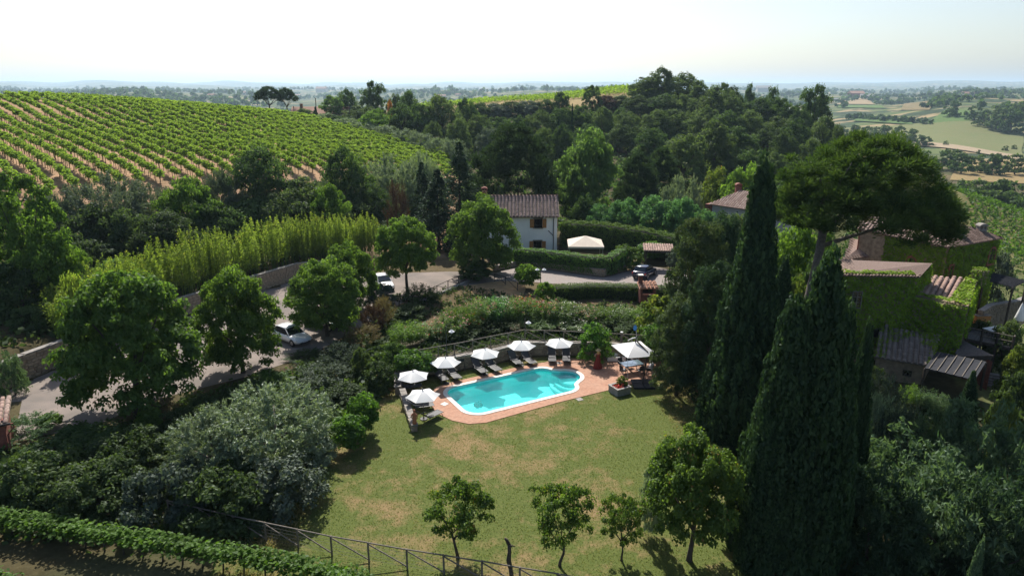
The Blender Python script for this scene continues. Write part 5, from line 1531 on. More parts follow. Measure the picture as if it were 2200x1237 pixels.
# small folded stand by the wall
fs = thing('folding_rack', 'thin dark folding rack against the curved wall between two parasols', 'rack', (*P(993, 797), .02), .45)
for sx in (-1, 1):
    MB().tube([(sx * .25, -.12, 0), (sx * .25, .22, .95)], .018, 6).build('leg', 'black_metal', fs); MB().tube([(sx * .25, .3, 0), (sx * .25, -.05, .6)], .018, 6).build('leg', 'black_metal', fs)
MB().box((0, .2, .86), (.52, .03, .22)).build('panel', 'sling', fs)

# big square cantilever parasol
cu_ = thing('cantilever_parasol', 'large square white cantilever parasol over the glass dining table', 'umbrella', (9.35, 51.0, 0))
corn = [P(1313, 741, 2.35), P(1349, 769, 2.35), P(1419, 762, 2.35), P(1377, 733, 2.35)]
ap = P(1353, 747, 2.95)
L = [Vector((c[0] - 9.35, c[1] - 51.0, 2.35)) for c in corn]; A = Vector((sum(v.x for v in L) / 4, sum(v.y for v in L) / 4, 3.0))
for i in range(4):
    mb = MB(); a, b = L[i], L[(i + 1) % 4]; V = []; F = []
    for r in range(6):
        f = r / 5
        for s in range(6):
            e = a.lerp(b, s / 5); p = A.lerp(e, f); sg = math.sin(math.pi * s / 5) * f
            p = p + (A - e) * .04 * sg; V.append((p.x, p.y, p.z - .10 * sg * f + .1 * math.sin(math.pi * f) * .4))
    for r in range(5):
        for s in range(5): F.append((r * 6 + s, (r + 1) * 6 + s, (r + 1) * 6 + s + 1, r * 6 + s + 1))
    mb.add(V, F); mb.build('canopy_panel', 'white_cloth', cu_, True)
    MB().tube([tuple(A - Vector((0, 0, .05))), tuple(L[i] - Vector((0, 0, .04)))], .018, 5).build('rib', 'grey_metal', cu_)
bx, by = P(1381, 827); bx -= 9.35; by -= 51.0
tx, ty = P(1391, 760, 2.35); tx -= 9.35; ty -= 51.0
MB().tube([(bx, by, .1), (bx + (tx - bx) * .5, by + (ty - by) * .5, 1.3), (tx, ty, 2.55)], .055, 8).build('mast', 'wood_dark', cu_)
MB().bar((tx, ty, 2.5), (A.x, A.y, 3.2), .09).build('arm', 'wood_dark', cu_)
MB().tube([(A.x, A.y, 3.25), (A.x, A.y, 2.95)], .05, 8).build('hub', 'wood_dark', cu_)
for ix in (-1, 1):
    for iy in (-1, 1): MB().box((bx + ix * .42, by + iy * .42, .09), (.8, .8, .14)).build('base_slab', 'car_blue' if False else 'canopy_dark', cu_)
MB().tube([(L[1].x, L[1].y, 2.3), (L[1].x + .05, L[1].y - .3, .03)], .012, 5).build('tie_cord', 'screen', cu_)

# table, chairs
tb = thing('dining_table', 'rectangular glass topped dark garden table under the cantilever parasol', 'table', (*[round(v, 2) for v in P(1356, 799)], .045), .38)
MB().box((0, 0, .74), (1.75, 1.0, .03)).build('tabletop', 'glasstop', tb)
for s in (-1, 1):
    MB().box((0, s * .49, .70), (1.72, .05, .05)).build('apron', 'black_metal', tb)
    for q in (-1, 1): MB().tube([(q * .78, s * .44, 0), (q * .78, s * .44, .72)], .03, 7).build('leg', 'black_metal', tb)
def make_chair():
    t = thing('garden_chair', '', 'chair')                # faces +Y
    MB().box((0, 0, .43), (.46, .44, .04)).build('seat', 'sling', t)
    m = MB(); m.loft([[(x * k, y, z) for x in (-.22, .22)] + [(x * k, y + .025, z) for x in (.22, -.22)] for (k, y, z) in ((1, -.22, .44), (1, -.26, .62), (.95, -.30, .8), (.7, -.32, .9))]); m.build('backrest', 'sling', t)
    for sx in (-1, 1):
        MB().tube([(sx * .22, .2, .66), (sx * .24, .22, 0)], .014, 6).build('leg', 'grey_metal', t)
        MB().tube([(sx * .22, -.22, .5), (sx * .25, -.3, 0)], .014, 6).build('leg', 'grey_metal', t)
        MB().tube([(sx * .23, -.25, .66), (sx * .24, .22, .66)], .018, 6).build('armrest', 'grey_metal', t)
    return t
tbx, tby = tb.location.x, tb.location.y
Rt = Rz(.38)
ch0 = None
for (lx, ly, a, lab) in ((-.45, .82, math.pi + .38, 'dark garden chair behind the table, nearer the pool'), (.35, .85, math.pi + .38, 'dark garden chair behind the table, second from the pool'),
                     (-.95, -.35, -.95, 'dark garden chair at the pool end of the table with a pale towel'), (.30, -.85, .38, 'dark garden chair tucked under the front of the glass table')):
    p = Rt @ Vector((lx, ly, 0)); pos = (tbx + p.x, tby + p.y, .045)
    if ch0 is None: ch0 = make_chair(); ch0.location = pos; ch0.rotation_euler = (0, 0, a); ch0['label'] = lab; ch0['group'] = 'dark chairs at the garden table'
    else: copy_tree(ch0, pos, a, lab)
tw = thing('towel', 'pale crumpled towel on the chair at the pool end of the table', 'towel', (tbx + (Rt @ Vector((-.95, -.35, 0))).x, tby + (Rt @ Vector((-.95, -.35, 0))).y, .5))
MB().loft([[(-.18, y, z), (.16, y - .02, z + .03), (.15, y, z + .07), (-.16, y, z + .06)] for (y, z) in ((-.18, .0), (-.05, .03), (.1, .02), (.2, -.06))]).build('cloth', 'screen', tw, True)
# white shower tray and rinsing pole
shw = thing('shower_tray', 'white framed shower tray beside the terrace behind the cantilever parasol', 'shower tray', (*P(1325, 772), .045), .06)
MB().box((0, 0, .06), (1.75, .95, .12)).build('tray', 'coping', shw)
for (a, b) in (((-.87, -.47), (.87, -.47)), ((-.87, .47), (.87, .47)), ((-.87, -.47), (-.87, .47)), ((.87, -.47), (.87, .47))):
    MB().bar((*a, .2), (*b, .2), .05, .3).build('rim', 'white_metal', shw)
sp_ = thing('shower_post', 'round weathered wooden post standing behind the terrace beside the fence', 'post', (*P(1333, 775), .03))
MB().tube([(0, 0, 0), (0, 0, 2.55)], [.11, .10], 9).build('post', 'wood', sp_)
MB().lathe([(.12, 0), (.12, .06), (.03, .09)], 9, (0, 0, 2.55)).build('post_cap', 'screen', sp_)
pp = P(1377, 745, 1.6)
pn = thing('pool_net', 'blue pool net on a long pale pole leaning above the cantilever parasol', 'pool net', (pp[0], pp[1] + .5, 1.1))
MB().tube([(0, 0, -.9), (-.35, .15, 1.75)], .018, 6).build('pole', 'white_metal', pn)
MB().loft([[(-.45 + .16 * math.cos(a), .18, 1.95 + .26 * math.sin(a)) for a in np.linspace(0, 6.0, 10)], [(-.45 + .12 * math.cos(a), .26, 1.95 + .20 * math.sin(a)) for a in np.linspace(0, 6.0, 10)]]).build('net', 'blue_plastic', pn)
pb = thing('pool_brush', 'white pool brush on a pale pole leaning beside the blue net', 'pool brush', (pp[0] + .04, pp[1] + .45, 1.1))
MB().tube([(0, 0, -.9), (-.75, .1, .95)], .018, 6).build('pole', 'white_metal', pb)
MB().tube([(-1.05, .1, .85), (-.75, .1, 1.03), (-.42, .1, 1.12)], .05, 6).build('brush_head', 'white_metal', pb)

# planters
pl = thing('stone_planter', 'square stone planter at the lawn corner of the terrace', 'planter', (8.25, 48.0, .01), .5)
mb = MB()
for (c, s) in (((0, -.52, .27), (1.25, .12, .54)), ((0, .52, .27), (1.25, .12, .54)), ((-.57, 0, .27), (.12, .92, .54)), ((.57, 0, .27), (.12, .92, .54))): MB().box(c, s).build('side_panel', 'concrete', pl)
for (c, s) in (((0, -.52, .56), (1.35, .18, .06)), ((0, .52, .56), (1.35, .18, .06)), ((-.58, 0, .56), (.18, .86, .06)), ((.58, 0, .56), (.18, .86, .06))): MB().box(c, s).build('rim', 'concrete', pl)
MB().box((0, 0, .25), (1.02, .92, .44)).build('soil', 'soil', pl)
PROTO['upright'] = ([OLEANDER[0][0]], [])
t = plant_at('flowering_plant', 'bush', 8.42, 48.25, .48, .95, .75, 'yellow green leafy plant growing in the stone planter on the lawn corner', 'plant', 'laurel_y')
t2 = thing('red_flowers', 'clump of dark red flowers in the front of the stone planter', 'flowers', (8.1, 47.75, .48))
V = leaf_quads(rng.normal(size=(160, 3)) * np.array([.2, .14, .1]) + np.array([0, 0, .14]), rdir(160), .09, .08)
link('flowers', quad_mesh('flowers', V, rng.random(160)), 'flower_red', t2)['kind'] = 'stuff'
pt = thing('wooden_planter', 'tall square grey planter with lattice sides at the end of the drive', 'planter', (*P(1457, 583), 0), .15)
MB().box((0, 0, .5), (1.35, 1.35, 1.0)).build('box', 'wood_dark', pt); MB().box((0, 0, 1.03), (1.5, 1.5, .07)).build('rim', 'wood', pt)
for sx in (-1, 1): MB().box((sx * .62, -.69, .5), (.12, .05, 1.0)).build('corner_board', 'wood', pt)

# statue on the wall end
s_ = thing('statue', 'small brown terracotta statue on the end of the low wall by the front loungers', 'statue', (-6.62, 41.9, .42), .1)
MB().box((0, 0, .06), (.42, .36, .14)).build('plinth', 'plinth', s_)
bd = MB(); bd.loft([[(cx_ + rx * math.cos(a), cy2 + ry * math.sin(a), z) for a in np.linspace(0, 2 * math.pi, 11)[:-1]] for (cx_, cy2, rx, ry, z) in
    ((0, 0, .15, .13, .13), (0, 0, .14, .12, .3), (.01, 0, .12, .10, .5), (0, 0, .13, .11, .66), (-.01, 0, .16, .10, .8), (-.01, 0, .13, .09, .9), (0, 0, .055, .055, .95), (0, 0, .07, .07, 1.0), (.0, -.01, .085, .09, 1.08), (0, 0, .07, .075, 1.16), (0, 0, .02, .02, 1.2))])
bd.tube([(-.15, 0, .84), (-.22, -.05, .66), (-.1, -.12, .58)], [.05, .045, .035], 7); bd.tube([(.14, 0, .84), (.2, -.02, .66), (.16, -.08, .5)], [.05, .045, .035], 7)
bd.build('body', 'terracotta', s_, True)

# ------------------------------------------------------------------ people
def hand_edges(sk, wrist, dirv, side, rad, scale=1.0):
    """palm, four unequal curled fingers and a thumb, as chains of the body skeleton"""
    d = Vector(dirv).normalized(); s = Vector(side).normalized(); n = d.cross(s)
    palm = sk(Vector(rad and wrist[0]) + d * .075 * scale, .026 * scale, wrist[1])
    pp_ = Vector(wrist[0]) + d * .085 * scale
    for k, (off, ln) in enumerate(((-.027, .062), (-.009, .075), (.009, .070), (.026, .055))):
        a = sk(pp_ + s * off * scale, .010 * scale, palm)
        b = sk(pp_ + s * off * 1.15 * scale + d * ln * .55 * scale + n * .008, .009 * scale, a)
        sk(pp_ + s * off * 1.2 * scale + d * ln * .95 * scale + n * .028, .007 * scale, b)
    t1 = sk(Vector(wrist[0]) + d * .03 * scale - s * .035 * scale, .012 * scale, wrist[1])
    sk(Vector(wrist[0]) + d * .07 * scale - s * .055 * scale + n * .01, .009 * scale, t1)
def skin_body(name, joints, m, parent, hands):
    """joints: {key: (pos, radius, parent key)} grown into one continuous surface"""
    V = []; E = []; Rr = []; idx = {}
    for k_, (p, r, par) in joints.items():
        idx[k_] = len(V); V.append(Vector(p)); Rr.append(r)
        if par is not None: E.append((idx[par], idx[k_]))
    def sk(p, r, par):
        V.append(Vector(p)); Rr.append(r); E.append((par, len(V) - 1)); return len(V) - 1
    for (wk, dv, sd) in hands: hand_edges(sk, (V[idx[wk]], idx[wk]), dv, sd, True, 1.0)
    me = bpy.data.meshes.new(name); me.from_pydata([tuple(v) for v in V], E, []); me.update()
    o = link(name, me, None, parent)
    md = o.modifiers.new('skin', 'SKIN'); md.use_smooth_shade = True
    for i, s in enumerate(me.skin_vertices[0].data):
        s.radius = (Rr[i], Rr[i]); s.use_root = (i == 0); s.use_loose = False
    sb_ = o.modifiers.new('smooth', 'SUBSURF'); sb_.levels = 1; sb_.render_levels = 1
    me.materials.append(M[m]); return o
wx, wy_ = P(1284, 792)
wm = thing('person', 'woman in long red dress and straw hat standing by the pool, hand on hip', 'person', (wx, wy_, .045), .35)
J = {'pelvis': ((0, 0, .93), .125, None), 'waist': ((0, 0, 1.08), .10, 'pelvis'), 'chest': ((0, .01, 1.26), .125, 'waist'), 'neck': ((0, .0, 1.42), .05, 'chest'), 'head': ((0, -.01, 1.53), .085, 'neck'), 'crown': ((0, -.01, 1.62), .07, 'head'),
     'nose': ((0, .095, 1.53), .014, 'head'),
     'shL': ((-.16, 0, 1.36), .05, 'chest'), 'elL': ((-.36, -.06, 1.17), .036, 'shL'), 'wrL': ((-.19, .05, 1.02), .026, 'elL'),
     'shR': ((.16, 0, 1.36), .05, 'chest'), 'elR': ((.24, .06, 1.10), .036, 'shR'), 'wrR': ((.25, .22, 1.16), .026, 'elR'),
     'hipL': ((-.09, 0, .86), .09, 'pelvis'), 'knL': ((-.09, .02, .48), .055, 'hipL'), 'anL': ((-.09, -.02, .08), .036, 'knL'), 'toL': ((-.10, .14, .03), .03, 'anL'),
     'hipR': ((.09, 0, .86), .09, 'pelvis'), 'knR': ((.10, .05, .48), .055, 'hipR'), 'anR': ((.10, .06, .08), .036, 'knR'), 'toR': ((.11, .22, .03), .03, 'anR')}
skin_body('body', J, 'skin', wm, [('wrL', (.6, .2, -.5), (.3, .9, .0)), ('wrR', (0, .8, .5), (1, 0, 0))])
dr = MB(); dr.loft([[(rx * math.cos(a) * (1 + .05 * math.sin(7 * a) * fl), ry * math.sin(a) * (1 + .05 * math.sin(7 * a + 1) * fl), z) for a in np.linspace(0, 2 * math.pi, 22)[:-1]] for (rx, ry, z, fl) in
    ((.40, .36, .03, 1.4), (.33, .29, .3, 1.2), (.25, .21, .6, .9), (.19, .155, .86, .4), (.165, .135, .98, .2), (.135, .115, 1.08, 0), (.155, .14, 1.2, 0), (.165, .145, 1.3, 0), (.13, .11, 1.37, 0))], cap=False)
dr.build('dress', 'dress', wm, True)
ha = MB(); ha.loft([[(rx * math.cos(a), oy + ry * math.sin(a), z) for a in np.linspace(0, 2 * math.pi, 13)[:-1]] for (rx, ry, oy, z) in ((.06, .03, -.09, 1.16), (.12, .06, -.08, 1.26), (.125, .085, -.06, 1.42), (.105, .10, -.03, 1.55), (.095, .10, -.02, 1.63))])
ha.build('hair', 'hair_blond', wm, True)
ht_ = MB(); ht_.lathe([(.25, 1.60), (.255, 1.615), (.115, 1.635), (.11, 1.70), (.09, 1.745), (.03, 1.755)], 18, (0, 0, 0)); ht_.build('hat', 'straw', wm, True)
mx_, my_ = P(1395, 806)
mch = copy_tree(ch0, (mx_, my_, .045), 1.25, 'dark garden chair with the seated person, right of the parasol mast')
mn = thing('person', 'seated person with pale hair and dark trousers on the chair right of the parasol mast', 'person', (mx_, my_, .045), 1.25)
J = {'pelvis': ((0, -.08, .54), .13, None), 'waist': ((0, -.12, .70), .125, 'pelvis'), 'chest': ((0, -.14, .92), .14, 'waist'), 'neck': ((0, -.10, 1.08), .055, 'chest'), 'head': ((0, -.06, 1.19), .09, 'neck'), 'crown': ((0, -.06, 1.28), .075, 'head'), 'nose': ((0, .05, 1.19), .014, 'head'),
     'shL': ((-.19, -.13, 1.01), .058, 'chest'), 'elL': ((-.29, -.02, .78), .042, 'shL'), 'wrL': ((-.20, .20, .72), .03, 'elL'), 'shR': ((.19, -.13, 1.01), .058, 'chest'), 'elR': ((.30, .0, .78), .042, 'shR'), 'wrR': ((.16, .22, .70), .03, 'elR'),
     'hipL': ((-.10, -.02, .53), .095, 'pelvis'), 'knL': ((-.14, .42, .53), .065, 'hipL'), 'anL': ((-.14, .40, .09), .04, 'knL'), 'toL': ((-.15, .56, .035), .034, 'anL'),
     'hipR': ((.10, -.02, .53), .095, 'pelvis'), 'knR': ((.14, .42, .54), .065, 'hipR'), 'anR': ((.16, .46, .09), .04, 'knR'), 'toR': ((.17, .62, .035), .034, 'anR')}
skin_body('body', J, 'skin', mn, [('wrL', (.2, 1, -.2), (1, -.2, 0)), ('wrR', (-.2, 1, -.2), (-1, -.2, 0))])
sh = MB(); sh.loft([[(rx * math.cos(a), oy + ry * math.sin(a), z) for a in np.linspace(0, 2 * math.pi, 15)[:-1]] for (rx, ry, oy, z) in ((.18, .16, -.09, .52), (.18, .155, -.11, .66), (.19, .16, -.13, .84), (.20, .15, -.14, .98), (.13, .10, -.12, 1.06), (.07, .07, -.1, 1.09))])
for s in (-1, 1): sh.tube([(s * .17, -.13, 1.01), (s * .285, -.04, .83), (s * .27, .03, .78)], [.075, .062, .06], 8)
sh.build('shirt', 'shirt', mn, True)
tr_ = MB()
for s in (-1, 1): tr_.tube([(s * .08, -.08, .54), (s * .13, .40, .545), (s * .145, .44, .30), (s * .15, .43, .10)], [.125, .088, .075, .068], 9)
tr_.build('trousers', 'trousers', mn, True)
hr = MB(); hr.ball((0, -.075, 1.24), .1, (1, 1.05, .85)); hr.build('hair', 'hair_grey', mn, True)

# ------------------------------------------------------------------ cars
def make_car(name, label, loc, rot, paint, L=4.2, W=1.78, Ht=1.5, kind='hatch'):
    """length along +Y (front at +Y)"""
    t = thing(name, label, 'car', loc, rot)
    y = lambda f: (f - .5) * L
    belt = .62 * Ht; cl = .17 * Ht
    # (f, half width, bottom, top)
    st = [(0.0, .40, .36, .62), (.02, .455, .26, .66), (.09, .49, .20, .66), (.2, .5, .19, .655), (.35, .5, .18, .64), (.55, .5, .18, .62), (.68, .5, .18, .60), (.78, .495, .19, .575), (.9, .475, .20, .52), (.97, .43, .24, .46), (1.0, .36, .30, .42)]
    rings = []
    for f, hw, b, tp in st:
        w_ = hw * W; b_ = b * Ht; t_ = tp * Ht
        rings.append([(-w_ * .90, y(f), b_), (w_ * .90, y(f), b_), (w_, y(f), b_ + (t_ - b_) * .3), (w_ * 1.0, y(f), b_ + (t_ - b_) * .62), (w_ * .93, y(f), t_ - .03), (w_ * .80, y(f), t_), (0, y(f), t_ + .025), (-w_ * .80, y(f), t_), (-w_ * .93, y(f), t_ - .03), (-w_, y(f), b_ + (t_ - b_) * .62), (-w_, y(f), b_ + (t_ - b_) * .3)])
    body = MB(); body.loft(rings[::-1]); 
    bo = body.build('body', paint, t, True)
    rear = .06 if kind != 'sedan' else .14
    rb0, rb1, rf1, rf0 = rear, rear + (.10 if kind != 'sedan' else .13), .52, .70
    zb = .60 * Ht; zr = Ht * .985
    wb, wr = .455 * W, .37 * W
    roof = MB()
    rr_ = []
    for f, zz, ww in ((rb1 - .015, zr - .03, wr * .97), (rb1 + .08, zr, wr), (.40, zr + .012, wr), (rf1, zr - .04, wr * .97)):
        rr_.append([(-ww, y(f), zz - .045), (-ww * .9, y(f), zz - .006), (0, y(f), zz + .02), (ww * .9, y(f), zz - .006), (ww, y(f), zz - .045), (ww * .9, y(f), zz - .07), (-ww * .9, y(f), zz - .07)])
    roof.loft(rr_[::-1]); roof.build('roof', paint, t, True)
    def pane(nm, pts, par=t, m='glass'):
        mb = MB(); n_ = len(pts); c = sum((Vector(p) for p in pts), Vector()) / n_
        mb.add(pts, [tuple(range(n_))]); return mb.build(nm, m, par)
    ws = pane('windscreen', [(-wb * .93, y(rf0), zb - .01), (wb * .93, y(rf0), zb - .01), (wr * .93, y(rf1), zr - .075), (-wr * .93, y(rf1), zr - .075)])
    pane('rear_window', [(wb * .9, y(rb0), zb + .03), (-wb * .9, y(rb0), zb + .03), (-wr * .9, y(rb1 - .015), zr - .085), (wr * .9, y(rb1 - .015), zr - .085)])
    for s in (-1, 1):
        base_ = lambda f, zz: (s * (wb + (wr - wb) * (zz - zb) / (zr - zb) + .004), y(f), zz)
        f1 = [base_(.40, zb), base_(.655, zb + .01), base_(.525, zr - .10), base_(.40, zr - .09)]
        f2 = [base_(.13 + rear * .5, zb), base_(.385, zb), base_(.385, zr - .09), base_(rb1 + .05, zr - .10)]
        pane('side_window', f1[::s]); pane('side_window', f2[::s])
        for (fa, fb) in ((rf0, rf1), ):
            MB().tube([(s * wb * .97, y(fa) - .02, zb - .02), (s * wr * .98, y(fb), zr - .06)], .035, 6).build('pillar', paint, t)
        MB().tube([(s * wb * .97, y(rb0) + .02, zb - .02), (s * wr * .97, y(rb1), zr - .07)], .05, 6).build('pillar', paint, t)
        MB().tube([(s * (wb + .005), y(.39), zb), (s * (wr + .005), y(.39), zr - .07)], .03, 6).build('pillar', 'plastic', t)
        MB().ball((s * (.5 * W + .09), y(.645), zb + .06), .1, (.9, .6, .75), 8, 6).build('wing_mirror', paint, t, True)
        MB().loft([[(s * W * .30, y(.985), .45 * Ht), (s * W * .44, y(.94), .47 * Ht), (s * W * .445, y(.93), .40 * Ht), (s * W * .32, y(.985), .37 * Ht)], [(s * W * .30, y(.995), .44 * Ht), (s * W * .44, y(.955), .46 * Ht), (s * W * .445, y(.945), .405 * Ht), (s * W * .32, y(.995), .38 * Ht)]]).build('headlight', 'lamp_glass', t)
        MB().box((s * W * .43, y(.012), .52 * Ht), (.20, .10, .22)).build('tail_light', 'red_lens', t)
        for f in (.19, .80):
            wv = MB(); wr_ = .215 * Ht
            wv.tube([(s * (W * .5 - .17), y(f), wr_), (s * (W * .5 + .005), y(f), wr_)], wr_, 18)
            wo = wv.build('wheel', 'tyre', t)
            rm = MB(); rm.tube([(s * (W * .5 - .02), y(f), wr_), (s * (W * .5 + .012), y(f), wr_)], wr_ * .62, 14); rm.build('rim', 'rim', wo)
            ar = MB(); ar.loft([[(s * (W * .502), y(f) + k * math.cos(a), wr_ + k * math.sin(a)) for a in np.linspace(-.1, math.pi + .1, 12)] for k in (wr_ * 1.04, wr_ * 1.17)], cap=False, closed=False); ar.build('wheel_arch', 'plastic', t)
    MB().box((0, y(.993), .25 * Ht), (W * .55, .06, .12)).build('grille', 'plastic', t)
    MB().box((0, y(.0) - .012, .45 * Ht), (.5, .02, .11)).build('number_plate', 'plate', t)
    MB().box((0, y(1.0) + .012, .31 * Ht), (.5, .02, .11)).build('number_plate', 'plate', t)
    MB().box((0, y(.012), .25 * Ht), (W * .86, .12, .16)).build('bumper', 'plastic' if kind == 'suv' else paint, t)
    return t
def car_at(px, py, **kw): return (*P(px, py), .02)
make_car('car', 'navy blue compact crossover parked on the drive with its tail towards the pool', (*P(1385, 594), .02), math.radians(-32), 'car_blue', 4.2, 1.82, 1.58, 'suv')
make_car('car', 'white hatchback parked under the row of trees, half behind the near shrubs', (*P(628, 733), .02), math.radians(-128), 'car_white', 4.1, 1.78, 1.48)
make_car('car', 'white car parked deeper in the car park beside the tall conifers', (*P(824, 618), .02), math.radians(-155), 'car_white', 4.2, 1.80, 1.5)
make_car('car', 'dark car parked in the deep shade behind the second white car', (*P(700, 702), .02), math.radians(-118), 'car_black', 4.2, 1.78, 1.48)

# ------------------------------------------------------------------ fences, lamps, small things
def wood_fence(name, label, pts, hgt=1.05, z=None, m='wood', spacing=1.75, brace=True, low=True, wire=False):
    t = thing(name, label, 'fence', (0, 0, 0))
    P3 = [Vector((p[0], p[1], p[2] if len(p) > 2 else h(p[0], p[1]))) for p in pts]
    nodes = []
    for i in range(len(P3) - 1):
        k_ = max(1, round((P3[i + 1] - P3[i]).length / spacing))
        for j in range(k_): nodes.append(P3[i].lerp(P3[i + 1], j / k_))
    nodes.append(P3[-1])
    for p in nodes: MB().tube([p + Vector((0, 0, -.2)), p + Vector((random.uniform(-.02, .02), 0, hgt + .03))], .05, 7).build('post', m, t)
    for a, b in zip(nodes[:-1], nodes[1:]):
        up = Vector((0, 0, hgt)); e = (b - a) * .015
        MB().tube([a + up - e, b + up + e + Vector((0, 0, random.uniform(-.02, .02)))], .038, 7).build('rail', m, t)
        if brace: MB().tube([a + Vector((0, 0, hgt - .07)), b + Vector((0, 0, .14))], .035, 6).build('brace', m, t)
        if low: MB().tube([a + Vector((0, 0, .1)), b + Vector((0, 0, .1))], .035, 6).build('rail', m, t)
        if wire:
            w_ = MB()
            for q in range(5): w_.tube([a + Vector((0, 0, .15 + q * .19)), b + Vector((0, 0, .15 + q * .19))], .006, 3, False)
            w_.build('wire', 'rope', t)
    return t
wood_fence('pool_fence', 'weathered grey wooden fence with diagonal braces on the wall above the loungers', [(-9.3, 50.3, .9), (-7.3, 51.5, 1.12), (-4.75, 52.7, 1.15), (-1.82, 54.45, 1.15), (1.14, 56.05, 1.15), (4.49, 55.75, 1.15), (7.94, 55.3, 1.12), (11.0, 54.9, 1.1), (13.0, 54.5, 1.1)])
fr_pts = [P(360, 1082, .9), P(500, 1112, 1.0), P(710, 1152, 1.1), P(873, 1180, 1.1), P(1035, 1203, 1.1), P(1200, 1223, 1.1), P(1400, 1246, 1.1)]
wood_fence('lawn_fence', 'long dark rail fence with diagonal braces crossing the foot of the lawn', fr_pts, 1.12, m='wood', spacing=1.9, low=False, wire=True)
wood_fence('car_park_fence', 'broken dark wooden fence along the bank between the car park and the oleanders', [(*P(858, 668), .1), (*P(915, 645), .1), (*P(985, 612), .1), (*P(1012, 598), .1)], 1.0, m='wood_dark', spacing=2.4)
wood_fence('path_fence', 'short dark fence by the earth path under the big tree', [(*P(1062, 605), .02), (*P(1086, 612), .02), (*P(1112, 625), .02)], .95, m='wood_dark', spacing=2.2, low=False)
ck = thing('stone_kerb', 'pale concrete kerb running down the bank from the drive towards the car park', 'kerb', (0, 0, 0))
ka = Vector((*P(850, 672), .05)); kb = Vector((*P(1014, 602), .05))
for i in range(14): MB().bar(ka.lerp(kb, i / 14), ka.lerp(kb, (i + .94) / 14), .35, .3).build('kerb_stone', 'concrete', ck)

def lamp_post(label, base, hgt, heads, z=0.0, sc=1.0):
    t = thing('street_lamp', label, 'street lamp', (base[0], base[1], z))
    MB().tube([(0, 0, 0), (0, 0, .25), (0, 0, hgt)], [.06, .05, .032], 8).build('post', 'black_metal', t)
    for (dx, drop) in heads:
        MB().tube([(0, 0, hgt - .05), (dx * .5, 0, hgt + .22), (dx, 0, hgt + .1), (dx, 0, hgt - drop)], .018, 6).build('arm', 'black_metal', t)
        l = MB().lathe([(.05, .16), (.08, .12), (.24, .0), (.25, -.02)], 14, (dx, 0, hgt - drop - .12)).build('lamp_shade', 'white_metal', t)
        MB().ball((dx, 0, hgt - drop - .2), .1, (1, 1, 1), 10, 7).build('bulb', 'lamp_glass', l)
    return t
b = P(959, 770, 1.1); lamp_post('dark garden lamp post with one white shade behind the third parasol', (b[0] + .0, b[1] + .35), 2.7, [(.45, .35)], 1.1)
b = P(1128, 712, 2.2); lamp_post('slim garden lamp post with one white shade rising from the fence corner', (b[0], b[1] + .45), 2.1, [(.3, .25)], 1.12)
b = P(1161, 632, 0); lamp_post('black lamp post with two hanging lamps beside the drive', b, 3.4, [(-.38, .4), (.38, .4)], 0)
b = P(1440, 556, 0)
sg = thing('notice_board', 'small white notice board half hidden in the shade below the laurels', 'sign', (*P(697, 968), .0), .3)
MB().tube([(0, .03, 0), (0, .03, .95)], .03, 6).build('post', 'wood_dark', sg); MB().box((0, 0, .8), (.45, .03, .32)).build('board', 'screen', sg)
# tree stump post in the lawn
sm = thing('bare_trunk', 'dead lopped dark trunk with a knobbly top standing between two fruit trees', 'tree', (*P(1100, 1240), 0))
MB().tube([(0, 0, -.1), (-.06, .05, .4), (-.16, .1, .9), (-.12, .12, 1.35), (-.13, .15, 1.75)], [.11, .10, .12, .085, .10], 9).build('trunk', 'bark', sm, True)
MB().tube([(-.13, .15, 1.7), (-.25, .2, 1.95), (-.34, .2, 2.05)], [.09, .08, .05], 8).build('branch', 'bark', sm, True)
MB().tube([(-.12, .15, 1.6), (.02, .1, 1.72), (.14, .1, 1.66)], [.05, .04, .02], 7).build('branch', 'bark', sm, True)

# furniture on the farm deck
def Pz(px, py, z): return (*P(px, py, z), z)
tt = thing('white_table', 'white rectangular table on the grey wooden deck by the ivy house', 'table', Pz(2135, 722, .33), .35)
MB().box((0, 0, .74), (2.0, 1.0, .05)).build('tabletop', 'screen', tt)
for sx in (-1, 1):
    for sy in (-1, 1): MB().box((sx * .9, sy * .42, .36), (.06, .06, .72)).build('leg', 'black_metal', tt)
k0 = None
for (px, py, a, lab) in ((2124, 722, .35, 'dark garden chair on the left before the white deck table'), (2152, 727, .35, 'dark garden chair on the right before the white deck table')):
    copy_tree(ch0, Pz(px, py, .33), a, lab, 'chairs on the farm deck')
cb = thing('wooden_cabinet', 'orange wooden chest standing against the ivy house on the deck', 'chest', Pz(2107, 694, .33), .1)
MB().box((0, 0, .4), (1.5, .55, .8)).build('body', 'wood_warm', cb); MB().box((0, 0, .83), (1.6, .62, .06)).build('lid', 'wood', cb)
cl = thing('closed_parasol', 'furled white parasol standing beside the shaded yard wall', 'umbrella', Pz(2184, 712, .2))
MB().lathe([(.42, 1.15), (.44, 1.22), (.25, 2.0), (.07, 2.75), (.02, 2.85)], 12).build('canopy', 'white_cloth', cl, True)
MB().tube([(0, 0, 0), (0, 0, 2.95)], .03, 7).build('pole', 'grey_metal', cl); MB().lathe([(.3, 0), (.3, .06), (.05, .1)], 12).build('base', 'plastic', cl)

# ------------------------------------------------------------------ plants, near to far
T = plant
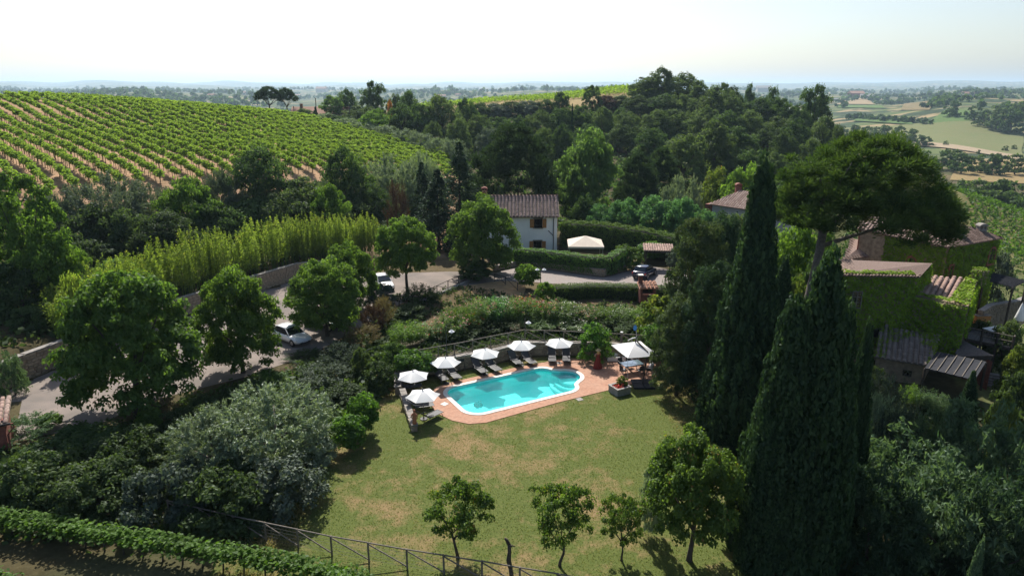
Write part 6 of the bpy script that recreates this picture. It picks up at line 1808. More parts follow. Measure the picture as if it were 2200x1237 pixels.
# trees along the car park
G1 = 'broadleaf trees along the car park'
T('broadleaf_tree', 'linden', 245, 590, 292, 44.8, 'largest dark green broadleaf tree, at the left end of the car park row', m='linden_dark', group=G1)
T('broadleaf_tree', 'linden', 496, 580, 178, 51.8, 'broadleaf tree with visible trunk, second in the row, before the first white car', m='linden', group=G1)
T('broadleaf_tree', 'linden', 690, 560, 156, 60.5, 'broadleaf tree third in the car park row, its trunk by the shaded dark car', m='linden', group=G1)
T('broadleaf_tree', 'linden', 745, 524, 116, 68.0, 'broadleaf tree tucked behind the third one of the car park row', m='linden', group=G1)
T('broadleaf_tree', 'linden_up', 868, 468, 134, 74.0, 'round broadleaf tree to the right of the second white car', m='linden', group=G1)
T('broadleaf_tree', 'linden', 1036, 426, 150, 82.5, 'broadleaf tree hiding the left part of the white farmhouse', m='linden', group=G1)
T('broadleaf_tree', 'linden', 1020, 560, 70, 80.0, 'low dark tree crown under the big tree by the earth path', m='oak')
# left edge
T('broadleaf_tree', 'oak_tall', 22, 375, 180, 64, 'tall bright green tree rising at the left picture edge', m='bright')
T('broadleaf_tree', 'acacia', 92, 480, 140, 62, 'spreading bright green tree before the tall one at the left edge', m='bright')
T('broadleaf_tree', 'oak', 22, 560, 150, 60, 'darker tree below the bright crowns at the left edge', m='oak')
T('shrub', 'bush', 150, 592, 70, 55.5, 'yellow green bamboo like shrub behind the largest car park tree', 'shrub', 'bamboo')
T('shrub', 'acacia', 250, 556, 90, 69, 'pale feathery tree of heaven at the left end of the bamboo', 'tree', 'acacia_blue')
T('shrub', 'bush', 70, 655, 100, 57, 'olive brown shrub above the left end of the stone wall', 'shrub', 'oak')
T('shrub', 'juniper', 12, 755, 60, 47.5, 'feathery light green conifer branch overhanging the wall at the left edge', 'shrub', 'juniper')
# dark wood between bamboo and vineyard
G2 = 'trees on the slope behind the bamboo'
W = 'tree'
for (pk, px, py, w, d, m, lab) in (
    ('olive', 222, 378, 175, 88, 'olive_dark', 'wide grey olive tree at the lower left corner of the vineyard'),
    ('olive', 105, 420, 120, 86, 'olive_dark', 'low grey olive at the left of the wide one, under the vineyard'),
    ('acacia', 395, 382, 140, 90, 'bright', 'slender pale green tree with thin trunk between olive and dark oaks'),
    ('olive', 320, 396, 110, 94, 'olive_dark', 'grey olive partly behind the slender pale green tree'),
    ('olive', 470, 366, 110, 96, 'olive_dark', 'grey green olive to the left of the large dark oak below the vines'),
    ('oak', 548, 318, 170, 100, 'oak', 'large dark oak overlapping the lower edge of the vineyard'),
    ('oak', 640, 385, 170, 96, 'oak_pale', 'spreading oak with paler top in front of the bare earth strip'),
    ('oak', 738, 318, 120, 108, 'oak', 'tall dark tree standing right of the bare earth strip in the vineyard'),
    ('olive', 840, 335, 130, 116, 'olive', 'broad silver olive crown below the right end of the vineyard'),
    ('olive', 905, 330, 90, 122, 'olive', 'silver olive beside the tall dark conifer'),
    ('sumac_', 700, 398, 100, 94, 'bright', 'bright green tree with orange seed heads above the bamboo'),
    ('oak', 790, 395, 100, 106, 'oak', 'dark shaded tree between the bamboo and the dead brown shrub'),
    ('broom', 850, 388, 56, 98, 'dead', 'dead brown twiggy bush standing beside the conifers'),
    ('bush', 195, 440, 130, 82, 'shrub', 'dark shrub with yellow tips under the wide olive'),
    ('bush', 270, 450, 120, 82, 'shrub', 'dark shrub in deep shade left of the slender pale tree'),
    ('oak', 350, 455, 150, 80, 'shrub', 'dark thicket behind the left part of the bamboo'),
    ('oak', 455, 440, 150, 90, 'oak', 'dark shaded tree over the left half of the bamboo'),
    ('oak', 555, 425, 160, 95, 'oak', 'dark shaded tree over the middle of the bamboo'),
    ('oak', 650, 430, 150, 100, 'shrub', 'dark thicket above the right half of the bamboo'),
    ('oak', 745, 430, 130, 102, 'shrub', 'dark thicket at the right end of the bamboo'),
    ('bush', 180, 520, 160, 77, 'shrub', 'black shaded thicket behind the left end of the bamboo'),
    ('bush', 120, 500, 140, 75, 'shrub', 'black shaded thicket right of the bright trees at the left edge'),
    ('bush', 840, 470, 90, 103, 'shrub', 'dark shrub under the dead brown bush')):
    T('oak_tree' if pk.startswith('oak') else 'olive_tree' if pk == 'olive' else 'shrub' if pk in ('bush', 'broom') else 'broadleaf_tree', 'acacia' if pk == 'sumac_' else pk, px, py, w, d, lab, 'shrub' if pk in ('bush', 'broom') else 'tree', m, G2)
# conifers left of the farmhouse
T('conifer', 'conifer', 938, 366, 130, 97, 'drooping green cedar in front of the taller dark conifers by the farmhouse', m='conifer')
T('conifer', 'conifer', 985, 308, 130, 104, 'tallest dark conifer left of the farmhouse', m='conifer')
T('conifer', 'conifer', 905, 350, 80, 110, 'narrow conifer behind the drooping cedar', m='conifer')
# behind the farmhouse
T('stone_pine', 'stonepine', 1108, 268, 215, 110, 'big dark stone pine directly behind the white farmhouse', m='pine_far', bark='bark')
T('acacia_tree', 'acacia', 1266, 280, 150, 117, 'large pale green acacia right of the big stone pine', m='acacia')
T('acacia_tree', 'acacia', 1240, 360, 110, 112, 'shaded lower acacia crown beneath the large pale one', m='acacia')
T('stone_pine', 'stonepine', 1372, 330, 110, 122, 'smaller dark stone pine right of the large acacia', m='pine_far')
T('stone_pine', 'stonepine', 1425, 318, 90, 130, 'dark pine crown at the foot of the big wood', m='pine_far')
T('broadleaf_tree', 'oak', 1470, 290, 120, 160, 'bright walnut like tree in front of the big wood', m='oak_pale')
T('broadleaf_tree', 'oak', 1535, 262, 110, 168, 'tall pale green tree at the foot of the big wood', m='oak_pale')
T('olive_tree', 'olive_far', 1475, 378, 80, 116, 'silver olive between the dark pines and the grey farmhouse', m='olive')
T('olive_tree', 'olive_far', 1445, 400, 70, 112, 'smaller silver olive left of the grey farmhouse', m='olive')
T('sumac_tree', 'acacia', 1545, 362, 110, 122, 'yellow green tree with rusty orange tips above the grey farmhouse roof', m='sumac')
T('broadleaf_tree', 'acacia', 1610, 355, 120, 116, 'bright green tree behind the chimney of the grey farmhouse', m='bright')
G3 = 'robinias above the drive'
for (px, py, w, d, lab) in ((1290, 440, 80, 104, 'pale robinia at the left end of the row, near the farmhouse gable'), (1345, 428, 95, 103, 'pale robinia second from the farmhouse gable'), (1405, 422, 105, 101, 'pale robinia in the middle of the row above the carport'),
                        (1468, 426, 100, 99, 'pale robinia beside the silver olives'), (1520, 452, 85, 94, 'pale robinia at the right end, in front of the grey farmhouse')):
    T('robinia', 'acacia', px, py, w, d, lab, 'tree', 'acacia_blue', G3)
T('broadleaf_tree', 'oak', 1255, 425, 70, 106, 'dark shaded tree between the farmhouse gable and the robinias', m='oak')
T('broadleaf_tree', 'oak', 1578, 462, 120, 84, 'leafy olive green tree hiding the grey farmhouse wall', m='oak_pale')
T('conifer', 'shaggy', 1562, 462, 110, 60, 'dark slim juniper in front of the grey farmhouse', m='conifer')
T('shrub', 'bush', 1345, 527, 75, 85.5, 'yellow green climber arching over the gate left of the pergola', 'shrub', 'hedge')
T('oleander', 'bush', 1456, 532, 50, 82.5, 'oleander in the tall square planter at the drive end', 'plant', 'grey_shrub', base=1.0)
T('shrub', 'laurel', 1405, 520, 70, 90, 'green creeper hanging behind the timber pergola', 'shrub', 'laurel')
# garden shrubs near the drive
T('shrub', 'laurel', 1131, 568, 56, 76, 'bright yellow green round shrub beside the double lamp', 'shrub', 'bright')
T('shrub', 'laurel', 1171, 606, 44, 69.5, 'light green round shrub at the left end of the clipped hedge', 'shrub', 'bright')
T('shrub', 'bush', 1205, 640, 40, 66, 'small dark shrub behind the oleanders', 'shrub', 'shrub')
T('shrub', 'bush', 1281, 692, 80, 54.3, 'round glossy bush by the wall between the last parasol and the terrace', 'shrub', 'laurel', base=0)
T('shrub', 'laurel', 890, 752, 84, 50.3, 'dark glossy laurel bush left of the third parasol', 'shrub', 'laurel', base=.2)
T('shrub', 'laurel', 922, 770, 50, 50.6, 'small dark bush squeezed between the laurel and the third parasol', 'shrub', 'shrub', base=.5)
# shrubs on the bank between car park and lawn
G4 = 'shrubs on the bank left of the lawn'
for (pk, px, py, w, d, m, lab) in (
    ('broom', 822, 636, 66, 63, 'broom', 'tall dry brown broom bush behind the first parasols'), ('grey', 800, 655, 60, 61, 'dead', 'grey brown bare bush left of the tall broom'),
    ('broom', 778, 698, 84, 57.5, 'broom', 'rounded broom bush with brown flank and greenish top'), ('grey', 735, 742, 115, 53, 'grey_shrub', 'blue grey rounded shrub below the brown broom'),
    ('grey', 655, 772, 90, 55, 'shrub', 'dark shrub hiding the front of the first white car'), ('bush', 575, 800, 90, 50, 'laurel', 'green shrub at the edge of the gravel under the second tree'),
    ('grey', 690, 786, 120, 49.5, 'olive_dark', 'grey green spiky shrub in the middle of the bank'), ('bush', 775, 748, 46, 51, 'oak_pale', 'slim pale green sapling on the bank'),
    ('broom', 620, 790, 60, 52, 'broom', 'dry brown grassy bush beside the first white car'), ('bush', 870, 655, 100, 66, 'shrub', 'dark green mound above the laurel bush'),
    ('broom', 905, 612, 80, 71, 'shrub', 'dark feathery tamarisk beside the broken fence'), ('bush', 815, 610, 70, 69, 'grey_shrub', 'grey shrub in front of the second white car'),
    ('bush', 815, 775, 80, 48.5, 'shrub', 'dark shrub at the left edge of the lawn near the parasols'), ('bush', 845, 735, 70, 51.5, 'oak', 'dark shrub left of the glossy laurel'),
    ('bush', 735, 830, 110, 46.5, 'shrub', 'dark shrub behind the bright laurels'), ('laurel', 776, 846, 76, 41.4, 'laurel', 'taller bright green laurel at the left edge of the lawn'),
    ('laurel', 746, 894, 82, 39.2, 'laurel', 'lower bright green laurel in front of the taller one'), ('bush', 660, 850, 100, 45, 'grey_shrub', 'grey shrub above the big olive'),
    ('bush', 395, 880, 110, 41.5, 'shrub', 'shrub under the trunk of the largest car park tree'), ('broom', 365, 868, 90, 43, 'broom', 'dry grass clump in the light by the largest tree trunk'),
    ('laurel', 318, 880, 60, 42, 'bright', 'bright green sucker shoots beside the largest tree trunk')):
    T('broom_bush' if pk == 'broom' else 'shrub', pk, px, py, w, d, lab, 'shrub', m, G4)
T('olive_tree', 'olive', 575, 832, 255, 37.5, 'large silver olive in the left foreground, right hand crown of the pair', m='olive', bark='bark_grey')
T('olive_tree', 'olive', 450, 880, 215, 36, 'large silver olive in the left foreground, left hand crown of the pair', m='olive', bark='bark_grey')
G5 = 'dark bushes in the left foreground'
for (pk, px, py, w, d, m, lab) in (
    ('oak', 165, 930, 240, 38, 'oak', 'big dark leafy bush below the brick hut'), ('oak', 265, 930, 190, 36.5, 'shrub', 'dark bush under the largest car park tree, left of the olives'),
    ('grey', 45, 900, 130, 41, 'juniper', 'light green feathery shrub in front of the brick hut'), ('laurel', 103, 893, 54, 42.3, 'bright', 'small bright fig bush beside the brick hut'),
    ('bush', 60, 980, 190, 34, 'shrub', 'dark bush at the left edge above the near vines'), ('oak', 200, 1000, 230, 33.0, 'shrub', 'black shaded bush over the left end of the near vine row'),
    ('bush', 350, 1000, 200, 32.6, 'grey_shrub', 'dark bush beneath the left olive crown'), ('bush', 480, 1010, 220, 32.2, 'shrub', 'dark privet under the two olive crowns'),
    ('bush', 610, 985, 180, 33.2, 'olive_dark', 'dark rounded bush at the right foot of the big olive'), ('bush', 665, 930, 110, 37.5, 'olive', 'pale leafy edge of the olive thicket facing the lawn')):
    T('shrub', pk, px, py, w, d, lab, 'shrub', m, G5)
T('fern_shrub', 'juniper', 390, 1080, 80, 31.8, 'bluish fern like shrub beside the end of the lawn fence', 'shrub', 'olive_dark')
# fruit trees at the foot of the lawn
G6 = 'young fruit trees along the front fence'
T('fruit_tree', 'linden_up', 1503, 940, 215, 28.6, 'largest fruit tree, beside the near cypress', 'tree', 'fruit', G6)
for (px, py, w, d, lab) in ((980, 1036, 160, 28.8, 'dense round fruit tree left of the lopped trunk'), (1206, 1046, 145, 28.2, 'loose fruit tree right of the lopped trunk'), (1343, 1062, 105, 28.6, 'slender thin fruit tree with two upright branches')):
    T('fruit_tree', 'fruit', px, py, w, d, lab, 'tree', 'fruit', G6)
T('shrub', 'bush', 1405, 1005, 60, 30.5, 'silvery shrub half hidden by the largest fruit tree', 'shrub', 'olive')
T('shrub', 'bush', 1590, 1000, 80, 30, 'dark blue green shrub squeezed between fruit tree and near cypress', 'shrub', 'grey_shrub')
# cypresses
G7 = 'tall cypresses on the right of the lawn'
def cyp(px, py, w, d, lab, base=None):
    return T('cypress', 'cypress', px, py, w * 1.0, d, lab, 'tree', 'cypress', G7, base)
cyp(1640, 358, 175, 41.5, 'tallest cypress with a needle sharp tip reaching above the grey farmhouse')
cyp(1655, 372, 120, 43.5, 'second leader of the tallest cypress, just behind its tip')
cyp(1600, 560, 140, 42, 'lower left flank tree of the tallest cypress')
cyp(1688, 560, 100, 47, 'dark narrow cypress behind the tallest one')
def cyf(px, py, w, d, lab): return T('cypress', 'cypress_full', px, py, w, d, lab, 'tree', 'cypress', G7)
cyf(1783, 563, 208, 29.5, 'near cypress with the highest point in the right foreground')
cyf(1712, 650, 190, 29.0, 'left stem of the near cypress clump')
cyf(1824, 668, 132, 30.5, 'right stem of the near cypress clump')
cyf(1664, 900, 120, 28.2, 'low skirt of foliage at the left foot of the near cypress clump')
cyf(1868, 705, 80, 34.5, 'short paler cypress right of the near clump')
T('juniper_tree', 'shaggy', 1508, 472, 135, 53.5, 'tall feathery juniper at the right end of the terrace', m='shaggy')
T('juniper_tree', 'shaggy', 1468, 640, 120, 47.5, 'shaggy dark juniper between terrace and tallest cypress', m='shaggy')
T('juniper_tree', 'shaggy', 1540, 570, 130, 45.5, 'dark juniper pressed against the tallest cypress', m='conifer')
T('laurel_tree', 'laurel', 1430, 635, 110, 57, 'yellowing laurel tree behind the cantilever parasol', m='laurel_y')
T('laurel_tree', 'bush', 1418, 690, 100, 53.8, 'green lower part of the laurel beside the parasol', m='laurel', base=.3)
T('broadleaf_tree', 'oak', 1722, 462, 175, 70, 'leafy green tree behind the forked pine trunk', m='bright')
T('broadleaf_tree', 'oak', 1755, 560, 130, 62, 'dark bush like tree at the foot of the forked pine', m='oak')
T('broadleaf_tree', 'oak', 1700, 590, 120, 57, 'shaded tree between the two tallest cypress groups', m='laurel_y')
# right foreground
G8 = 'junipers in the right foreground'
for (pk, px, py, w, d, m, lab) in (
    ('juniper', 1965, 930, 290, 35.5, 'juniper', 'broad light green juniper beside the near cypress clump'), ('juniper', 2140, 880, 280, 37, 'juniper', 'large juniper at the right picture edge below the steps'),
    ('juniper', 2060, 990, 330, 31, 'juniper', 'shaded lower juniper in the middle of the right foreground'), ('juniper', 1900, 1010, 220, 31, 'conifer', 'dark juniper at the foot of the near cypress clump'),
    ('juniper', 2180, 1010, 260, 29.5, 'conifer', 'dark juniper in the bottom right corner'), ('juniper', 2030, 880, 130, 38.5, 'juniper', 'upright young juniper tip amid the others')):
    T('juniper', pk, px, py, w, d, lab, 'shrub', m, G8)
T('cypress', 'cypress', 2110, 1165, 62, 25, 'small pale green cypress tip at the bottom right edge', 'tree', 'juniper')
T('cypress', 'cypress', 2092, 800, 56, 47.5, 'thin dark cypress beside the stone steps', 'tree', 'cypress')
T('shrub', 'grey', 1890, 842, 110, 43, 'silvery round shrub right of the near cypress clump', 'shrub', 'olive')
T('shrub', 'grey', 1945, 872, 110, 41.5, 'grey green shrub with pale flowers in front of the shed hedge', 'shrub', 'grey_shrub')
T('shrub', 'broom', 1905, 800, 110, 47, 'spiky exotic shrub beside the shed wall', 'shrub', 'grey_shrub')
T('shrub', 'bush', 1885, 790, 70, 52.5, 'dark bush at the left foot of the shed', 'shrub', 'shrub')
T('shrub', 'oak', 2175, 690, 80, 58, 'shrub behind the furled white parasol', 'shrub', 'oak_pale')
T('shrub', 'bush', 2120, 690, 70, 61, 'dark planting between deck and yard wall', 'shrub', 'shrub')
T('shrub', 'bush', 2195, 745, 70, 54, 'leafy climber at the right post of the deck', 'shrub', 'laurel_y')
T('shrub', 'bush', 2190, 800, 90, 48, 'dark climbing plant below the right end of the deck', 'shrub', 'shrub')
T('shrub', 'bush', 2150, 545, 80, 80, 'dark shrub at the right corner of the stone farmhouse', 'shrub', 'grey_shrub')
T('shrub', 'laurel', 2170, 850, 50, 44, 'small yellow green bush under the stone steps', 'shrub', 'laurel_y')
rm = thing('rosemary_hedge', 'pale green bushy rosemary hedge in front of the dark canopy', 'hedge', (0, 0, 0))
for i, (px, py) in enumerate(((1958, 820), (1985, 830), (2010, 836), (2038, 846), (2062, 856))):
    x, y, z = Dp(px, py, 50.5 - i * .5)
    z0 = z - 1.9
    link('foliage', ROSEMARY[0], 'juniper' if i else 'bright', rm, (x, y, z0), (0, 0, i * 1.3), (2.0, 2.0, 1.9))

# umbrella pine: trunk with forks, limbs, needled parasol
pine = thing('umbrella_pine', 'huge umbrella pine with forked grey trunk and wide domed crown on the right', 'tree', (*Dp(1700, 700, 52)[:2], -3.0))
px0, py0 = pine.location.x, pine.location.y
def lp(px, py, d):
    x, y, z = Dp(px, py, d); return (x - px0, y - py0, z + 3.0)
tm = MB()
fork = lp(1768, 498, 52); low = lp(1738, 640, 52)
tm.tube([(-.1, 0, -.3), lp(1712, 700, 52), low, lp(1757, 560, 52), fork], [.50, .42, .36, .33, .30], 12)
tm.build('trunk', 'bark_grey', pine, True)
limbs = [([fork, lp(1768, 440, 51.5), lp(1764, 405, 51.2), lp(1762, 385, 51.2)], .24), ([fork, lp(1808, 462, 52.5), lp(1845, 410, 53), lp(1870, 350, 53.5)], .24), ([lp(1760, 530, 52), lp(1815, 512, 52), lp(1880, 492, 52), lp(1960, 462, 51.5), lp(2010, 445, 51)], .20),
         ([lp(1765, 505, 52), lp(1740, 440, 53), lp(1715, 425, 53.2), lp(1700, 420, 53.4)], .14), ([lp(1820, 455, 52.5), lp(1890, 430, 54), lp(1960, 400, 55)], .15), ([lp(1768, 450, 51.6), lp(1800, 400, 50), lp(1830, 350, 49.5)], .14), ([lp(1764, 415, 51.2), lp(1742, 402, 51), lp(1728, 395, 51)], .12),
         ([lp(1850, 405, 53), lp(1900, 350, 54.5), lp(1925, 330, 55)], .12), ([lp(1880, 492, 52), lp(1925, 470, 50.6), lp(1975, 440, 49.6)], .10), ([lp(1960, 462, 51.5), lp(2000, 455, 52), lp(2045, 460, 52)], .09)]
for pts, r in limbs:
    lm = MB(); n_ = len(pts); lm.tube(pts, [r * (1 - .75 * i / (n_ - 1)) for i in range(n_)], 8); lm.build('limb', 'bark_grey', pine, True)
Vs = []; Ts = []
cxp, cyp_ = lp(1862, 400, 52.5)[:2]
for i in range(460):
    # dome over the limbs in plan, thickness below
    a = rng.uniform(0, 6.28); rr_ = math.sqrt(rng.random())
    X = cxp - .3 + 6.9 * rr_ * math.cos(a); Y = cyp_ + 6.2 * rr_ * math.sin(a)
    sx = (X - cxp) / 7.4
    top = 21.9 - 5.6 * rr_ ** 2.3 - .9 * max(0, -sx) - .5 * max(0, sx) ** 2
    und = 14.7 - 1.4 * max(0, sx) + 1.0 * max(0, -sx)
    if top < und + .6: top = und + .6
    z = top - (rng.random() ** 1.7) * (top - und) * (.55 + .45 * rr_)
    c = np.array([X, Y, z]); r = rng.uniform(.55, 1.0); k = 190
    d = rdir(k); d[:, 2] = np.abs(d[:, 2]) * .9 + rng.normal(size=k) * .25; d = unit(d)
    p = c + d * (rng.uniform(.3, 1, k) * r)[:, None]
    Vs.append(leaf_quads(p, np.cross(d, rdir(k)), .38, .075, d, .28)); Ts.append(np.clip(rng.normal(.42, .13) + rng.normal(0, .15, k) + d[:, 2] * .14, 0, 1))
for (px, py, d0, n_) in ((1995, 470, 51.2, 9), (2030, 462, 52, 9), (2045, 470, 52, 5), (1935, 455, 50, 8), (1690, 400, 54, 10), (1700, 440, 53.5, 7), (1800, 440, 51.5, 9), (1845, 455, 51, 6), (1770, 420, 51, 9), (1960, 430, 51, 12), (1735, 460, 53, 5), (1900, 440, 52, 8), (1720, 370, 52, 10)):
    for _ in range(n_):
        c = np.array(lp(px, py, d0)) + rng.normal(size=3) * np.array([.8, .8, .5]); k = 150; r = rng.uniform(.45, .85)
        d = rdir(k); d[:, 2] = np.abs(d[:, 2]) * .8 + rng.normal(size=k) * .25; d = unit(d)
        Vs.append(leaf_quads(c + d * (rng.uniform(.3, 1, k) * r)[:, None], np.cross(d, rdir(k)), .36, .07, d, .28)); Ts.append(np.clip(rng.normal(.38, .12) + rng.normal(0, .15, k), 0, 1))
link('crown', quad_mesh('crown', np.concatenate(Vs), np.concatenate(Ts)), 'pine', pine)

# bamboo clumps behind the car park wall
wl = [(-37.9, 56), (-36.3, 61.0), (-35.2, 65.5), (-31.4, 73.0), (-27.2, 81.2), (-22.5, 85.5), (-18.0, 88.0)]
tops = [(150, 615), (215, 600), (290, 575), (340, 540), (395, 520), (450, 495), (505, 500), (560, 490), (610, 478), (660, 470), (710, 462), (760, 458), (800, 470)]
for i in range(26):
    f = i / 25 * (len(wl) - 1); a = int(min(f, len(wl) - 2)); s = f - a
    x = wl[a][0] + (wl[a + 1][0] - wl[a][0]) * s; y = wl[a][1] + (wl[a + 1][1] - wl[a][1]) * s
    ddx = wl[a + 1][0] - wl[a][0]; ddy = wl[a + 1][1] - wl[a][1]; ll = math.hypot(ddx, ddy)
    off = 1.2 + (i % 2) * 1.5
    x -= ddy / ll * off; y += ddx / ll * off
    z0 = max(h(x, y), 1.6)
    hgt = 3.8 + 2.2 * min(1, i / 10) + rng.uniform(-.7, .8)
    if i > 18: hgt -= .15 * (i - 18)
    t = thing('bamboo_clump', ordinal(i + 1) + ' yellow green bamboo clump from the left end of the row above the wall', 'bamboo', (x, y, z0 - .1), 0, 'bamboo row above the car park wall')
    F, C = BAMBOO[i % 3]; r = rng.uniform(0, 6.28)
    link('foliage', F, 'bamboo', t, None, (0, 0, r), (4.5, 4.5, hgt)); link('culms', C, 'bamboo', t, None, (0, 0, r), (4.5, 4.5, hgt))

# oleanders along the raised bank
ol = [(872, 690, 66, 56.0, 'bright', None, 'flowerless pale green oleander at the left end of the hedge'), (912, 694, 70, 57.0, 'oleander', 'red', 'oleander with dark red flowers near the left end'), (948, 700, 56, 57.5, 'oleander', 'yellow', 'oleander with a yellow flower tuft behind the lamp post'),
      (968, 668, 70, 57.2, 'oleander', 'pink', 'oleander with sparse pink flowers left of the bright one'), (985, 652, 66, 58.5, 'hedge', None, 'bright green oleander without flowers'),
      (1028, 634, 66, 60.0, 'oleander', 'pink', 'tall oleander covered with pink blossom at the fence corner'), (1010, 668, 60, 58.7, 'oleander', 'red', 'oleander with scattered red flowers below the tall pink one'),
      (1068, 632, 66, 60.8, 'acacia_blue', 'white', 'blue green oleander with white flowers'), (1108, 636, 56, 60.8, 'oleander', 'pink', 'oleander with dense pink blossom behind the fence corner lamp'),
      (1142, 634, 60, 60.8, 'oleander', 'red', 'oleander with bright red flowers right of the corner lamp'), (1182, 640, 62, 60.8, 'oleander', 'pink', 'pale oleander with light pink heads above the last parasol'), (1222, 646, 62, 60.8, 'oleander', 'white', 'green oleander with a few white flowers'),
      (1262, 652, 62, 60.8, 'oleander', 'pink', 'oleander above the round bush by the wall'), (1302, 656, 60, 60.8, 'hedge', None, 'yellow green oleander left of the brick barbecue'), (1340, 656, 60, 60.8, 'oleander', 'white', 'oleander with white flowers before the long low wall'),
      (1378, 658, 60, 60.8, 'bright', None, 'bright leafy oleander in front of the brick barbecue'), (1060, 690, 90, 59.5, 'shrub', None, 'dark low shrub on the bank between fence and oleanders'), (1160, 690, 80, 59.5, 'oleander', None, 'low oleander on the bank behind the fifth parasol'), (1240, 695, 80, 59.5, 'oleander', 'white', 'low oleander behind the last parasol'), (1330, 700, 90, 59.5, 'shrub', None, 'dark low shrub on the bank behind the wooden post'), (985, 715, 90, 57.2, 'shrub', None, 'dark low shrub behind the fence near the lamp post')]
for i, (px, py, w, d, m, fl_, lab) in enumerate(ol):
    x, y, z = Dp(px, py, d); z0 = 1.0
    ww = w * 1.25 * (y / _ray(px, py)[1]) / FPX
    t = thing('oleander', lab, 'shrub', (x, y, z0), 0, 'oleander hedge above the pool')
    me_, tips = OLEANDER[i % 3]; r = rng.uniform(0, 6.28); hh = max(1.2, z - z0)
    link('foliage', me_, m, t, None, (0, 0, r), (ww * 1.1, ww * 1.1, hh))
    if fl_: link('flowers', flower_heads(tips, .55 if fl_ in ('pink', 'red') else .3, 6, .030), 'flower_' + fl_, t, None, (0, 0, r), (ww * 1.1, ww * 1.1, hh))['kind'] = 'stuff'

# clipped hedges
hedge('clipped_hedge', [(4.6, 72.2), (9, 73.0), (13.5, 72.6), (20.5, 70.6)], 1.5, 1.45, 'low clipped hedge along the near side of the drive', density=190, L=.13, W=.08)
hedge('garden_hedge', [(.4, 87.4), (4.9, 85.6), (9.5, 83.0), (12.0, 82.2), (14.2, 85.2)], 1.3, [1.9, 1.9, 1.9, 2.0, 2.3], 'leafy hedge on the low wall in front of the beige pavilion', m='laurel', density=130, L=.19, W=.12, top_wild=.12, z=.3)
hedge('tall_hedge', [(7.6, 99.0), (13.0, 97.5), (18.5, 94.5), (22.5, 91.5), (25, 86)], 2.2, [3.4, 3.5, 3.2, 2.8, 2.4], 'tall curved hedge with sunlit yellow green top behind the pavilion', density=120, L=.22, W=.14, top_wild=.25)
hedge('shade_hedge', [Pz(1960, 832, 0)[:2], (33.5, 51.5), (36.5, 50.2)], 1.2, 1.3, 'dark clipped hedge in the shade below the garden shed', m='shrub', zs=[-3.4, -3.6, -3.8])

# ------------------------------------------------------------------ woods and skyline trees
def stand(rows, group):
    for (name, pk, px, py, w, d, m, lab) in rows: plant(name, pk, px, py, w, d, lab, 'tree', M[m], group)
ordn = ['first', 'second', 'third', 'fourth', 'fifth', 'sixth', 'seventh', 'eighth', 'ninth', 'tenth', 'eleventh', 'twelfth']
GW = 'trees of the big wood on the hill'
tiers = [('along the skyline of the big wood', [(1390, 172, 62, 266, 'oak'), (1425, 155, 76, 268, 'oak'), (1468, 162, 70, 266, 'oak'), (1510, 172, 64, 264, 'oak_pale'), (1548, 178, 58, 262, 'oak'), (1582, 188, 50, 260, 'oak')]),
         ('in the second tier of the big wood', [(1372, 205, 74, 244, 'oak'), (1418, 200, 84, 242, 'oak'), (1470, 200, 86, 240, 'oak'), (1522, 206, 84, 240, 'oak'), (1575, 208, 80, 238, 'oak'), (1625, 210, 78, 236, 'oak'), (1672, 216, 70, 236, 'oak'), (1712, 228, 60, 234, 'oak')]),
         ('in the third tier of the big wood', [(1350, 238, 84, 222, 'oak'), (1405, 238, 84, 220, 'oak_pale'), (1458, 240, 84, 218, 'oak'), (1510, 238, 86, 217, 'oak'), (1565, 240, 86, 216, 'oak'), (1618, 246, 84, 215, 'oak'), (1668, 250, 76, 214, 'oak'), (1715, 262, 66, 213, 'oak')]),
         ('in the lowest tier of the big wood', [(1340, 272, 80, 196, 'oak'), (1395, 285, 84, 188, 'oak'), (1590, 275, 84, 190, 'oak'), (1645, 280, 86, 190, 'oak'), (1700, 288, 84, 192, 'oak'), (1750, 300, 66, 192, 'oak_pale'), (1610, 320, 84, 165, 'oak'), (1665, 325, 80, 165, 'oak')])]
for nm, lst in tiers:
    for i, (px, py, w, d, m) in enumerate(lst):
        plant('oak_tree', 'oak', px + rng.uniform(-9, 9), py - 2 + rng.uniform(-9, 7), w * rng.uniform(.85, 1.2), d + rng.uniform(-7, 7), '%s oak from the left %s' % (ordn[i], nm), 'tree', ('oak', 'oak_pale', 'shrub', 'oak_pale', 'oak')[int(rng.integers(5))] if m == 'oak' else m, GW)
stand([('oak_tree', 'oak', 1612, 182, 36, 300, 'oak', 'small round tree poking above the right shoulder of the big wood'), ('oak_tree', 'oak', 1662, 188, 44, 290, 'oak', 'second round tree poking above the right shoulder of the big wood'),
       ('oak_tree', 'oak', 1757, 183, 74, 238, 'oak', 'big dark oak standing apart at the right end of the big wood'), ('olive_tree', 'oak', 1772, 252, 70, 214, 'oak_pale', 'grey green loose tree below the lone dark oak'), ('oak_tree', 'oak', 1800, 270, 44, 208, 'oak_pale', 'small loose tree at the lower right of the lone dark oak')], 'trees at the right end of the wood')
GS = 'trees on the slope under the far vineyard'
sl = [(1030, 250, 70, 206, 'oak_pale'), (1075, 248, 60, 212, 'oak'), (1118, 246, 60, 214, 'oak'), (1160, 240, 66, 214, 'oak_pale'), (1205, 236, 64, 218, 'oak'), (1250, 232, 70, 218, 'oak'), (1295, 236, 74, 214, 'oak_pale'), (1335, 232, 60, 224, 'oak'), (1050, 275, 64, 178, 'olive_dark'), (1165, 275, 50, 170, 'oak_pale'), (1210, 268, 60, 182, 'oak'), (1265, 262, 84, 188, 'oak')]
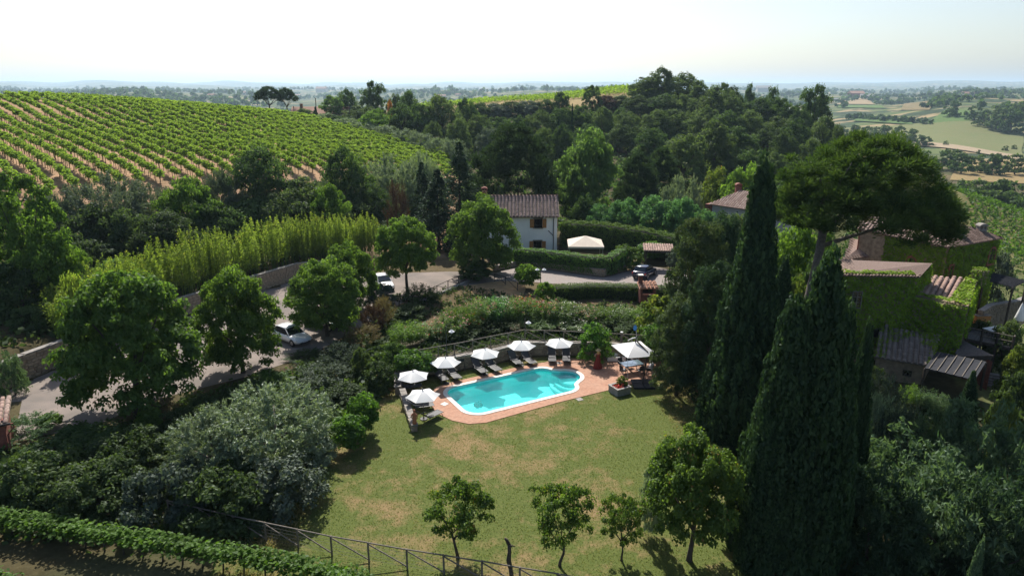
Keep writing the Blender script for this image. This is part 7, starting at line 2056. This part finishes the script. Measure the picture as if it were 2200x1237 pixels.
for i, (px, py, w, d, m) in enumerate(sl):
    plant('slope_tree', 'oak', px, py + rng.uniform(-5, 5), w * rng.uniform(.95, 1.25), d + rng.uniform(-6, 6), '%s tree from the left on the slope below the far vineyard' % ordn[i] if i < 8 else '%s tree from the left in the hollow behind the stone pine' % ordn[i - 8], 'tree', m, GS)
bk = [(1030, 222, 56, 256, 'shrub'), (1065, 222, 56, 258, 'olive_dark'), (1100, 219, 56, 260, 'shrub'), (1135, 217, 50, 260, 'olive_dark'), (1170, 214, 50, 260, 'shrub'), (1300, 206, 50, 262, 'dead'), (1335, 206, 50, 262, 'shrub')]
for i, (px, py, w, d, m) in enumerate(bk):
    plant('bank_shrub', 'bush', px, py, w * 1.2, d, '%s shrub from the left on the ivy bank under the far vineyard edge' % ordn[i], 'shrub', m, 'shrubs on the ivy bank')
stand([('oak_tree', 'oak', 1205, 198, 46, 256, 'oak', 'dark ivy clad tree in the middle of the far vineyard edge'), ('oak_tree', 'oak_tall', 1272, 184, 46, 258, 'oak', 'tall dark tree leaning over the far vineyard edge'),
       ('cypress', 'cypress_far', 1200, 252, 13, 186, 'cypress', 'small far cypress left of its twin behind the acacia'), ('cypress', 'cypress_far', 1230, 226, 13, 194, 'cypress', 'taller small far cypress behind the acacia'),
       ('oak_tree', 'oak', 799, 175, 62, 246, 'oak', 'large twin crowned oak breaking the skyline left of centre'), ('broadleaf_tree', 'oak', 742, 192, 56, 242, 'oak', 'rounded tree on the skyline left of the twin crowned oak'),
       ('broadleaf_tree', 'acacia', 712, 206, 56, 236, 'acacia', 'pale spreading tree beside the red roofed far house'), ('broadleaf_tree', 'oak', 848, 203, 40, 246, 'oak_pale', 'small pale tree right of the twin crowned oak'),
       ('oak_tree', 'oak', 876, 196, 56, 226, 'oak', 'dark round tree at the left start of the far vineyard'), ('shrub', 'bush', 838, 216, 18, 232, 'flower_orange', 'small orange flowering bush on the ridge'),
       ('broadleaf_tree', 'oak', 770, 228, 80, 216, 'oak_pale', 'loose tree by the leaning pole on the ridge'), ('broadleaf_tree', 'oak', 808, 236, 80, 203, 'bright', 'bright green tree above the olive row'),
       ('broadleaf_tree', 'oak', 720, 248, 60, 208, 'oak', 'dark tree right of the far house garden'), ('oak_tree', 'oak', 862, 222, 76, 206, 'oak', 'dark tree below the far vineyard start'), ('oak_tree', 'oak', 945, 206, 104, 208, 'oak_pale', 'big oak clump above the right end of the hillside vines'),
       ('oak_tree', 'oak', 905, 225, 70, 204, 'oak', 'dark oak left of the big oak clump'), ('oak_tree', 'oak', 1000, 212, 66, 222, 'oak', 'dark oak right of the big oak clump'), ('broadleaf_tree', 'oak', 930, 262, 44, 192, 'oak_pale', 'small pale tree at the foot of the big oak clump'),
       ('oak_tree', 'oak', 985, 256, 60, 190, 'oak_pale', 'grey green tree above the tallest conifer'), ('broadleaf_tree', 'oak', 655, 234, 46, 226, 'oak_pale', 'garden tree in front of the red roofed far house'), ('cypress', 'cypress_far', 677, 230, 16, 222, 'cypress', 'tiny dark clipped cypress before the far house')], 'trees on the left ridge')
for i, (px, py, w, d) in enumerate(((700, 243, 50, 209), (742, 254, 54, 203), (784, 262, 54, 199), (826, 270, 56, 195), (868, 277, 56, 190), (906, 286, 56, 186), (944, 296, 54, 182), (975, 300, 50, 178))):
    plant('olive_tree', 'olive_far', px, py, w * 1.2, d, '%s olive from the left in the row along the top right vineyard edge' % ordn[i], 'tree', M['olive'], 'olive row along the vineyard')
plant('umbrella_pine', 'parasol', 575, 186, 62, 236, 'left and larger of the twin umbrella pines on the skyline', 'tree', M['pine_far'], 'twin pines on the skyline')
plant('umbrella_pine', 'parasol', 613, 189, 46, 238, 'right and slimmer of the twin umbrella pines on the skyline', 'tree', M['pine_far'], 'twin pines on the skyline')
# far house on the ridge, poles
fx, fy, fz = Dp(690, 236, 240)
fh = thing('ridge_house', 'low cream house with red tiled roof behind the vineyard crest', 'house', (fx, fy, h(fx, fy)), .1)
hz = fz - h(fx, fy)
w = MB(); w.add([(-9, -4, -1), (9, -4, -1), (9, -4, hz - 1), (-9, -4, hz - 1), (-9, 4, -1), (9, 4, -1), (9, 4, hz - 1), (-9, 4, hz - 1), (-9, 0, hz + .9), (9, 0, hz + .9)], [(0, 1, 2, 3), (5, 4, 7, 6), (1, 5, 6, 9, 2), (4, 0, 3, 8, 7)]); w.build('wall', 'render_cream', fh)
rf = MB(); rf.add([(-9.6, -4.6, hz - 1.25), (9.6, -4.6, hz - 1.25), (9.6, 0, hz + 1.0), (-9.6, 0, hz + 1.0), (-9.6, 4.6, hz - 1.25), (9.6, 4.6, hz - 1.25)], [(0, 1, 2, 3), (5, 4, 3, 2)]); ro = rf.build('roof', 'far_roof', fh)
MB().box((-6.5, 0, hz + 1.3), (.9, .9, 1.4)).build('chimney', 'far_roof', ro)
for (px, py0_, py1, d, lab) in ((677, 211, 246, 232, 'thin leaning pole in front of the red roofed far house'), (630, 228, 242, 238, 'short post beside the slimmer umbrella pine'), (750, 225, 250, 212, 'wooden utility pole with a stay among the ridge trees')):
    x, y, z = Dp(px, py0_, d); g_ = h(x, y); t = thing('utility_pole', lab, 'pole', (x, y, g_)); MB().tube([(0, 0, -.2), (.1, 0, z - g_)], [.16, .12], 6).build('post', 'wood_dark', t)
    MB().tube([(.1, 0, z - g_ - .2), (4.5, 0, z - g_ - 3.2)], .04, 4).build('stay_wire', 'rope', t) if px == 750 else None

# valley trees on the right
vt = [(1825, 296, 70, 330), (1880, 330, 60, 300), (1925, 318, 55, 330), (1960, 305, 60, 380), (1995, 296, 62, 430), (2035, 300, 60, 440), (2065, 296, 52, 450), (1950, 284, 26, 470), (2075, 318, 60, 420), (2110, 312, 52, 430), (2140, 318, 60, 420), (2160, 298, 50, 440), (2192, 316, 60, 420), (2010, 330, 50, 400), (1985, 345, 60, 300),
      (2030, 355, 66, 290), (2075, 352, 80, 300), (2050, 378, 60, 285), (2110, 382, 70, 285), (2150, 385, 80, 280), (2190, 390, 80, 285), (2000, 375, 70, 262), (2035, 392, 60, 250), (2085, 402, 70, 262), (2130, 408, 80, 262), (2175, 412, 80, 262), (2200, 425, 70, 255), (1960, 350, 60, 270),
      (1840, 232, 44, 760), (1870, 230, 40, 760), (1815, 232, 40, 770), (1905, 236, 48, 730), (1940, 240, 46, 720), (1890, 238, 40, 740), (1965, 242, 40, 700), (1835, 252, 36, 650), (1870, 258, 34, 640), (1895, 258, 36, 640), (1925, 258, 36, 640), (1960, 256, 38, 640), (1985, 258, 34, 640), (2000, 262, 28, 640),
      (2150, 225, 70, 780), (2180, 232, 70, 760), (2120, 236, 50, 800), (2195, 215, 60, 820), (2050, 214, 44, 880), (2100, 222, 40, 840), (2040, 262, 14, 640), (2060, 270, 12, 560), (2170, 268, 16, 600), (2190, 262, 14, 620), (2112, 275, 12, 560)]
vd = {0: 'near the lone dark oak', 1: 'behind the umbrella pine dome', 2: 'in the tree belt crossing the valley', 3: 'below the dry meadow', 4: 'in the distant hedgerow by the hay field', 5: 'in the far copse on the right hill', 6: 'standing alone in the valley vineyard'}
kk = {}
for i, (px, py, w, d) in enumerate(vt):
    zone_ = 6 if w <= 16 else 5 if (px > 2030 and d >= 780) or (px > 2110 and d > 700) else 4 if d > 600 else 3 if py > 370 else 1 if px < 1990 and d < 340 else 2
    q = kk.get(zone_, 0); kk[zone_] = q + 1
    side = ['rounded', 'broad', 'dark', 'tall', 'low', 'pale', 'spreading', 'dense', 'squat', 'uneven', 'leafy', 'narrow', 'bushy', 'domed', 'shaggy', 'bluish']
    X_, Y_, Z_ = Dp(px, py, d); w_ = w * (1.15 if zone_ in (1, 3) else .88) * (Y_ / _ray(px, py)[1]) / FPX
    plant_at('valley_tree', 'valley', X_, Y_, h(X_, Y_), w_, min(max(Z_ - h(X_, Y_), w_ * .5), w_ * .85), '%s tree %s' % (side[q % 16], vd[zone_]), 'tree', M['oak' if i % 3 else 'oak_pale'], 'valley trees ' + vd[zone_])

# far woods and hedgerows, one mass
Vs = []; Ts = []
def far_clump(x, y, s):
    z = h(x, y); k = 11
    d = rdir(k); d[:, 2] = np.abs(d[:, 2])
    p = np.array([x, y, z + s * .35]) + d * s * np.array([.5, .5, .65]) * rng.uniform(.4, 1, k)[:, None]
    Vs.append(leaf_quads(p, d + rng.normal(size=(k, 3)) * .3, s * .75, s * .6)); Ts.append(np.clip(rng.normal(.3, .15) + rng.normal(0, .1, k), 0, 1))
def far_line(p0, p1, n, s, y0=300):
    a = G(*p0, y0=y0); b = G(*p1, y0=y0)
    if a is None or b is None: return
    for i in range(n):
        t = rng.random(); far_clump(a[0] + (b[0] - a[0]) * t + rng.normal() * s * .5, a[1] + (b[1] - a[1]) * t + rng.normal() * s * 1.2, s * rng.uniform(.6, 1.4))
far_line((1895, 208), (2080, 206), 70, 8); far_line((1885, 226), (1960, 218), 60, 9); far_line((1800, 208), (1900, 206), 40, 10)
far_line((2010, 232), (2040, 214), 60, 9); far_line((2080, 222), (2200, 205), 60, 8); far_line((2140, 240), (2210, 245), 40, 9); far_line((2070, 250), (2100, 246), 12, 5)
far_line((2100, 262), (2200, 252), 60, 4); far_line((1830, 256), (2000, 268), 60, 7)
for _ in range(11000):
    r = 700 * (9.0 ** rng.random()); th_ = rng.uniform(-.68, .68)
    x, y = r * math.sin(th_), r * math.cos(th_)
    q = math.sin(x / 170 + 1.1 * math.sin(y / 260)) * math.sin(y / 210 + math.sin(x / 330)) + .5 * math.sin(x / 61 + 2) * math.sin(y / 83)
    if q < .05 + rng.normal() * .2: continue
    if th_ > .34 and r < 1700 and rng.random() < .95: continue
    if r < 1300 and x > 250 and inside([(300, 500), (620, 760), (700, 900), (420, 1300), (250, 700)], np.array([x]), np.array([y]))[0]: continue
    far_clump(x, y, rng.uniform(6, 13) * (1 + r / 5000))
fw = link('far_woods', quad_mesh('far_woods', np.concatenate(Vs), np.concatenate(Ts)), 'oak'); fw['kind'] = 'stuff'
fw['label'] = 'far woods and hedgerows in the hazy valley'
# a few far houses
for i, (px, py, w, lab) in enumerate(((692, 194, 22, 'pale villa under dark trees on the far ridge, left of centre'), (707, 210, 12, 'small pale house on the far slope below the villa'), (948, 208, 18, 'long pink farm on the far ridge above the oak clump'), (985, 203, 12, 'small far house right of the long pink farm'),
        (640, 205, 12, 'pale far house behind the umbrella pines'), (1640, 194, 26, 'large grey hall peeping over the right shoulder of the wood'), (1795, 213, 10, 'white shed at the edge of the hay field'), (1838, 206, 26, 'red brick farm above the hay field'), (1862, 210, 22, 'grey farm building beside the red one'),
        (2078, 204, 18, 'pale far building on the right plain'), (455, 205, 14, 'pale far house beyond the vineyard crest'), (520, 200, 14, 'far farm left of the umbrella pines'))):
    g_ = G(px, py + 4, y0=500)
    if g_ is None: continue
    s = w * math.hypot(g_[0], g_[1]) / FPX
    t = thing('distant_house', lab, 'house', (g_[0], g_[1], g_[2] - s * .05), rng.uniform(-.5, .5))
    hh = s * .34
    q = MB(); q.box((0, 0, hh / 2), (s, s * .5, hh)); q.build('wall', 'far_house' if i != 7 else 'brick', t)
    q = MB(); q.add([(-s * .53, -s * .3, hh), (s * .53, -s * .3, hh), (s * .53, 0, hh * 1.5), (-s * .53, 0, hh * 1.5), (-s * .53, s * .3, hh), (s * .53, s * .3, hh)], [(0, 1, 2, 3), (5, 4, 3, 2), (0, 3, 4), (1, 5, 2)]); q.build('roof', 'far_roof' if i not in (5, 8, 6) else 'concrete', t)

# ------------------------------------------------------------------ vineyards
def vine_variant(nl=84, L=.36, W=.28):
    """one trained vine: leafy arch of canes above a short stem"""
    Vs = []; Ts = []
    k = nl
    x = rng.uniform(-.62, .62, k); top = .5 - .25 * (np.abs(x) / .62) ** 2
    z = 1.15 + rng.uniform(-.28, 1, k) * top * 1.35
    y = rng.normal(0, .20, k) * (1.3 - .3 * (z - 1))
    p = np.stack([x, y, z], -1)
    Vs.append(leaf_quads(p, rdir(k) * .7 + np.array([0, 0, .6]), L, W)); Ts.append(np.clip(rng.normal(.45, .2, k) + (z - 1.2) * .25, 0, 1))
    for c in range(5):      # arching shoots
        a = rng.uniform(0, 6.28); k2 = 7; t = np.linspace(.1, 1, k2)
        px_ = rng.uniform(-.5, .5) + math.cos(a) * t * .55; py_ = math.sin(a) * t * .55; pz = 1.55 + .45 * np.sin(t * 2.4) - .25 * t
        p = np.stack([px_, py_, pz], -1); Vs.append(leaf_quads(p, rdir(k2) * .6 + np.array([0, 0, .8]), L * .8, W * .8)); Ts.append(rng.uniform(.5, 1, k2))
    return np.concatenate(Vs), np.concatenate(Ts)
VV = [vine_variant() for _ in range(4)]
VM = [quad_mesh('leaves', v, t) for v, t in VV]
def vine_stem():
    mb = MB(); mb.tube([(0, 0, -.15), (.04, .02, .5), (-.02, 0, 1.05), (.0, 0, 1.3)], [.05, .045, .04, .03], 5)
    mb.tube([(-.55, 0, 1.12), (0, 0, 1.05), (.55, 0, 1.12)], .022, 4); return mb.mesh('stem', True)
VS = vine_stem()
rowd = np.array([.72, -.694]); perpd = np.array([.694, .72])
vines = []
for k_ in range(-2, 70):
    dperp = 22.0 + k_ * 3.0
    for j in range(-40, 310):
        s_along = j * 1.0
        x, y = perpd * dperp + rowd * (s_along - 190)
        x += rng.normal() * .16; y += rng.normal() * .16
        if rng.random() < .05: continue
        if x > -14 - (y - 160) * .12 or y < 96 or math.hypot(x, y) > 330: continue
        if x + y * .52 > 79: continue
        # lower rim of the vineyard follows the trees
        if y < 99 + max(0, (x + 66)) * 1.02: continue
        vines.append((math.hypot(x, y), x, y, k_))
vx = np.array([v[1] for v in vines]); vy = np.array([v[2] for v in vines]); vz = H(vx, vy)
# what the camera can see of the hill: keep the face towards it and a little beyond the crest
keep = (vx / vy > -.80) & (vy < 285)
vines = [(v[0], v[1], v[2], v[3], z) for v, z, kq in zip(vines, vz, keep) if kq]
vines.sort()
ang_row = math.atan2(rowd[1], rowd[0])
vroot = None
stuffV = []; stuffT = []; stemV = MB()
rows_near = sorted({v[3] for v in vines[:300]})
inrow = {}
for v in sorted(vines[:300], key=lambda v: v[1]): inrow.setdefault(v[3], []).append(v[1])
for i, (r, x, y, k_, z) in enumerate(vines):
    sc = rng.uniform(.82, 1.15) * 1.12
    if i < 300:
        lab = '%s grapevine from the left in the %s hillside row above the olives' % (ordinal(inrow[k_].index(x) + 1), ordinal(rows_near.index(k_) + 1))
        t = thing('grapevine', lab, 'vine', (x, y, z), ang_row + rng.normal() * .08, 'grapevines at the lower edge of the hillside')
        t.scale = (1, 1, sc)
        link('leaves', VM[i % 4], 'vine', t, None, (0, 0, math.pi * (i % 2)), (1.05, 1.15, 1)); link('stem', VS, 'bark', t)
    else:
        v, tt = VV[i % 4]
        if r > 160: sel = rng.random(len(tt)) < (.62 if r < 210 else .4); big = 1.25 if r < 210 else 1.55
        else: sel = np.ones(len(tt), bool); big = 1.0
        q = v.reshape(-1, 4, 3)[sel]
        c = q.mean(1, keepdims=True); q = c + (q - c) * big
        a = ang_row + math.pi * (i % 2) + rng.normal() * .1; ca, sa = math.cos(a), math.sin(a)
        xx = q[..., 0] * ca * 1.05 - q[..., 1] * sa * 1.15 + x; yy = q[..., 0] * sa * 1.05 + q[..., 1] * ca * 1.15 + y
        stuffV.append(np.stack([xx, yy, q[..., 2] * sc + z], -1).reshape(-1, 3)); stuffT.append(tt[sel] + rng.normal() * .1)
        if r < 200: stemV.tube([(x, y, z - .1), (x + rng.normal() * .05, y, z + 1.25 * sc)], [.06, .045], 4, False)
o = link('vineyard_rows', quad_mesh('vineyard_rows', np.concatenate(stuffV), np.concatenate(stuffT)), 'vine'); tag(o, 'rows of green vines covering the hillside up to its crest', 'vineyard', None, 'stuff')
stemV.build('stems', 'bark', o)['kind'] = 'stuff'
# far strip vineyard on the ridge and the slope on the right
def vine_mass(name, label, pts, m, sz, cat='vineyard', nl=9):
    Vs = []; Ts = []
    for (x, y, z) in pts:
        k = nl; p = np.array([x, y, z + .85]) + rng.normal(size=(k, 3)) * np.array([.45, .45, .42])
        Vs.append(leaf_quads(p, rdir(k) * .7 + np.array([0, 0, .6]), sz, sz * .75)); Ts.append(np.clip(rng.normal(.5, .2, k), 0, 1))
    o = link(name, quad_mesh(name, np.concatenate(Vs), np.concatenate(Ts)), m); tag(o, label, cat, None, 'stuff'); return o
pts = []
for i in range(26):
    for j in range(100):
        x = -46 + j * 1.15; y = 281 + i * 2.0 - (x - 20) * .05
        if x > 72: continue
        pts.append((x + rng.normal() * .2, y + rng.normal() * .2))
pa = np.array(pts); pz = H(pa[:, 0], pa[:, 1])
vine_mass('ridge_vineyard', 'strip of sunlit vines along the far ridge above the dark bank', [(x, y, z) for (x, y), z in zip(pts, pz)], 'vine', .75)
pts = []
for i in range(60):
    for j in range(120):
        x = 96 + i * 2.0 + (j * .6); y = 118 + j * 1.5
        if not inside([(108, 150), (98, 112), (130, 112), (240, 200), (190, 262), (134, 205)], np.array([x]), np.array([y]))[0]: continue
        pts.append((x + rng.normal() * .3, y + rng.normal() * .3))
pa = np.array(pts); pz = H(pa[:, 0], pa[:, 1])
vine_mass('slope_vineyard', 'bright green vineyard on the slope behind the stone farmhouse', [(x, y, z) for (x, y), z in zip(pts, pz)], 'vine_near', .85)
# near vine row in the bottom left corner
def near_row(p0, p1, n, grp, lab):
    a = Vector((*p0, 0)); b = Vector((*p1, 0)); d = (b - a); yaw = math.atan2(d.y, d.x)
    for i in range(n):
        p = a.lerp(b, i / (n - 1)); z = h(p.x, p.y)
        t = thing('grapevine', lab % ordinal(i + 1), 'vine', (p.x, p.y, z), yaw, grp)
        for q in range(2):
            link('leaves', NEARV[(i + q) % 3], 'vine_near', t, ((q - .5) * .55, 0, 0), (0, 0, math.pi * ((i + q) % 2)), (1.0, 1.2, .76))
        link('stem', VS, 'bark', t, None, None, (1, 1, .76))
NEARV = [quad_mesh('leaves', *vine_variant(150, .20, .17)) for _ in range(3)]
p0 = Dp(-40, 1168, 31.0); p1 = Dp(760, 1312, 26.4)
near_row(p0[:2], p1[:2], 20, 'near vine row', '%s grapevine from the left in the foreground row below the lawn fence')
p0 = Dp(-60, 1285, 27.0); p1 = Dp(230, 1330, 25.2)
near_row(p0[:2], p1[:2], 8, 'corner vine row', '%s grapevine from the left in the short row at the bottom left corner')

# ------------------------------------------------------------------ undergrowth under the trees
def undergrowth(poly, n, smin, smax, m, name='undergrowth', k=16, zo=None):
    xs = [q[0] for q in poly]; ys = [q[1] for q in poly]
    X = rng.uniform(min(xs), max(xs), n * 4); Y = rng.uniform(min(ys), max(ys), n * 4); ok = inside(poly, X, Y); X, Y = X[ok][:n], Y[ok][:n]; Z = H(X, Y) if zo is None else np.full(len(X), zo)
    n = len(X); S = rng.uniform(smin, smax, n)
    d = rdir(n * k); d[:, 2] = np.abs(d[:, 2]); s = np.repeat(S, k)
    p = np.repeat(np.stack([X, Y, Z], -1), k, 0) + d * (s * rng.uniform(.4, 1, n * k))[:, None] * np.array([.8, .8, .7])
    tt = np.repeat(rng.normal(.4, .15, n), k) + rng.normal(0, .15, n * k)
    o = link(name, quad_mesh(name, leaf_quads(p, d + rng.normal(size=(n * k, 3)) * .5, s * .42, s * .28), tt), m); o['kind'] = 'stuff'; return o
undergrowth([(14, 104), (40, 100), (75, 130), (120, 215), (128, 262), (40, 262), (0, 262), (-24, 230), (-14, 160), (-4, 110)], 5200, .9, 2.3, 'oak')
undergrowth([(-75, 84), (-40, 82), (-22, 92), (-12, 102), (-14, 150), (-20, 160), (-30, 132), (-44, 112), (-60, 98), (-74, 98)], 2300, .8, 2.0, 'shrub')
undergrowth([(-60, 45), (-41, 48), (-38, 60), (-36, 66), (-32, 74), (-27, 84), (-20, 92), (-40, 92), (-75, 86), (-75, 55)], 1500, .6, 1.6, 'shrub')
undergrowth([(-33, 39), (-28, 41), (-25, 46), (-20, 50), (-16.5, 55), (-13, 65), (-10, 70), (-9, 60), (-10, 53), (-9.6, 48), (-11, 42), (-12.5, 36), (-13, 30), (-32, 30)], 1700, .5, 1.3, 'shrub')
undergrowth([(14, 24), (14, 60), (24, 75), (27, 62), (32, 54), (48, 50), (48, 20)], 1800, .5, 1.5, 'shrub')
undergrowth([(13, 60), (21, 70), (24, 80), (40, 95), (60, 105), (40, 108), (24, 100), (14, 104), (25, 92), (24, 84)], 600, .6, 1.5, 'oak')
undergrowth([(-8, 67), (-14, 73), (-5, 77), (4, 71), (12, 70.5), (16, 66), (14, 60), (2, 60), (-7, 58)], 700, .3, .9, 'shrub')
undergrowth([(56, 60), (62, 90), (70, 125), (85, 160), (110, 215), (122, 262), (150, 262), (128, 200), (108, 150), (96, 112), (80, 70), (62, 45)], 1500, .5, 1.7, 'oak')
undergrowth([(-8, 51.9), (-6, 52.6), (1.2, 56.7), (8, 56.1), (13, 55.2), (14, 60), (2, 60.5), (-8, 58)], 620, .35, .8, 'shrub', zo=.95)

# ------------------------------------------------------------------ grasses
Vs = []; Ts = []
def tufts(poly, n, hgt, W_, tint=None):
    xs = [p[0] for p in poly]; ys = [p[1] for p in poly]
    X = rng.uniform(min(xs), max(xs), n * 2); Y = rng.uniform(min(ys), max(ys), n * 2)
    ok = inside(poly, X, Y); X, Y = X[ok][:n], Y[ok][:n]; Z = H(X, Y) + .01
    for k in range(3):
        m_ = len(X); d = rdir(m_); d[:, 2] = np.abs(d[:, 2]) * 1.2 + .5; d = unit(d); hh = hgt * rng.uniform(.5, 1.3, m_)
        p = np.stack([X, Y, Z], -1) + d * (hh * .45)[:, None] + rng.normal(size=(m_, 3)) * np.array([.06, .06, 0])
        Vs.append(leaf_quads(p, rdir(m_) + np.array([0, -.3, 0]), hh, W_, d, .1)); Ts.append(np.clip(rng.normal(.5, .25, m_), 0, 1))
tufts([(-14, 27.8), (-5, 26.4), (8, 24.4), (8, 23.5), (-14, 25.5)], 2600, .42, .05)
tufts([(-16, 36), (-11.8, 34), (-10.8, 29.5), (-17, 29.5)], 1200, .3, .05)
tufts([(10.5, 46), (13.8, 52), (13.8, 40), (12, 36)], 700, .16, .04)
tufts([(-11, 57), (2, 66), (14, 66), (14, 58), (2, 57)], 1500, .28, .05)
g_ = link('rough_grass', quad_mesh('rough_grass', np.concatenate(Vs), np.concatenate(Ts)), 'grassblade'); g_['kind'] = 'stuff'
# short turf blades over the whole lawn
Vs = []; Ts = []
X = rng.uniform(-14, 14, 60000); Y = rng.uniform(25.6, 56, 60000)
ok = inside(lawn_poly, X, Y) & ~inside(deck_poly, X, Y); X, Y = X[ok], Y[ok]; m_ = len(X)
d = rng.normal(size=(m_, 3)); d[:, 2] = np.abs(d[:, 2]) + .5; d = unit(d)
p = np.stack([X, Y, np.full(m_, .035)], -1)
dry = .5 + .3 * np.sin(X * .9 + 2 * np.sin(Y * .4)) * np.sin(Y * .7 + X * .3)
V = leaf_quads(p, np.cross(d, rdir(m_)), .10, .035, d, .1)
M['turf'] = leaf_mat('turf_blade', (.090, .124, .028), (.22, .185, .076), .35)
g2 = link('lawn_grass', quad_mesh('lawn_grass', V, np.clip(dry * .7 - .1 + rng.normal(0, .2, m_), 0, 1)), 'turf'); g2['kind'] = 'stuff'
# oleander litter and fallen leaves are left to the earth's own texture

# ------------------------------------------------------------------ haze
hm, hnt, hout = _nt('haze_air')
pv = hnt.nodes.new('ShaderNodeVolumePrincipled')
pv.inputs['Color'].default_value = (.60, .81, 1.0, 1)
pv.inputs['Density'].default_value = 0.000095
pv.inputs['Anisotropy'].default_value = .35
hnt.links.new(pv.outputs[0], hout.inputs['Volume'])
M['haze'] = hm
zmax = 215.0
hb = MB(); hb.box((0, 4000, (zmax - 120) / 2), (60000, 60000, zmax + 120)); hz_ = hb.build('haze', 'haze'); hz_['kind'] = 'stuff'
